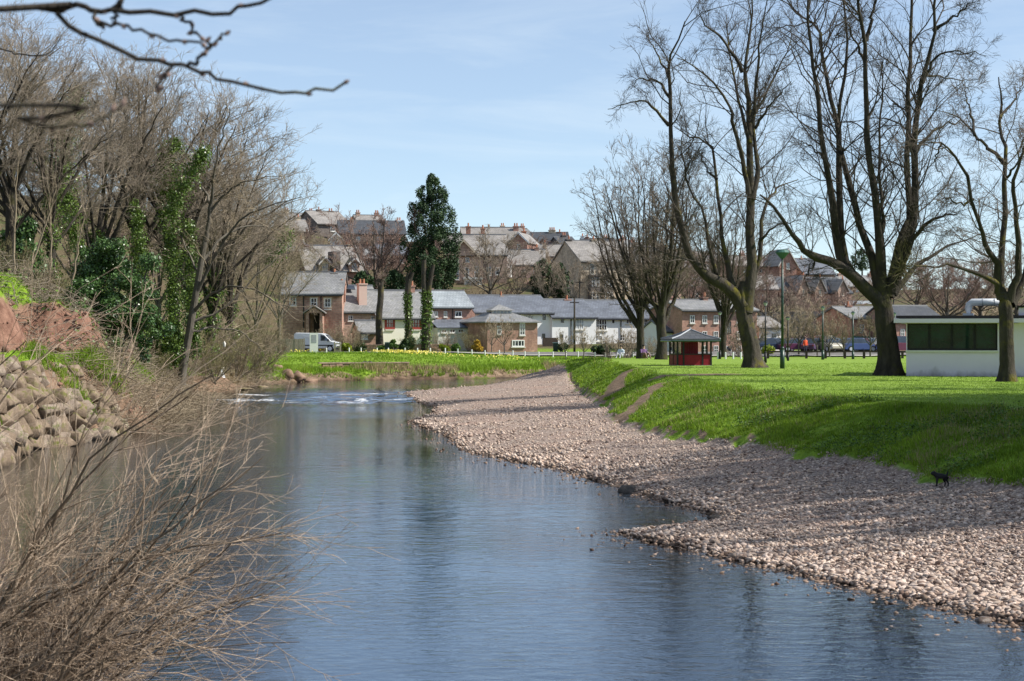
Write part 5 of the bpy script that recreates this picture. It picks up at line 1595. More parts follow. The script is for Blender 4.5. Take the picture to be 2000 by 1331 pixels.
# -- upper town, centre
c, U, Z, k, ro = house('stone_villa', 'sandstone villa with white conservatory right of the tall conifer', 276, 876, 990, 580, 498, 458, 'sandstone', 'slate_brown', 11, 0.05, wins=[(893, 535, 8, 24, SASH), (912, 535, 8, 24, SASH), (931, 532, 8, 22, SASH), (893, 508, 7, 9, SASH), (913, 508, 7, 9, SASH), (955, 530, 8, 16, SASH), (972, 530, 8, 14, SASH)], chims=[(917, 436, 9, 'brick_orange', .6), (946, 440, 8, 'brick_orange', .6)], pipes=(945,))
u = U(905); w = 52 * k
m = MB(); m.prism([(u - w / 2, Z(500)), (u + w / 2, Z(500)), (u, Z(470))], -.5, 5); g_ = m.build('gable', MT['sandstone'], c)
m = MB()
for s in (-1, 1): m.prism([(u + s * (w / 2 + .4), Z(503)), (u, Z(471)), (u, Z(467)), (u + s * (w / 2 + .4), Z(499))], -.8, 5)
m.build('gable_roof', MT['slate_brown'], g_)
m = MB()
for s in (-1, 1): m.prism([(u + s * (w / 2 + .4), Z(505)), (u, Z(473)), (u, Z(468)), (u + s * (w / 2 + .4), Z(500))], -.95, -.81)
m.build('bargeboard', MT['stone_buff'], g_)
m = MB(); m.box(U(906), U(940), -2.6, -.01, Z(570), Z(547)); m.box(U(904), U(942), -2.8, 0.2, Z(547), Z(543)); co = m.build('conservatory', MT['off_white'], c)
for px in (913, 922, 931): window_at(c, U(px), Z(556), 8 * k, 14 * k, y=-2.6, mull=1, trans=0, sill=False)
house('brown_roofed_house', 'brown-roofed house with white verge on the skyline centre', 305, 905, 1022, 520, 473, 444, 'brick_red', 'slate_brown', 9, 0.1, wins=[(1000, 482, 7, 9, R4)], chims=[(1012, 436, 10, 'brick_red', .4), (1027, 446, 8, 'terracotta', .3), (960, 438, 8, 'sandstone', .6)])
house('brick_gabled_house', 'brick house with white bargeboards in a steep gable', 298, 996, 1030, 520, 472, 456, 'brick_red', 'slate_brown', 9, -0.2, 'gy', barge='white', wins=[(1013, 482, 6, 10, R4)])
c, U, Z, k, ro = house('pink_house', 'pink house with white balcony room and outside stairs', 285, 958, 1062, 575, 518, 488, 'render_pink', 'slate_brown', 9, -0.05, wins=[(1022, 532, 8, 10, R4), (1045, 530, 8, 10, R4), (967, 530, 8, 12, R4)], chims=[(1046, 478, 8, 'sandstone', .5)])
MB().box(U(984), U(1000), -3.0, -.01, Z(543), Z(520)).build('balcony_room', MT['white'], c)
window_at(c, U(992), Z(530), 13 * k, 12 * k, y=-3.0, mull=2, trans=0, sill=False)
m = MB()
for dz in (0, 4.5, 9):
    m.prism([(U(964), Z(563 - dz)), (U(964), Z(561.5 - dz)), (U(985), Z(538 - dz)), (U(985), Z(539.5 - dz))], -3.0, -2.8)
m.build('stairs', MT['white'], c)
house('dark_roofed_house', 'dark slate house with brick end wall on the skyline', 342, 1030, 1102, 505, 478, 454, 'brick_red', 'slate_dark', 9, -0.15, wins=[(1055, 488, 7, 8, R4), (1080, 488, 7, 8, R4)], chims=[(1072, 444, 13, 'stone_buff', .5), (1087, 448, 8, 'brick_red', .5)])
c, U, Z, k, ro = house('grey_roofed_house', 'grey-roofed house with white dormer below the skyline', 318, 1034, 1110, 525, 501, 478, 'sandstone', 'slate_brown', 8, -0.05, wins=[(1080, 512, 8, 9, R4)], chims=[(1063, 470, 7, 'stone_buff', .2)])
MB().box(U(1050), U(1063), .3, 3, Z(502), Z(484)).build('dormer', MT['white'], c); window_at(c, U(1056), Z(493), 10 * k, 9 * k, y=.3, mull=1, trans=0, sill=False)
house('grey_gabled_house', 'narrow grey gabled house beside the dark slate one', 338, 1098, 1132, 510, 482, 463, 'stone_grey', 'slate_dark', 8, 0.34, wins=[(1112, 490, 6, 9, R4)], chims=[(1117, 454, 9, 'stone_grey', .5)])
house('dark_roofed_house', 'dark-roofed house with pale gable end at the right of the skyline', 348, 1128, 1192, 500, 482, 466, 'stone_buff', 'slate_dark', 8, -0.2, wins=[(1160, 490, 7, 8, R4)], chims=[(1131, 456, 6, 'render_white', .5), (1140, 457, 7, 'brick_red', .5), (1180, 462, 9, 'stone_buff', .5)])
c, U, Z, k, ro = house('buff_villa', 'buff stone villa with dark two-storey bay windows and shaded side gable', 262, 1134, 1246, 600, 511, 470, 'stone_buff', 'slate_brown', 13, 0.3, wins=[(1156, 526, 8, 20, dict(SASH, frame='off_white')), (1181, 528, 8, 17, dict(SASH, frame='off_white')), (1222, 528, 8, 17, dict(SASH, frame='off_white')), (1222, 560, 9, 20, SASH)], chims=[(1140, 462, 11, 'stone_grey', .5), (1190, 462, 10, 'stone_buff', .5)], pipes=(1168,))
for px in (1157, 1183):
    m = MB(); m.box(U(px - 9), U(px + 9), -1.2, -.01, Z(600), Z(541)); m.box(U(px - 10), U(px + 10), -1.4, -.01, Z(541), Z(538)); m.build('bay', MT['stone_grey'], c)
    for py in (552, 580):
        for s in (-4, 4): window_at(c, U(px + s), Z(py), 6.5 * k, 17 * k, y=-1.2, mull=0, trans=1, sill=False)
house('stone_villa', 'reddish villa right of the buff one behind the park trees', 272, 1248, 1332, 600, 520, 488, 'sandstone', 'slate', 10, 0.34, wins=[(1268, 538, 8, 15, SASH), (1292, 538, 8, 15, SASH), (1316, 538, 8, 15, SASH), (1268, 568, 8, 16, SASH), (1292, 568, 8, 16, SASH)], chims=[(1255, 478, 9, 'sandstone', .5), (1325, 478, 9, 'sandstone', .5)])
house('hill_house', 'red sandstone hillside house behind the leaning park limb', 296, 1340, 1432, 620, 560, 535, 'sandstone_red', 'slate', 9, 0.34, wins=[(1360, 575, 8, 13, SASH), (1386, 575, 8, 13, SASH), (1412, 575, 8, 13, SASH)], chims=[(1350, 522, 9, 'sandstone_red', .5), (1422, 522, 9, 'sandstone_red', .5)])
house('hill_house', 'brown-gabled hillside house seen between park trunk and lamp post', 300, 1440, 1520, 625, 565, 538, 'sandstone', 'slate_brown', 9, 0.1, wins=[(1460, 580, 8, 13, SASH), (1486, 580, 8, 13, SASH)], chims=[(1450, 528, 8, 'brick_red', .5)])
house('hill_house', 'upper hillside house with grey roof between the limes', 355, 1330, 1420, 550, 512, 492, 'sandstone', 'slate', 9, 0.34, wins=[(1360, 525, 8, 11, SASH), (1390, 525, 8, 11, SASH)], chims=[(1345, 482, 8, 'sandstone', .5)])
house('hill_house', 'upper hillside house with chimney right of the mossy limb', 352, 1430, 1512, 555, 520, 500, 'brick_red', 'slate_brown', 9, 0.34, wins=[(1455, 532, 8, 11, SASH), (1485, 532, 8, 11, SASH)], chims=[(1470, 490, 9, 'brick_red', .5)])
house('hill_house', 'pale-fronted upper house behind the bare lime group', 350, 1215, 1310, 535, 500, 478, 'stone_buff', 'slate', 9, 0.34, wins=[(1240, 512, 8, 11, SASH), (1270, 512, 8, 11, SASH)], chims=[(1230, 466, 9, 'stone_buff', .5), (1290, 468, 9, 'stone_buff', .5)])
for px0, px1, Yh, bs, ev, rd, wl_n, rf_n, lab in [(560, 622, 372, 448, 432, 416, 'stone_buff', 'slate', 'small pale house on the skyline left of the gabled one'), (700, 752, 372, 452, 436, 420, 'sandstone', 'slate_brown', 'skyline house peeping over the spreading bare tree'), (985, 1040, 372, 470, 458, 446, 'stone_buff', 'slate', 'pale skyline house behind the brick gable'),
        (868, 925, 330, 505, 478, 456, 'sandstone_red', 'slate', 'grey-roofed house just right of the conifer top'), (1188, 1240, 372, 500, 484, 468, 'sandstone', 'slate', 'skyline house right of the pale gable end'), (1240, 1300, 376, 500, 488, 474, 'brick_red', 'slate_brown', 'skyline house behind the lime crowns'), (680, 735, 295, 535, 505, 482, 'sandstone', 'slate', 'stone house half hidden behind the spreading bare tree'), (745, 800, 300, 530, 498, 476, 'sandstone_red', 'slate_blue', 'house with blue slates left of the conifer'), (1000, 1050, 330, 510, 492, 474, 'render_cream', 'slate', 'cream cottage above the pink house'), (1330, 1400, 330, 560, 535, 516, 'stone_buff', 'slate', 'buff hillside house above the red sandstone one'), (1650, 1730, 340, 585, 560, 540, 'sandstone', 'slate', 'hillside house behind the trunk of the big park tree')]:
    house('hill_house', lab, Yh, px0, px1, bs, ev, rd, wl_n, rf_n, 8, 0.3, wins=[(px0 + (px1 - px0) * t_, (bs * .35 + ev * .65), 7, 10, SASH) for t_ in (.3, .7)], chims=[(px0 + 8, rd - 10, 8, wl_n if 'render' not in wl_n else 'sandstone', .5), (px1 - 8, rd - 10, 8, 'brick_red', .5)])
# -- right background
house('brick_terrace', 'three-storey brick terrace with white sash windows right of the shelter', 210, 1330, 1482, 700, 607, 588, 'brick_red', 'slate', 9, 0.34, wins=[(x, y, 10, 15, dict(mull=1, trans=1)) for y in (624, 655, 683) for x in (1350, 1375, 1398, 1445, 1466)] + [(1424, 640, 10, 24, DK), (1424, 686, 12, 20, dict(frame='white', mull=0, trans=0, sill=False, glass='glass'))], chims=[(1340, 575, 10, 'brick_red', .5), (1410, 575, 10, 'brick_red', .5), (1475, 575, 10, 'brick_red', .5)])
house('white_house', 'small white house seen just left of the red shelter', 211, 1298, 1331, 694, 648, 628, 'render_white', 'slate_blue', 7, 0.34, wins=[(1309, 677, 8, 16, R4), (1320, 655, 6, 9, R4)])
c, U, Z, k, ro = house('pink_shop', 'low pink-fronted shop with pale fascia behind the lamp posts', 213, 1482, 1530, 698, 640, 622, 'render_cream', 'slate_brown', 7, 0.34, wins=[(1490, 658, 8, 14, R4), (1512, 658, 9, 13, DK), (1494, 684, 12, 16, DK)])
MB().box(U(1484), U(1528), -.12, -.01, Z(652), Z(646)).build('fascia', MT['off_white'], c)
c, U, Z, k, ro = house('brick_hall', 'orange brick hall with green verge and slit window behind the car park', 236, 1584, 1618, 700, 652, 612, 'brick_orange', 'slate', 12, 0.55, 'gy', wins=[(1594, 648, 4, 22, dict(frame='teal_paint', mull=0, trans=1))], barge='teal_paint')
c, U, Z, k, ro = house('brick_shop', 'brick shop with green canopy front beyond the parked cars', 216, 1658, 1748, 702, 622, 602, 'brick_orange', 'slate', 8, 0.34, wins=[(1682, 642, 9, 15, R4), (1712, 640, 8, 14, DK), (1735, 642, 8, 14, R4)], chims=[(1690, 592, 9, 'brick_red', .5)])
MB().prismx([(-2.2, Z(668)), (-.01, Z(660)), (-.01, Z(657)), (-2.2, Z(665))], U(1664), U(1746)).build('canopy', MT['teal_paint'], c)
m = MB(); m.box(U(1668), U(1742), -.2, -.02, 0, Z(668)); sf = m.build('shopfront', MT['green_paint'], c)
for px in (1680, 1703, 1727): window_at(c, U(px), Z(685), 17 * k, 24 * k, y=-.2, frame='teal_paint', mull=1, trans=0, sill=False)
house('brick_building', 'dark red brick building left of the white pavilion', 212, 1744, 1850, 704, 628, 600, 'brick_red', 'slate_dark', 8, 0.34, wins=[(1760, 650, 9, 14, R4)])
c, U, Z, k, ro = house('gothic_terrace', 'dark-roofed terrace with three steep stone gables on the hillside', 302, 1528, 1668, 640, 572, 543, 'sandstone_red', 'slate_dark', 10, 0.34, wins=[(1575, 592, 6, 14, SASH), (1620, 592, 6, 14, SASH), (1655, 592, 6, 14, SASH)])
for px, tp in ((1560, 541), (1594, 545), (1641, 548)):
    u, w = U(px), 20 * k
    m = MB(); m.prism([(u - w / 2, Z(640)), (u + w / 2, Z(640)), (u + w / 2, Z(568)), (u, Z(tp)), (u - w / 2, Z(568))], -1.2, 4); g_ = m.build('gable', MT['sandstone'], c)
    m = MB()
    for s in (-1, 1): m.prism([(u + s * (w / 2 + .3), Z(571)), (u, Z(tp)), (u, Z(tp - 3)), (u + s * (w / 2 + .3), Z(568))], -1.5, 4)
    m.build('gable_roof', MT['slate_brown'], g_)
    m = MB().cyl(u, -1.2, Z(tp - 2), Z(tp - 10), .16, .05, 6); m.build('finial', MT['terracotta'], g_)
    for py in (572, 592): window_at(c, u, Z(py), 5 * k, 11 * k, y=-1.2, frame='stone_buff', mull=0, trans=0)
house('slate_roofed_house', 'blue slate roof on the right skyline above the gothic terrace', 352, 1568, 1632, 560, 535, 506, 'sandstone', 'slate_blue', 9, 0.3, wins=[(1600, 545, 7, 8, R4)], chims=[(1585, 500, 7, 'sandstone', .5)])
house('brick_gabled_house', 'tall brick gable on the skyline behind the green lamp post', 348, 1522, 1556, 560, 516, 488, 'brick_red', 'slate_brown', 10, 0.2, 'gy', wins=[(1539, 520, 6, 12, R4)], barge='off_white')
house('hill_house', 'low grey-roofed house left of the pavilion roofline', 300, 1665, 1722, 640, 608, 590, 'render_white', 'slate_pale', 8, 0.34, wins=[(1690, 620, 8, 9, R4)])

# ------------------------------------------------------------------ far trees and garden shrubs
rg = np.random.default_rng(61)


def conifer(label, px, Y, base, top, wpx, seed, n=9000, shape=0.9, name='conifer_tree'):
    rg = np.random.default_rng(seed)
    g = G(px, Y)
    zb, zt = P(px, base, Y)[2] - g[2], P(px, top, Y)[2] - g[2]
    W2 = wpx / 2 * Y / F
    cl = []
    for i in range(180):
        t = rg.random() ** 0.95
        rad = W2 * 1.3 * float(np.interp(t, [0, .15, .45, .7, .88, 1], [.62, .85, 1, .82, .5, .1]))
        a = rg.uniform(0, 6.28)
        q = math.sqrt(rg.random())
        r = W2 * rg.uniform(.15, .3) * (1 - .4 * t)
        cl.append((math.cos(a) * q * max(0, rad - r * .6), math.sin(a) * q * max(0, rad - r * .6), zb + (zt - zb) * t * .97, r, r, r * 1.35))
    root = empty(name, g, label, 'tree')
    C, dv = clump_points(rg, cl, n, 0.5)
    V, Q = leaf_quads(C, (0.2 if n > 9000 else 0.26) * rg.uniform(.5, 1.2, n), rg, 1.5, nbias=dv * 1.0)
    obj('crown', make_mesh('crown', V, quads=Q, mat=MT['conifer']), root)
    tp = resample([[0, 0, -.3], [0.1, 0, zb * .6], [0, 0, zb + (zt - zb) * .8]], 10)
    obj('trunk', limb_mesh('trunk', tp, np.linspace(W2 * .16, .06, 10), MT['bark'], 9), root)
    return root


conifer('tall dark conifer with rounded crown above the pollard trunks', 842, 244, 575, 336, 98, 1, 34000)
conifer('dark conifer beside the pale birch below the skyline houses', 1060, 256, 580, 505, 44, 2, 3500)
conifer('second dark conifer right of the pale birch', 1095, 254, 580, 515, 40, 3, 3500)
conifer('small dark conifer on the right skyline', 1683, 378, 525, 487, 40, 4, 2500)
conifer('round dark evergreen behind the cream cottage', 708, 240, 575, 530, 40, 5, 2500)
conifer('low dark evergreen right of the spreading tree', 770, 242, 580, 528, 50, 6, 3000)
conifer('dark evergreen in the garden of the gabled villa', 560, 262, 560, 500, 34, 7, 2200)
conifer('dark evergreen behind the buff villa chimney', 1205, 300, 520, 470, 30, 8, 2200)
conifer('evergreen between the hillside houses behind the mid park tree', 1425, 290, 600, 540, 36, 9, 2200)
conifer('small evergreen beside the cream cottage above the pink house', 1030, 300, 530, 490, 26, 10, 2000)

for key, px, Y, top, rz, wd, lab in [('farP', 733, 248, 392, 0.3, 1.15, 'spreading bare tree with purplish crown left of the conifer'), ('farP', 780, 254, 450, 1.2, 1.2, 'low purplish bare tree tucked against the conifer'), ('far', 958, 250, 434, 2.0, 1.3, 'gnarled spreading bare tree in front of the sandstone villa'),
        ('far', 1010, 252, 500, 3.1, 1.1, 'bare tree between the pink house and the dark conifer'), ('far', 1068, 250, 490, 4.2, 0.7, 'pale birch between two dark conifers'), ('far', 1118, 250, 495, 0.7, 0.8, 'slender birch left of the buff villa'),
        ('far', 620, 290, 440, 5.0, 1.0, 'bare tree beside the small white dormer house'), ('far', 590, 270, 445, 1.9, 1.2, 'bare tree at the edge of the wood above the red cottage'), ('far', 540, 260, 420, 0.4, 1.2, 'bare tree behind the fence thickets'), ('farP', 480, 255, 410, 2.6, 1.3, 'bare tree on the hill behind the wood'), ('far', 430, 250, 400, 3.7, 1.3, 'bare hilltop tree seen through the wood'),
        ('far', 1215, 240, 470, 1.0, 1.1, 'bare tree in front of the reddish villa'), ('farP', 1345, 245, 470, 2.2, 1.3, 'purplish bare tree behind the red shelter'), ('farP', 1395, 250, 480, 0.9, 1.4, 'purplish bare tree behind the mossy limb'), ('farP', 1500, 240, 515, 3.9, 1.4, 'purplish bare tree behind the thin lamp post'), ('far', 1545, 235, 560, 4.4, 1.2, 'olive-twigged bare tree left of the orange hall'),
        ('farP', 1630, 225, 560, 5.1, 1.3, 'dark bare tree in front of the gothic terrace'), ('farP', 1790, 260, 500, 0.2, 1.5, 'bare tree on the hill left above the pavilion'), ('farP', 1850, 240, 480, 1.6, 1.5, 'bare tree behind the pavilion duct'), ('farP', 1915, 250, 490, 2.9, 1.5, 'bare tree on the hill behind the pavilion roof'), ('far', 1985, 245, 470, 4.0, 1.4, 'bare tree behind the pavilion at the right edge'), ('farP', 1440, 270, 520, 0.6, 1.5, 'purplish bare tree on the hillside behind the mid park tree'), ('farP', 1290, 255, 500, 3.3, 1.4, 'purplish bare tree behind the park lime group'), ('farP', 668, 300, 452, 0.4, 1.2, 'bare tree between the dormer house and the dark roof'), ('far', 905, 290, 455, 2.4, 1.1, 'bare tree behind the sandstone villa gable'), ('farP', 1040, 300, 462, 1.4, 1.2, 'purplish bare tree above the pink house'), ('far', 1165, 300, 462, 4.9, 1.1, 'bare tree behind the roof of the buff villa'), ('farP', 840, 290, 470, 3.0, 1.2, 'purplish bare tree just behind the conifer'), ('far', 1100, 290, 478, 0.1, 1.1, 'bare tree below the dark-roofed skyline house'), ('farP', 700, 270, 470, 5.8, 1.2, 'purplish bare tree left behind the spreading one'), ('far', 1260, 300, 470, 2.0, 1.2, 'bare tree above the reddish villa'), ('far', 1745, 300, 540, 5.3, 1.5, 'bare hillside tree behind the arm of the big park tree')]:
    g, h = top_h(px, top, Y)
    place_tree(key, 'bare_tree', lab, g, h, rz, wide=wd)
for px, Y, top, rz, key, lab in [(985, 197, 612, 0.3, 'small', 'bushy bare garden tree in front of the lantern house'), (960, 200, 625, 2.3, 'small', 'smaller bare garden tree left of the lantern house'), (1105, 192, 640, 1.1, 'small', 'little bare tree in front of the white terrace gate'), (1140, 193, 632, 2.6, 'small', 'bare tree in front of the glazed stair window'),
        (1210, 178, 630, 4.0, 'small', 'young bare tree with straight stem near the sitting person'), (1232, 188, 635, 5.0, 'small', 'bare tree against the white terrace end wall'), (1185, 196, 640, 0.8, 'small', 'bare tree beside the dark hedge'), (1445, 186, 620, 3.0, 'small', 'small bare tree in front of the brick terrace door'), (1475, 196, 600, 1.4, 'small', 'small bare tree next to the thin lamp post'),
        (1538, 196, 600, 2.1, 'small', 'olive street tree left of the car park'), (1560, 200, 585, 4.4, 'small', 'taller olive street tree by the car park'), (1620, 198, 600, 0.2, 'small', 'street tree in the middle of the car park'), (1648, 196, 610, 5.5, 'small', 'street tree beside the green canopy'), (1700, 199, 590, 3.6, 'small', 'street tree in front of the brick shop'), (1596, 200, 605, 1.0, 'small', 'street tree in front of the orange hall'),
        (690, 202, 630, 0.1, 'thicket', 'leafless garden shrub beside the lime-green bush'), (870, 201, 640, 1.1, 'thicket', 'leafless garden shrub in front of the lean-to'), (645, 205, 625, 2.1, 'thicket', 'leafless shrub in front of the red cottage'), (1275, 196, 655, 3.0, 'thicket', 'twiggy shrub behind the thick-trunked lime'), (915, 200, 640, 0.7, 'thicketB', 'olive shrub beside the yellow forsythia'), (1330, 196, 650, 5.2, 'thicket', 'twiggy shrub behind the red shelter'), (800, 202, 650, 2.2, 'thicketB', 'olive shrub between the pollards'), (590, 199, 640, 0.9, 'thicket', 'tan shrub behind the van')]:
    g, h = top_h(px, top, Y)
    place_tree(key, 'bare_shrub' if key[0] == 't' else 'garden_tree', lab, g, h, rz, 'shrub' if key[0] == 't' else 'tree', wide=1.05)

for px, Y, w, h, mat, lab in [(676, 199, 26, 20, 'shrub_lime', 'lime-green rounded bush right of the white van'), (700, 203, 40, 22, 'shrub_dark', 'dark hedge behind the lime-green bush'), (890, 198, 30, 18, 'shrub_green', 'rounded green bush left of the forsythia'), (870, 200, 24, 20, 'shrub_lime', 'yellow-green bush in front of the lean-to'),
        (932, 198, 26, 26, 'shrub_yellow', 'yellow flowering forsythia bush by the lantern house'), (1175, 199, 44, 24, 'shrub_dark', 'dark clipped hedge in front of the white terrace'), (797, 202, 44, 30, 'shrub_dark', 'dark conifer bush at the foot of the middle pollard'), (768, 198, 18, 30, 'shrub_green', 'green climber beside the bins'),
        (1100, 202, 30, 20, 'shrub_dark', 'dark shrub by the white terrace gate'), (745, 201, 30, 14, 'shrub_green', 'low green shrub at the left pollard'), (1075, 244, 60, 16, 'shrub_lime', 'yellow-green hedge above the terrace roofs'), (905, 238, 50, 34, 'shrub_green', 'green bank shrub above the pale slate roof'), (1150, 243, 60, 18, 'shrub_dark', 'dark shrub below the buff villa'), (625, 203, 22, 20, 'shrub_yellow', 'yellow climber on the cottage porch'), (1330, 200, 36, 14, 'shrub_green', 'green shrub behind the red shelter posts'), (1500, 203, 40, 14, 'shrub_lime', 'yellow-green hedge behind the thin lamp post')]:
    g = G(px, Y)
    k = Y / F
    n = int(350 + w * h * 1.6)
    bl = blob(9, w * k * .36, w * k * .3, h * k * .3, h * k * .5, w * k * .14, w * k * .24, rg)
    leafy_shrub('garden_bush', lab, 'bush', g, bl, n, 0.16, mat, int(px), shell=.7, stems=4)


# pollarded trunks with ivy
def pollard(label, px, Y, path, rad, ivy, seed, forks=()):
    rg = np.random.default_rng(seed)
    g = G(px, Y)
    root = empty('pollard_tree', g, label, 'tree')
    k = Y / F
    p = px_path(path, Y, 0, rg); p[0, 2] = g[2] - .1
    obj('trunk', trunk_mesh('trunk', p - g, [r * k for r in rad], MT['bark_mossy'], k=12, n=16, flare=.25, seed=seed), root)
    for f, r0, r1 in forks:
        q = resample(px_path(f, Y, 0, rg), 10) - g
        V, Q = tubes(q[None], np.linspace(r0, r1, 10)[None] * k, 9)
        nV = len(V)
        cap = np.array([[nV - 9 + i for i in range(8)][:4]])
        obj('limb', make_mesh('limb', V, quads=np.vstack([Q, cap]), mat=MT['bark_mossy'], smooth=True), root)
    if ivy:
        y0, y1, rr_, n = ivy
        pr = resample(p, 60)
        zt = [P(px, y, Y)[2] for y in (y0, y1)]
        sel = pr[(pr[:, 2] < zt[1]) & (pr[:, 2] > zt[0])]
        i = rg.integers(0, len(sel), n); dv = nrm(rg.normal(0, 1, (n, 3)) * [1, 1, .5])
        C = sel[i] + dv * rr_ * rg.uniform(.6, 1.2, (n, 1)) + rg.normal(0, .08, (n, 3)) - g
        V, Q = leaf_quads(C, 0.2 * rg.uniform(.6, 1.2, n), rg, 1.1, nbias=dv * 1.4)
        obj('ivy', make_mesh('ivy', V, quads=Q, mat=MT['ivy']), root)
    return root


pa = pollard('dark bare pollard trunk with reddish shoots left of the cream cottage', 742, 206, [(742, 664), (740, 620), (744, 580), (743, 545)], [8, 6.5, 6, 6], None, 1)
g = G(742, 206); c = P(743, 548, 206) - g
st = nrm(rg.normal(0, 1, (40, 3)) + [0, 0, .5]) * rg.uniform(.5, 1.3, (40, 1))
pp = np.stack([np.tile(c, (40, 1)), c + st * .5, c + st + [0, 0, .2]], 1)
obj('shoots', levels_mesh('shoots', [(pp, np.tile([.03, .02, .012], (40, 1)), 3)] + crown_levels(pp, np.tile([.03, .02, .012], (40, 1)), rg, [dict(m=6, frac=.5, npts=3, rmin=.012, k=3)]), MT['twig_purple']), pa)
pollard('middle pollard trunk with forked top and ivy below', 798, 205, [(798, 664), (797, 610), (796, 570), (799, 545)], [7, 6, 5.5, 5], (662, 575, .42, 1500), 2, [([(797, 575), (800, 550), (806, 532)], 4.5, 4), ([(799, 560), (795, 545), (798, 534)], 4, 3.2)])
pollard('tall ivy-clad pollard with two cut stems in front of the conifer', 832, 203, [(832, 684), (832, 640), (834, 600), (832, 570)], [10, 8, 8, 7], (682, 560, .55, 2600), 3, [([(831, 590), (828, 550), (828, 508)], 6, 4.5), ([(836, 590), (840, 550), (846, 518)], 5.5, 4)])

# ------------------------------------------------------------------ white pavilion
Y = 97.0; k = Y / F
org = P(1770, 735, Y); org[2] = Hz(org[0], Y)
pav = empty('pavilion', org, 'flat-roofed white pavilion with dark green window band at the right', 'pavilion', rz=-0.26)
cs = math.cos(0.26)
U = lambda px: (px - 1770) * k / cs
Z = lambda py: CH - (py - HY) * k - org[2]
wx0, wx1, wz0, wz1 = U(1771), U(1937), Z(684.5), Z(631)
m = MB()
m.box(0, wx0 + .02, 0, 9, -.5, Z(632)); m.box(wx1, 9.5, 0, 9, -.5, Z(632)); m.box(wx0 + .02, wx1, 0, .3, -.5, wz0); m.box(wx0 + .02, wx1, 0, .3, wz1, Z(632))
m.box(wx0 + .02, wx1, 5.5, 9, -.5, Z(632))
m.build('wall', MT['club_wall'], pav)
m = MB(); m.box(U(1748), 9.8, -.55, 9.3, Z(631), Z(623)); m.build('fascia', MT['club_wall'], pav)
m = MB(); m.box(U(1752), 9.6, -.4, 9.2, Z(621.9), Z(617)); m.build('roof', MT['rubber'], pav)
m = MB(); f = .09
m.box(wx0, wx0 + f, .05, .2, wz0, wz1); m.box(wx1 - f, wx1, .05, .2, wz0, wz1); m.box(wx0, wx1, .055, .195, wz0, wz0 + f); m.box(wx0, wx1, .055, .195, wz1 - f, wz1)
for i in (1, 2, 3):
    c = wx0 + (wx1 - wx0) * i / 4; m.box(c - .06, c + .06, .048, .205, wz0, wz1)
win = m.build('window', MT['rubber'], pav)
for i in range(4):
    a = wx0 + (wx1 - wx0) * i / 4; b_ = wx0 + (wx1 - wx0) * (i + 1) / 4
    MB().box(a + .05, b_ - .05, .12, .14, wz0 + .05, wz1 - .05).build('pane', MT['glass_green'], win)
MB().box(wx0 - .05, wx1 + .05, -.08, .1, wz0 - .1, wz0 - .004).build('sill', MT['off_white'], win)
m = MB(); m.box(U(1975), 9.6, -.12, 8, Z(632), Z(602)); m.build('upper_block', MT['club_wall'], pav)
m = MB(); m.box(U(1972), 9.7, -.2, 8.1, Z(602), Z(598)); m.build('upper_roof', MT['rubber'], pav)
dz = Z(590)
q = [(U(1882), 2.4, Z(619)), (U(1882), 2.4, dz - .35), (U(1883.5), 2.4, dz - .12), (U(1889), 2.4, dz), (U(1915), 2.4, dz), (U(1946), 2.4, dz)]
duct = MB().tube(q, .19, 16).build('duct', MT['metal_pale'], pav, smooth=True)
m = MB(); m.box(U(1872), U(1892), 1.9, 2.9, Z(619), Z(612)); m.build('duct_base', MT['metal_pale'], duct)
MB().disc_x(U(1908), U(1909.5), 2.4, dz, .21).build('duct_collar', MT['lead'], duct)
MB().disc_x(U(1930), U(1931.5), 2.4, dz, .21).build('duct_collar', MT['lead'], duct)
m = MB(); m.box(U(1940), U(1952), 1.6, 3.2, Z(619), Z(600)); m.build('roof_vent', MT['rubber'], pav)

# ------------------------------------------------------------------ red park shelter
Y = 124.0
g = G(1356, Y)
k = Y / F
sh = empty('park_shelter', g, 'red wooden park shelter with dark posts and grey hipped roof', 'shelter', rz=0.14)
hw, dp_ = 1.12, 2.24
zp, ze, za = 21.5 * k, 48 * k, 71 * k
for (x, y) in ((-hw, 0), (hw, 0), (-hw, dp_), (hw, dp_), (0.55, 0), (-hw, dp_ / 2), (hw, dp_ / 2), (-0.72, 0)):
    MB().box(x - .055, x + .055, y - .055, y + .055, -.1, ze).build('post', MT['black'], sh)
MB().box(-hw + .056, hw - .056, -.03, .03, .04, zp).build('front_panel', MT['red_paint'], sh)
MB().box(-hw - .03, -hw + .03, .056, dp_ - .056, .04, zp).build('side_panel', MT['red_paint'], sh)
MB().box(hw - .03, hw + .03, .056, dp_ - .056, .04, zp).build('side_panel', MT['red_paint'], sh)
MB().box(-hw + .056, hw - .056, dp_ - .03, dp_ + .03, .04, zp).build('back_panel', MT['red_paint'], sh)
for i in range(7):
    x = -.62 + i * .165
    MB().box(x, x + .155, dp_ / 2 - .02, dp_ / 2 + .02, .1, ze - .05).build('partition_board', MT['red_paint'], sh)
MB().box(-hw - .08, hw + .08, -.09, .09, zp + .002, zp + .07).build('ledge', MT['black'], sh)
MB().box(-hw - .09, -hw + .07, .1, dp_ - .1, zp + .002, zp + .07).build('ledge', MT['black'], sh)
MB().box(hw - .07, hw + .09, .1, dp_ - .1, zp + .002, zp + .07).build('ledge', MT['black'], sh)
MB().box(-hw - .05, hw + .05, -.08, .08, ze, ze + .09).build('head_rail', MT['black'], sh)
MB().box(-hw - .05, hw + .05, dp_ - .08, dp_ + .08, ze, ze + .09).build('head_rail', MT['black'], sh)
MB().box(-hw - .1, hw + .1, -.1, dp_ + .1, -.1, .035).build('floor_slab', MT['concrete'], sh)
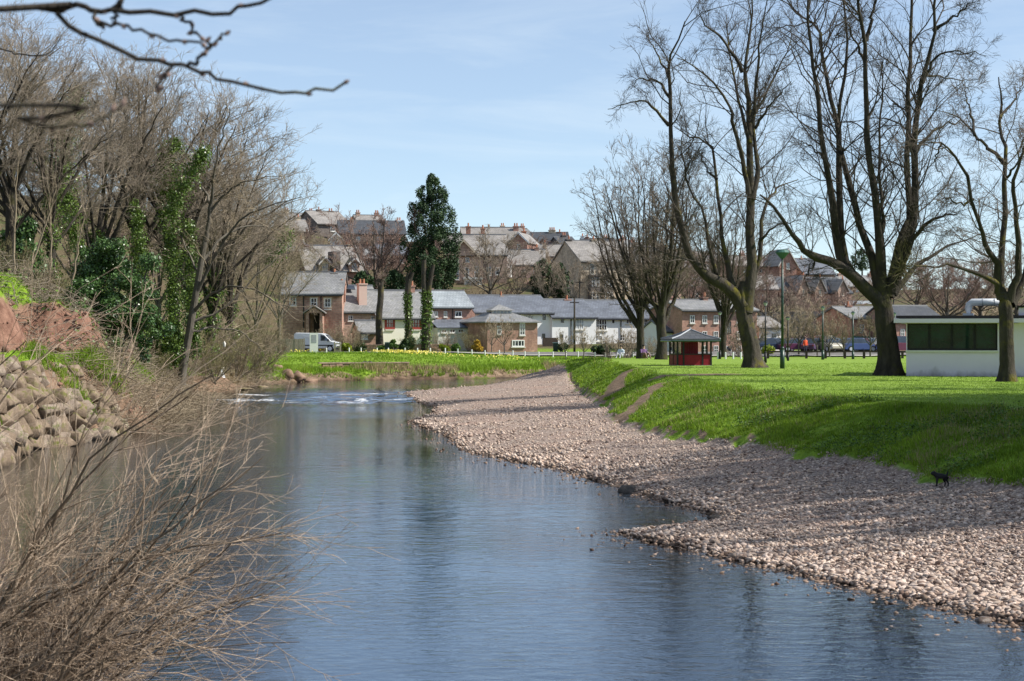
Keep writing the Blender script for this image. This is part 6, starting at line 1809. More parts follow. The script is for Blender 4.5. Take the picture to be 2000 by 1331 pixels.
m = MB(); o_ = .5
c0, c1, c2 = [(x * s + 0, dp_ / 2 + y * s, z) for s, z in ((1, ze + .05),) for x, y in ((-hw - o_, -hw - o_), (hw + o_, -hw - o_), (hw + o_, hw + o_), (-hw - o_, hw + o_))], [(x * .55, dp_ / 2 + y * .55, ze + .36) for x, y in ((-hw - o_, -hw - o_), (hw + o_, -hw - o_), (hw + o_, hw + o_), (-hw - o_, hw + o_))], (0, dp_ / 2, za)
c0b = [(x, y, z + .1) for x, y, z in c0]
V = c0 + c0b + c1 + [c2]
Fs = [(3, 2, 1, 0)] + [(i, (i + 1) % 4, 4 + (i + 1) % 4, 4 + i) for i in range(4)] + [(4 + i, 4 + (i + 1) % 4, 8 + (i + 1) % 4, 8 + i) for i in range(4)] + [(8 + i, 8 + (i + 1) % 4, 12) for i in range(4)]
m.add(V, Fs); rf = m.build('roof', MT['slate_dark'], sh)
for i in range(4):
    MB().tube([np.array(c0b[i]) + [0, 0, .02], np.array(c1[i]) + [0, 0, .02], np.array(c2) + [0, 0, .02]], .05, 6).build('hip_cap', MT['lead'], rf)
MB().cyl(0, dp_ / 2, za, za + .16, .07, .03, 8).build('finial', MT['lead'], rf)
m = MB()
for i in range(4):
    a, b_ = np.array(c0[i]), np.array(c0[(i + 1) % 4])
    m.tube([a + [0, 0, -.03], b_ + [0, 0, -.03]], .06, 4)
m.build('fascia', MT['green_paint'], rf)


# ------------------------------------------------------------------ lamp posts, poles, rails, bollards
def lamp(label, px, Y, top, r=.06, kind='lantern', mat='green_paint', name='lamp_post', basepx=None):
    g = G(px, Y)
    h = P(px, top, Y)[2] - g[2]
    root = empty(name, g, label, 'lamp post')
    m = MB(); m.cyl(0, 0, -.1, h * .16, r * 1.75, r * 1.6, 12); m.cyl(0, 0, h * .16, h * .185, r * 1.6, r, 12); m.build('base', MT[mat], root, smooth=True)
    MB().cyl(0, 0, h * .18, h * .94, r, r * .75, 12).build('post', MT[mat], root, smooth=True)
    if kind == 'flat':
        m = MB(); m.cyl(0, 0, h * .925, h * .975, .12, .42, 14); m.cyl(0, 0, h * .975, h, .46, .30, 14); m.build('lamp_head', MT['teal_paint'], root)
        m = MB(); m.cyl(0, 0, h * .6, h * .61, r * 1.25, k=10); m.build('collar', MT[mat], root)
    else:
        hd = m = MB(); m.cyl(0, 0, h * .935, h * .985, .07, .16, 6); hd = m.build('lamp_glass', MT['curtain'], root)
        MB().cyl(0, 0, h * .985, h * 1.02, .2, .03, 6).build('lamp_cap', MT[mat], root)
    return root


lamp('tall dark green lamp post with wide flat head on the lawn', 1528, 115, 488, .085, 'flat')
lamp('thin dark lamp post between the mid park tree and the tall green one', 1495, 133, 590, .06, 'lantern', 'black')
lamp('thin leaning-looking dark post behind the tall green lamp', 1539, 141, 620, .055, 'lantern', 'black')
lamp('green lamp post in front of the parked cars', 1607, 147, 600, .07, 'lantern')
lamp('pale-headed lamp post beside the green canopy shop', 1666, 149, 610, .065, 'lantern')
lamp('lantern lamp post peeping out right of the big park trunk', 1747, 150, 612, .07, 'lantern')
lamp('dark lamp post in front of the bare tree behind the shelter', 1406, 150, 610, .06, 'lantern', 'black')


def pole(label, px, Y, top, mat='bark'):
    g = G(px, Y); h = P(px, top, Y)[2] - g[2]
    root = empty('utility_pole', g, label, 'pole')
    MB().cyl(0, 0, -.2, h, .13, .09, 10).build('post', MT[mat], root, smooth=True)
    MB().box(-.5, .5, -.05, .05, h - .5, h - .4).build('crossarm', MT['dark_wood'], root)


pole('dark utility pole against the white terrace', 1122, 206, 583)
pole('thin utility pole in front of the buff villa', 1132, 236, 545)

rng2 = np.random.default_rng(17)
xs = [(px, ROADY((px - CX) / F * 194) - 1.3) for px in list(np.arange(462, 660, 22.0)) + list(np.arange(682, 1275, 26.5))]
bm_post, bm_cap = MB().cyl(0, 0, -.1, .45, .07, .065, 8).mesh('post', MT['white']), MB().cyl(0, 0, .45, .55, .072, .045, 8).mesh('cap', MT['white'])
bm_capd = MB().cyl(0, 0, .45, .7, .09, .06, 8).mesh('cap', MT['black'])
for i, (px, yb) in enumerate(xs):
    px += rng2.normal(0, 1.5)
    dark = 545 < px < 622
    o = empty('bollard', G(px, yb), 'white bollard with black cap in front of the wooden fence' if dark else 'small white bollard along the kerb of the riverside road', 'bollard', 'bollards with black caps' if dark else 'white bollards along the riverside road')
    obj('post', bm_post, o); obj('cap', bm_capd if dark else bm_cap, o)
for i, px in enumerate(np.arange(1402, 1490, 15)):
    o = empty('bollard', G(px, 150), 'low white bollard behind the mid park tree', 'bollard', 'white bollards behind the mid park tree')
    obj('post', bm_post, o); obj('cap', bm_cap, o)

fr = empty('knee_rail_fence', G(1700, 152), 'low dark timber rail along the far edge of the lawn', 'fence')
fo = np.array(fr.location)
prev = None
pm, rm = MB().box(-.09, .09, -.09, .09, -.2, .5).mesh('post', MT['dark_wood']), None
for px in np.arange(1500, 1960, 12.5 * 3):
    p = G(px, 152) - fo
    obj('post', pm, fr, p)
    if prev is not None:
        d = p - prev
        MB().box(0, float(np.linalg.norm(d)), -.06, .06, .5, .62).build('rail', MT['dark_wood'], fr, loc=prev, rz=math.atan2(d[1], d[0]))
    prev = p
# wooden fence on the left, gate, notice board
fb = G(556, 190); fe = empty('wooden_fence', fb, 'weathered close-boarded wooden fence left of the white van', 'fence', rz=0.1)
k = 190 / F
bd = MB().box(-.105, .105, -.015, .015, .02, 1.45).mesh('board', MT['wood_grey'])
for i in range(17):
    o = obj('board', bd, fe, (-1.75 + i * .22, rng2.normal(0, .01), rng2.normal(0, .02)))
for x in (-1.85, 0.1, 1.95): MB().box(x - .06, x + .06, .02, .14, -.3, 1.5).build('post', MT['wood_grey'], fe)
for z in (.35, 1.15): MB().box(-1.85, 1.95, .017, .08, z, z + .09).build('rail', MT['wood_grey'], fe)
gb = G(659, 190); ge = empty('field_gate', gb, 'small pale wooden gate in front of the van bonnet', 'gate')
for x in (-.28, .28): MB().box(x - .06, x + .06, -.06, .06, -.2, 1.15).build('post', MT['wood_pale'], ge)
for z in (.25, .55, .9): MB().box(-.22, .22, -.03, .03, z, z + .13).build('rail', MT['wood_pale'], ge)
nb_ = G(613, 191); ne = empty('notice_board', nb_, 'tall white notice board with grey panel in front of the van', 'sign', rz=0.15)
MB().box(-.42, .42, -.06, .06, -.1, 2.05).build('board', MT['white'], ne)
MB().box(-.25, .25, -.075, -.061, 1.05, 1.85).build('panel', MT['lead'], ne)

# retaining wall and river gauge on the far bank
p0, p1 = P(622, 716, 169.3), P(792, 716, 172.0)
wl0 = empty('retaining_wall', (p0 + p1) / 2 * [1, 1, 0] + [0, 0, 1.0], 'low red stone retaining wall in the far grass bank', 'wall', rz=math.atan2(p1[1] - p0[1], p1[0] - p0[0]))
L = np.linalg.norm((p1 - p0)[:2])
zt = P(700, 709, 174)[2] - 1.0
stn = [MB().box(-.3, .3, -.25, .25, -.13, .13).mesh('stone', MT['sandstone_red'], bevel=.03) for _ in range(2)]
zb = -0.8
nrow = max(3, int((zt - zb) / .27))
for r_ in range(nrow):
    for i in range(int(L / .62)):
        o = obj('stone', stn[i % 2], wl0, (-L / 2 + (i + .5 + .5 * (r_ % 2)) * .62, rng2.normal(0, .02), zb + .14 + r_ * (zt - zb) / nrow)); o.scale = (1, 1, (zt - zb) / nrow / .27)
MB().box(-L / 2, L / 2 + .3, -.3, .3, zt, zt + .1).build('coping', MT['sandstone'], wl0)
for px, lab in ((713, 'left of two grey gauge boxes by the retaining wall'), (722, 'right of two grey gauge boxes by the retaining wall')):
    o = empty('river_gauge', P(px, 724, 171.0), lab, 'gauge')
    MB().box(-.14, .14, -.08, .08, -.6, .85).build('post', MT['black'], o)
    MB().box(-.2, .2, -.13, -.081, .45, .8).build('plate', MT['lead'], o)

# ------------------------------------------------------------------ vehicles
def wheel(parent, x, y, r, side):
    o = MB().disc_y(y - .1, y + .1, x, r, r, 18).build('wheel', MT['rubber'], parent)
    MB().disc_y(y - .115 if side < 0 else y + .101, y - .101 if side < 0 else y + .115, x, r, r * .62, 12).build('rim', MT['metal_pale'], o)
    return o


def loft_body(sections, name, mat, parent, bevel=.04):
    """sections: list of (x, z0, z1, halfwidth_bottom, halfwidth_top)"""
    m = MB(); V = []; Fs = []
    for x, z0, z1, a, b_ in sections:
        V += [(x, -a, z0), (x, a, z0), (x, b_, z1), (x, -b_, z1)]
    n = len(sections)
    for i in range(n - 1):
        q = 4 * i
        for j in range(4): Fs.append((q + j, q + (j + 1) % 4, q + 4 + (j + 1) % 4, q + 4 + j))
    Fs += [(3, 2, 1, 0), (4 * n - 4, 4 * n - 3, 4 * n - 2, 4 * n - 1)]
    m.add(V, Fs)
    return m.build(name, mat, parent, bevel=bevel)


def car(label, px, Y, yaw, col, suv=False, z=None):
    g = G(px, Y, .05)
    c = empty('parked_car', g, label, 'car', 'cars parked beyond the lawn', rz=yaw)
    M_ = paint('car_' + label.split()[0] + str(px), col)
    hb, ht = (1.0, 1.72) if suv else (.88, 1.45)
    loft_body([(-2.05, .35, hb * .85, .72, .66), (-1.9, .25, hb, .84, .78), (-.9, .22, hb + .02, .86, .8), (.9, .22, hb, .86, .8), (1.75, .25, hb * .82, .82, .72), (2.05, .35, hb * .66, .66, .6)], 'body', M_, c)
    loft_body([(-1.85, hb - .02, hb + .05, .74, .7), (-1.45 if not suv else -1.75, hb - .01, ht, .76, .58), (.1, hb - .01, ht + .02, .77, .58), (.55, hb - .01, ht - .1, .76, .56), (1.15, hb - .04, hb + .02, .74, .68)], 'windows', MT['glass_car'], c, .02)
    loft_body([(-1.5 if not suv else -1.78, ht - .06, ht + .02, .58, .54), (0, ht - .05, ht + .045, .6, .55), (.45, ht - .08, ht - .01, .58, .53)], 'car_roof', M_, c, .02)
    for x in (-1.25, 1.28):
        for s in (-1, 1): wheel(c, x, s * .78, .31, s)
    for s in (-1, 1):
        MB().box(1.93, 2.03, s * .55 - .12, s * .55 + .12, .52, .64).build('headlight', MT['metal_pale'], c)
        MB().box(-2.06, -1.96, s * .6 - .08, s * .6 + .08, .6, .78).build('tail_light', MT['red_frame'], c)
    return c


for px, Y, yaw, col, suv, lab in [(1508, 207, .1, (.02, .035, .08), 0, 'dark blue car parked left of the tall lamp post'), (1520, 208.5, .2, (.45, .5, .55), 0, 'silver car half hidden by the tall lamp post'), (1556, 206, .15, (.12, .03, .08), 0, 'plum red car parked beside the person in orange'), (1585, 206, 1.2, (.09, .05, .1), 0, 'dark purple car parked behind the green lamp'), (1598, 207, .2, (.4, .44, .5), 0, 'pale silver car left of the cream one'),
        (1617, 206, -1.2, (.5, .46, .36), 1, 'cream off-road car parked at an angle in the middle'), (1641, 207, .9, (.42, .52, .6), 0, 'light blue car parked right of the cream one'), (1657, 208, 1.9, (.5, .52, .56), 0, 'pale car nose-on left of the blue one'), (1678, 206, .2, (.04, .07, .2), 0, 'blue car parked in front of the green canopy'), (1708, 209, .5, (.03, .03, .035), 0, 'black car under the green canopy'), (1762, 205, .15, (.14, .015, .035), 1, 'maroon car just left of the pavilion')]:
    car(lab, px, Y, yaw, col, bool(suv))

g = G(622, 196.5, .08)
van = empty('delivery_van', g, 'white delivery van parked facing right beside the notice board', 'van', rz=-.12)
VP = paint('van_white', (.72, .73, .74), .35)
m = MB()
prof = [(-2.4, .35), (1.95, .35), (2.15, .45), (2.18, .85), (2.0, 1.0), (1.55, 1.1), (.85, 1.78), (.5, 1.92), (-2.2, 1.98), (-2.4, 1.8)]
n = len(prof)
V = []
for y, ins in ((-.96, 0), (.96, 0)):
    V += [(x, y * (1 - .1 * max(0, z - 1.0)), z) for x, z in prof]
Fs = [tuple(range(n)), tuple(range(2 * n - 1, n - 1, -1))] + [(i, n + i, n + (i + 1) % n, (i + 1) % n) for i in range(n)]
m.add(V, Fs); m.build('body', VP, van, bevel=.05)
sp = lambda x, z, o=.006: (x, -.96 * (1 - .1 * max(0, z - 1.0)) - o, z)
m = MB()
for poly in ([(.42, 1.15), (1.32, 1.15), (.82, 1.68), (.42, 1.74)],):
    Vs = [sp(x, z) for x, z in poly] + [sp(x, z, -.02) for x, z in poly]
    m.add(Vs, [(0, 1, 2, 3), (7, 6, 5, 4)] + [(i, 4 + i, 4 + (i + 1) % 4, (i + 1) % 4) for i in range(4)])
m.build('side_window', MT['glass_car'], van)
m = MB()
V = [(1.52, -.78, 1.14), (1.52, .78, 1.14), (.9, .72, 1.75), (.9, -.72, 1.75)]
V = [(x + .03, y, z + .03) for x, y, z in V] + V
m.add(V, [(0, 1, 2, 3), (7, 6, 5, 4), (0, 4, 5, 1), (1, 5, 6, 2), (2, 6, 7, 3), (3, 7, 4, 0)]); m.build('windscreen', MT['glass_car'], van)
MB().box(-2.3, 1.75, -.985, -.962, .62, .72).build('side_strip', MT['rubber'], van)
MB().box(2.1, 2.24, -.9, .9, .36, .62).build('bumper', MT['rubber'], van)
for x in (-1.55, 1.42):
    for s in (-1, 1): wheel(van, x, s * .9, .34, s)
for s in (-1, 1): MB().box(2.08, 2.2, s * .68 - .16, s * .68 + .16, .8, .98).build('headlight', MT['metal_pale'], van)
MB().box(1.2, 1.32, -1.14, -.97, 1.08, 1.32).build('wing_mirror', MT['rubber'], van)

# wheelie bins and garden bits
for px, Y, mat, lab in [(757, 200, 'green_paint', 'dark green wheelie bin beside the left pollard'), (762, 201, 'rubber', 'black wheelie bin next to the green one'), (1085, 203, 'green_paint', 'green wheelie bin by the white terrace gate')]:
    o = empty('wheelie_bin', G(px, Y), lab, 'bin')
    m = MB(); V = [(-.24, -.3, .08), (.24, -.3, .08), (.24, .25, .08), (-.24, .25, .08), (-.29, -.36, .98), (.29, -.36, .98), (.29, .34, .98), (-.29, .34, .98)]
    m.add(V, [(0, 3, 2, 1), (4, 5, 6, 7), (0, 1, 5, 4), (1, 2, 6, 5), (2, 3, 7, 6), (3, 0, 4, 7)]); m.build('body', MT[mat], o)
    MB().prismx([(-.4, .99), (.36, .99), (.36, 1.08), (-.3, 1.04)], -.31, .31).build('lid', MT[mat], o)
    for s in (-1, 1): MB().disc_x(s * .26 - .03, s * .26 + .03, .26, .1, .1).build('wheel', MT['rubber'], o)
gw = empty('garden_wall', G(800, 203), 'low stone garden wall in front of the cream cottage', 'wall')
for i in range(34):
    for r_ in range(3):
        o = obj('stone', stn[i % 2], gw, (-5.2 + i * .31 * 1.0 + .15 * (r_ % 2), rng2.normal(0, .02), .14 + r_ * .28)); o.scale = (.5, .8, 1.02)

# daffodils
rg = np.random.default_rng(8)
pts = []
for px, Y, n, sx_, sy_ in [(770, 187, 200, 1.3, .6), (795, 188, 110, .9, .5), (830, 189, 110, .8, .5), (755, 190, 60, .8, .4), (985, 190, 60, 1.6, .6), (1150, 185, 40, 2, 1), (590, 189, 30, .7, .3), (900, 186, 50, 2, 1), (1240, 186, 40, 2, .8), (1010, 187, 30, 2, .8)]:
    x0_ = (px - CX) / F * Y
    for _ in range(n): pts.append((x0_ + rg.normal(0, sx_), Y + rg.normal(0, sy_)))
pts = np.array(pts)
zz = terrain(pts[:, 0], pts[:, 1], False) + rg.uniform(.2, .4, len(pts))
V, Q = leaf_quads(np.column_stack([pts, zz]), np.full(len(pts), .15), rg, .9, nbias=np.array([.3, -1.2, .3]))
tag(obj('daffodils', make_mesh('daffodils', V, quads=Q, mat=MT['daffodil'])), 'drifts of yellow daffodils on the far grass bank', 'flowers', kind='stuff')

# ------------------------------------------------------------------ left bank: revetment, dead brush, ledge, outfall
MT['block'] = pmat('sandstone_block', (0.13, 0.095, 0.065), (0.3, 0.225, 0.16), 1.6, .95, .8, 7, island=.0, moss=(.12, .12, .03))
MT['block2'] = pmat('sandstone_block_pale', (0.17, 0.13, 0.1), (0.37, 0.295, 0.23), 1.6, .95, .8, 7, moss=(.1, .12, .03))
rv = empty('stone_revetment', G(60, 76), 'rough revetment of pale sandstone blocks along the left bank', 'revetment')
ro_ = np.array(rv.location)
I3, T3 = ico(2)


def block(rg):
    bm = bmesh.new(); bmesh.ops.create_cube(bm, size=2)
    for v in bm.verts: v.co += Vector(rg.normal(0, .2, 3))
    bmesh.ops.bevel(bm, geom=list(bm.edges), offset=rg.uniform(.1, .22), segments=1, affect='EDGES')
    bmesh.ops.triangulate(bm, faces=bm.faces)
    bm.verts.index_update()
    V = np.array([v.co[:] for v in bm.verts]); Q = np.array([[v.index for v in f.verts] for f in bm.faces]); bm.free()
    return V, Q


bms = [make_mesh('block', (vq := block(rg))[0], tris=vq[1], mat=MT['block' if i % 2 else 'block2']) for i in range(8)]
for Yb in np.arange(58, 84, .95):
    lx = np.interp(Yb, LB[:, 1], LB[:, 0])
    for r_ in range(6):
        d_ = .05 + r_ * .36 + rg.normal(0, .16)
        y_ = Yb + .47 * (r_ % 2) + rg.normal(0, .2)
        if Yb > 78 and r_ > 8.5 - (Yb - 78): continue
        x_ = lx - d_
        z_ = .15 + r_ * .58 * np.interp(Yb, [60, 78, 86], [1, 1, .6]) + rg.normal(0, .05)
        o = obj('block', bms[rg.integers(0, 8)], rv, np.array([x_, y_, z_]) - ro_)
        o.scale = (rg.uniform(.3, .5), rg.uniform(.3, .6), rg.uniform(.22, .4)); o.rotation_euler = (rg.normal(0, .3), rg.normal(-.3, .25), rg.normal(.1, .5))

def brush(label, path, n, L0, L1, seed, hgt=.5, mat='twig_tan', r=.012, spread=1.0, name='brush_pile'):
    rg = np.random.default_rng(seed)
    p = np.array(path, float)
    t = rg.random(n) * (len(p) - 1) * .999; i = t.astype(int); f = (t - i)[:, None]
    c = p[i] * (1 - f) + p[i + 1] * f + rg.normal(0, spread, (n, 2))
    z = np.maximum(terrain(c[:, 0], c[:, 1], False), water_level(c[:, 1])) + rg.random(n) ** 1.5 * hgt
    d = nrm(rg.normal(0, 1, (n, 3)) * [1, 1, .45]); L = rg.uniform(L0, L1, n)[:, None]
    s = np.column_stack([c, z])
    pp = np.stack([s - d * L / 2, s + rg.normal(0, .06, (n, 3)), s + d * L / 2 + rg.normal(0, .08, (n, 3))], 1)
    pp[:, :, 2] = np.maximum(pp[:, :, 2], water_level(pp[:, :, 1]) - .05)
    b = s[0].copy()
    V, Q = tubes(pp - b, np.tile([1, .85, .4], (n, 1)) * (r * rg.uniform(.5, 1.6, n))[:, None], 3)
    o = obj(name, make_mesh(name, V, quads=Q, mat=MT[mat], smooth=True), None, b)
    return tag(o, label, 'brush', kind='stuff')


brush('tangle of pale dead sticks washed up at the foot of the left bank', [(-18.0, 82), (-17.2, 92), (-17.8, 102), (-19, 111)], 3000, .5, 2.2, 1, .9, spread=.8)
brush('dead stems and bramble covering the slope above the left bank', [(-22, 84), (-22, 100), (-23, 116)], 4200, .4, 1.8, 2, 1.0, 'twig_brown', spread=2.2, name='bramble')
brush('dry stalks at the foot of the wood by the river bend', [(-21.5, 118), (-22, 130), (-23, 142), (-21, 152)], 3400, .4, 1.7, 3, 1.1, 'twig_tan', spread=1.6, name='dry_stalks')
brush('dead stems and ivy ground cover under the wood', [(-27, 95), (-29, 110), (-30, 130)], 4200, .5, 2.0, 4, 1.5, 'twig_olive', .014, spread=3.0, name='undergrowth')
sc_p = [(np.interp(y_, LB[:, 1], LB[:, 0]) - 4.9, y_) for y_ in np.arange(64, 108, 4.0)]
brush('brown roots and dead grass hanging over the top of the red scarp', sc_p, 1600, .3, 1.0, 5, .35, 'twig_brown', .012, spread=.45, name='scarp_fringe')
nc = 6000
xx = rg.uniform(-30, -17, nc); yy = rg.uniform(64, 112, nc)
z, A, I = terrain(xx, yy)
ok = I['left'] & (A['soil'] > .45) & (I['dp'] > .5)
xx, yy, z = xx[ok], yy[ok], z[ok]
sc_ = np.exp(rg.normal(math.log(.075), .55, len(xx)))[:, None, None]
V = (O6[None] * rg.uniform(.6, 1.3, (len(xx), 6, 1)) + rg.normal(0, .15, (len(xx), 6, 3))) * sc_ + np.stack([xx, yy, z], -1)[:, None]
T = (OT[None] + (np.arange(len(xx)) * 6)[:, None, None]).reshape(-1, 3)
tag(obj('soil_crumbs', make_mesh('soil_crumbs', V.reshape(-1, 3), tris=T, mat=pmat('red_earth', (.13, .065, .045), (.34, .2, .145), .8, .95, .5, 12, island=.35))), 'crumbled red earth and small stones on the eroded left bank', 'earth', kind='stuff')
n = 16000
xx = rg.uniform(-36, -18, n); yy = rg.uniform(84, 150, n)
z, A, I = terrain(xx, yy)
ok = I['left'] & (I['dp'] > 2) & (vnoise(xx, yy, 4, 44) > -.1)
C = np.column_stack([xx, yy, z + .05 + .7 * rg.random(n) ** 2])[ok]
V, Q = leaf_quads(C, .17 * rg.uniform(.6, 1.3, len(C)), rg, 1.1, nbias=np.array([.6, -.3, 1.0]))
tag(obj('ground_ivy', make_mesh('ground_ivy', V, quads=Q, mat=MT['ivy'])), 'ivy carpet on the wooded left slope', 'ivy', kind='stuff')
yy = rg.uniform(66, 86, 5000); xx = np.interp(yy, LB[:, 1], LB[:, 0]) - rg.uniform(.3, 2.4, 5000)
kp = vnoise(xx, yy, 1.2, 51) > .05
V, T = blades(rg, xx[kp], yy[kp], terrain(xx[kp], yy[kp], False) + .28, np.full(kp.sum(), .25), np.full(kp.sum(), .018), 4, .9)
tag(obj('revetment_grass', make_mesh('revetment_grass', V, tris=T, mat=MT['grass_blade'])), 'tufts of grass growing between the revetment blocks', 'grass', kind='stuff')
# rock ledges below the riffle
for i, (px, py, sx_, sy_, sz_, lab) in enumerate([(395, 772, 1.5, 2.4, .25, 'flat rock ledge at the left of the riffle'), (455, 764, 1.5, 2.0, .22, 'mossy flat rock ledge beside the riffle'), (505, 760, 1.0, 1.6, .18, 'outermost flat rock at the riffle'), (360, 782, 1.2, 2.0, .3, 'flat pale rock slab near the dead sticks')]):
    Y = (CH - .3) * F / (py - HY)
    p = P(px, py, Y)
    o = obj('rock_ledge', make_mesh('rock_ledge', rough_stone(rg, I2, .5, 1.0), tris=T2, mat=MT['block'], smooth=False), None, (p[0], Y, water_level(Y) + .02)); o.scale = (sx_, sy_, sz_)
    o.rotation_euler = (0, 0, rg.uniform(-.3, .3)); tag(o, lab, 'rock')
# eroded bank lumps
for i, (px, py, s, lab) in enumerate([(560, 742, .9, 'left clod of eroded earth at the far bank'), (582, 738, 1.1, 'tall clod of eroded earth at the far bank'), (606, 742, .8, 'right clod of eroded earth at the far bank'), (540, 746, .7, 'small clod of earth at the waterline left of the others')]):
    Y = 158 + i * 1.5
    p = P(px, py, Y)
    o = obj('earth_clod', make_mesh('earth_clod', rough_stone(rg, I2, .6, 1.0), tris=T2, mat=pmat('earth_%d' % i, (.16, .1, .065), (.3, .2, .14), 2.5, .95, .8, 8)), None, (p[0], Y, Hz(p[0], Y) + .2)); o.scale = (s * .8, s, s * .8)
    tag(o, lab, 'earth')
# drain outfall with thin stream of water, bag caught in a branch
p = P(432, 742, 139)
o = empty('drain_outfall', (p[0], 139, Hz(p[0], 139)), 'thin white stream falling from a bank drain at the river bend', 'outfall')
zt_ = P(432, 722, 139)[2] - o.location[2]
MB().tube([(0, .8, zt_), (0, 0, zt_)], .16, 12).build('pipe', MT['concrete'], o)
V, Q = tubes(np.array([[(0, -.02, zt_ - .05), (0.03, -.18, zt_ * .75), (.06, -.3, zt_ * .4), (.1, -.36, -.1)]], float), np.array([[.1, .13, .16, .24]]), 10)
V[:, :2] += rg.normal(0, .025, (len(V), 2))
obj('water_stream', make_mesh('water_stream', V, quads=Q, mat=pmat('white_water', (.6, .64, .68), (.8, .83, .85), 6, .3, vscale=(6, 6, .6)), smooth=True), o)
p = P(438, 674, 128)
V = rough_stone(rg, I2, .6, 1.0) * [.14, .09, .3]
o = obj('plastic_bag', make_mesh('plastic_bag', V, tris=T2, mat=MT['off_white']), None, p); tag(o, 'pale plastic bag caught in the branches at the river bend', 'bag')

# ------------------------------------------------------------------ hillside scrub (reads as one mass)
rg = np.random.default_rng(71)
st = nrm(rg.normal(0, 1, (15, 3)) * [1, 1, .6] + [0, 0, .9])
pp = np.stack([st * .05, st * .55 + rg.normal(0, .06, (15, 3)), st * rg.uniform(.7, 1.1, (15, 1)) + rg.normal(0, .08, (15, 3))], 1)
rr_ = np.tile([.03, .02, .009], (15, 1))
l2 = children(pp, rr_, rg, 4, frac=.5, npts=3, rmin=.012, rk=.012)
BV, BQ = join([tubes(pp, rr_, 3), tubes(*l2, 3)])
for nm, lab, cnt, mat, x_rng, y_rng in [('hillside_scrub', 'brown leafless scrub between the hillside houses', 95, 'twig_purple', (-60, 75), (226, 345)), ('hillside_bushes', 'tan leafless bushes in the hillside gardens', 90, 'twig_tan', (-60, 75), (224, 330))]:
    xs_ = rg.uniform(*x_rng, cnt); ys_ = rg.uniform(*y_rng, cnt)
    zs = terrain(xs_, ys_, False); sc = rg.uniform(1.6, 3.6, cnt); an = rg.uniform(0, 6.28, cnt)
    X = BV[None, :, 0] * np.cos(an)[:, None] - BV[None, :, 1] * np.sin(an)[:, None]; Yv = BV[None, :, 0] * np.sin(an)[:, None] + BV[None, :, 1] * np.cos(an)[:, None]
    V = np.stack([X * sc[:, None] + xs_[:, None], Yv * sc[:, None] + ys_[:, None], BV[None, :, 2] * sc[:, None] + zs[:, None]], -1).reshape(-1, 3)
    Q = (BQ[None] + (np.arange(cnt) * len(BV))[:, None, None]).reshape(-1, 4)
    tag(obj(nm, make_mesh(nm, V, quads=Q, mat=MT[mat])), lab, 'scrub', kind='stuff')

# ------------------------------------------------------------------ people and dog
def skin_body(name, verts, edges, radii, mat, parent=None, midx_fn=None, mats=None, root=0):
    me = bpy.data.meshes.new(name)
    me.from_pydata([tuple(v) for v in verts], edges, [])
    o = bpy.data.objects.new(name + '_tmp', me); COL.objects.link(o)
    md = o.modifiers.new('s', 'SKIN'); md.use_smooth_shade = True
    for i, r in enumerate(radii):
        sv = me.skin_vertices[0].data[i]
        sv.radius = (r, r) if np.isscalar(r) else r
        sv.use_root = (i == root)
    o.modifiers.new('d', 'SUBSURF').levels = 1
    dg = bpy.context.evaluated_depsgraph_get(); dg.update()
    nm = bpy.data.meshes.new_from_object(o.evaluated_get(dg))
    bpy.data.objects.remove(o)
    nm.name = name
    nm.materials.clear()
    for m_ in (mats or [mat]): nm.materials.append(m_)
    if midx_fn:
        for p_ in nm.polygons: p_.material_index = midx_fn(p_.center)
    return obj(name, nm, parent)


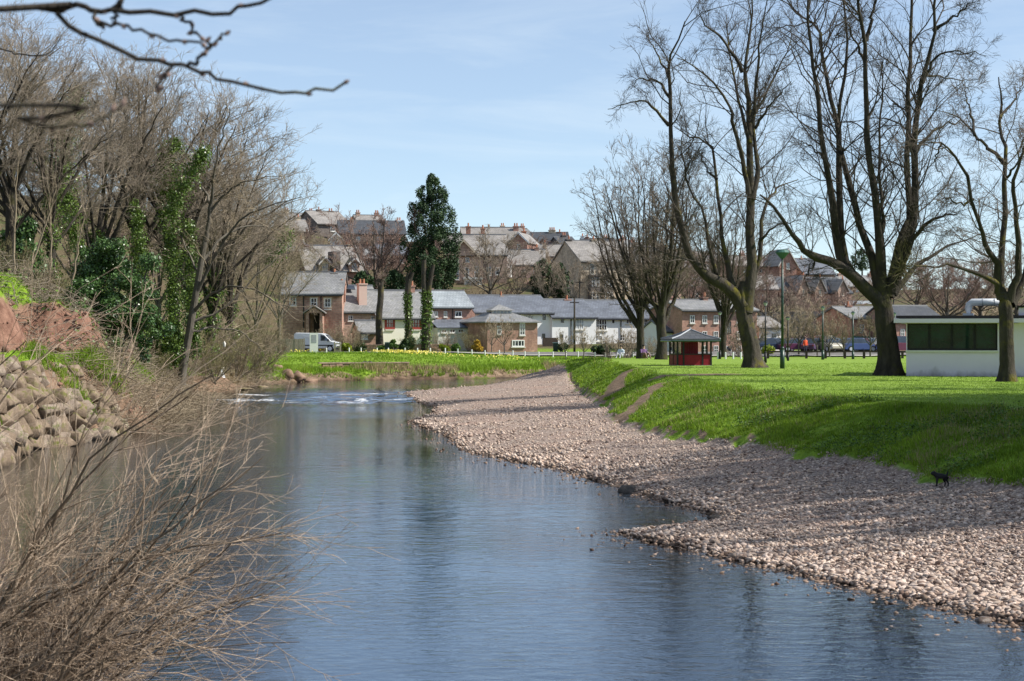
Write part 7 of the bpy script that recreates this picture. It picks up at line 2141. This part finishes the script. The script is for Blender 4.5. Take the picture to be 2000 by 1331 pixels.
def person(label, loc, rz, top, legs, pose='stand', hair='hair_dark', scale=1.0):
    root = empty('person', loc, label, 'person', rz=rz); root.scale = (scale,) * 3
    M1 = pmat('cloth_' + label.split()[-1] + str(len(bpy.data.materials)), top, tuple(min(1, c * 1.2) for c in top), 5, .9)
    M2 = pmat('trouser' + str(len(bpy.data.materials)), legs, tuple(c * 1.2 for c in legs), 5, .9)
    if pose == 'stand':
        v = [(0, 0, .95), (0, .01, 1.2), (0, 0, 1.42), (0, -.01, 1.52), (0, -.02, 1.63), (0, -.01, 1.72), (.09, 0, .9), (.1, -.02, .5), (.11, .03, .09), (.11, -.12, .03), (-.09, 0, .9), (-.1, .02, .5), (-.11, .06, .09), (-.11, -.09, .03), (.19, 0, 1.4), (.24, .03, 1.13), (.24, -.06, .9), (.24, -.09, .8), (-.19, 0, 1.4), (-.25, .03, 1.13), (-.24, -.08, .9), (-.23, -.12, .8)]
        hz = 1.5
    else:
        v = [(0, 0, .16), (0, .06, .4), (0, .02, .62), (0, 0, .72), (0, -.02, .83), (0, -.02, .92), (.1, -.05, .15), (.14, -.42, .42), (.14, -.62, .1), (.14, -.76, .05), (-.1, -.05, .15), (-.14, -.42, .42), (-.14, -.62, .1), (-.14, -.76, .05), (.19, .02, .6), (.25, -.1, .38), (.16, -.32, .42), (.13, -.4, .43), (-.19, .02, .6), (-.25, -.1, .38), (-.16, -.32, .42), (-.13, -.4, .43)]
        hz = .7
    e = [(0, 1), (1, 2), (2, 3), (3, 4), (4, 5), (0, 6), (6, 7), (7, 8), (8, 9), (0, 10), (10, 11), (11, 12), (12, 13), (2, 14), (14, 15), (15, 16), (16, 17), (2, 18), (18, 19), (19, 20), (20, 21)]
    r = [(.17, .12), (.16, .12), (.16, .11), .055, (.085, .1), (.06, .08), .1, .07, .05, .045, .1, .07, .05, .045, .065, .05, .038, .04, .065, .05, .038, .04]
    zh = .93 if pose == 'stand' else .2

    def mi(c):
        if c.z > hz: return 2
        if pose == 'stand':
            if c.z < zh: return 2 if (abs(c.x) > .19 and c.z > .7 and c.z < .88) else 1
            return 0
        if c.y < -.3 and c.z > .4 and abs(c.x) < .13 and c.y > -.44: return 1
        return 1 if (c.z < zh or c.y < -.12) else 0
    skin_body('body', v, e, r, None, root, mi, [M1, M2, MT['skin']])
    hx = v[5]
    V = I2 * [.098, .112, .1] + np.array([hx[0], hx[1] + .025, hx[2] - .02])
    V[:, 2] = np.maximum(V[:, 2], hx[2] - .16)
    obj('hair', make_mesh('hair', V, tris=T2, mat=MT[hair], smooth=True), root)
    return root


person('person in a purple top sitting at the foot of the slim lime', G(1257, 148), .5, (.16, .09, .2), (.2, .13, .1), 'sit', scale=1.15)
person('dark-haired person in a pale top sitting on the lawn edge', G(1213, 150), -.4, (.6, .66, .74), (.35, .35, .38), 'sit', scale=1.1)
person('person in a bright orange jacket standing among the parked cars', G(1573, 203), .3, (.75, .12, .05), (.05, .05, .08))
person('shopper in pink standing under the green canopy', G(1693, 206), -.5, (.55, .25, .28), (.05, .05, .06))
person('shopper in white and dark trousers left of the big park trunk', G(1712, 205), .4, (.6, .6, .62), (.04, .04, .07))

dg_ = P(1839, 945, 45.3)
dog = empty('dog', (dg_[0], 45.3, Hz(dg_[0], 45.3) + .03), 'small black dog walking left with tail raised on the shingle', 'dog', rz=.15)
s = .01
v = [(.08, 0, .24), (-.02, 0, .235), (-.10, 0, .245), (-.16, 0, .285), (-.205, 0, .31), (-.255, 0, .29), (.115, 0, .25), (.14, 0, .31), (.155, 0, .36),
     (-.095, .04, .2), (-.085, .04, .12), (-.105, .04, .015), (-.125, .04, .01), (-.11, -.04, .2), (-.13, -.04, .12), (-.12, -.04, .02), (-.14, -.04, .012),
     (.09, .04, .21), (.065, .045, .15), (.105, .045, .09), (.095, .045, .015), (.075, .045, .01), (.1, -.04, .21), (.09, -.045, .15), (.14, -.045, .09), (.135, -.045, .015), (.115, -.045, .01)]
e = [(0, 1), (1, 2), (2, 3), (3, 4), (4, 5), (0, 6), (6, 7), (7, 8), (2, 9), (9, 10), (10, 11), (11, 12), (2, 13), (13, 14), (14, 15), (15, 16), (0, 17), (17, 18), (18, 19), (19, 20), (20, 21), (0, 22), (22, 23), (23, 24), (24, 25), (25, 26)]
r = [.062, .066, .074, .05, .055, .026, .03, .018, .01, .034, .022, .017, .016, .034, .022, .017, .016, .04, .03, .018, .016, .015, .04, .03, .018, .016, .015]
skin_body('body', v, e, r, pmat('black_fur', (.008, .008, .009), (.02, .018, .018), 30, .7), dog)
for s_ in (-1, 1):
    MB().add([(-.19, s_ * .03, .35), (-.165, s_ * .05, .345), (-.185, s_ * .065, .29), (-.175, s_ * .03, .34)], [(0, 1, 2), (1, 3, 2), (0, 2, 3), (0, 3, 1)]).build('ear', bpy.data.materials['black_fur'], dog)
for o in bpy.data.objects:
    if o.name.startswith('dog'): o.scale = (1.08,) * 3 if o.parent is None else o.scale
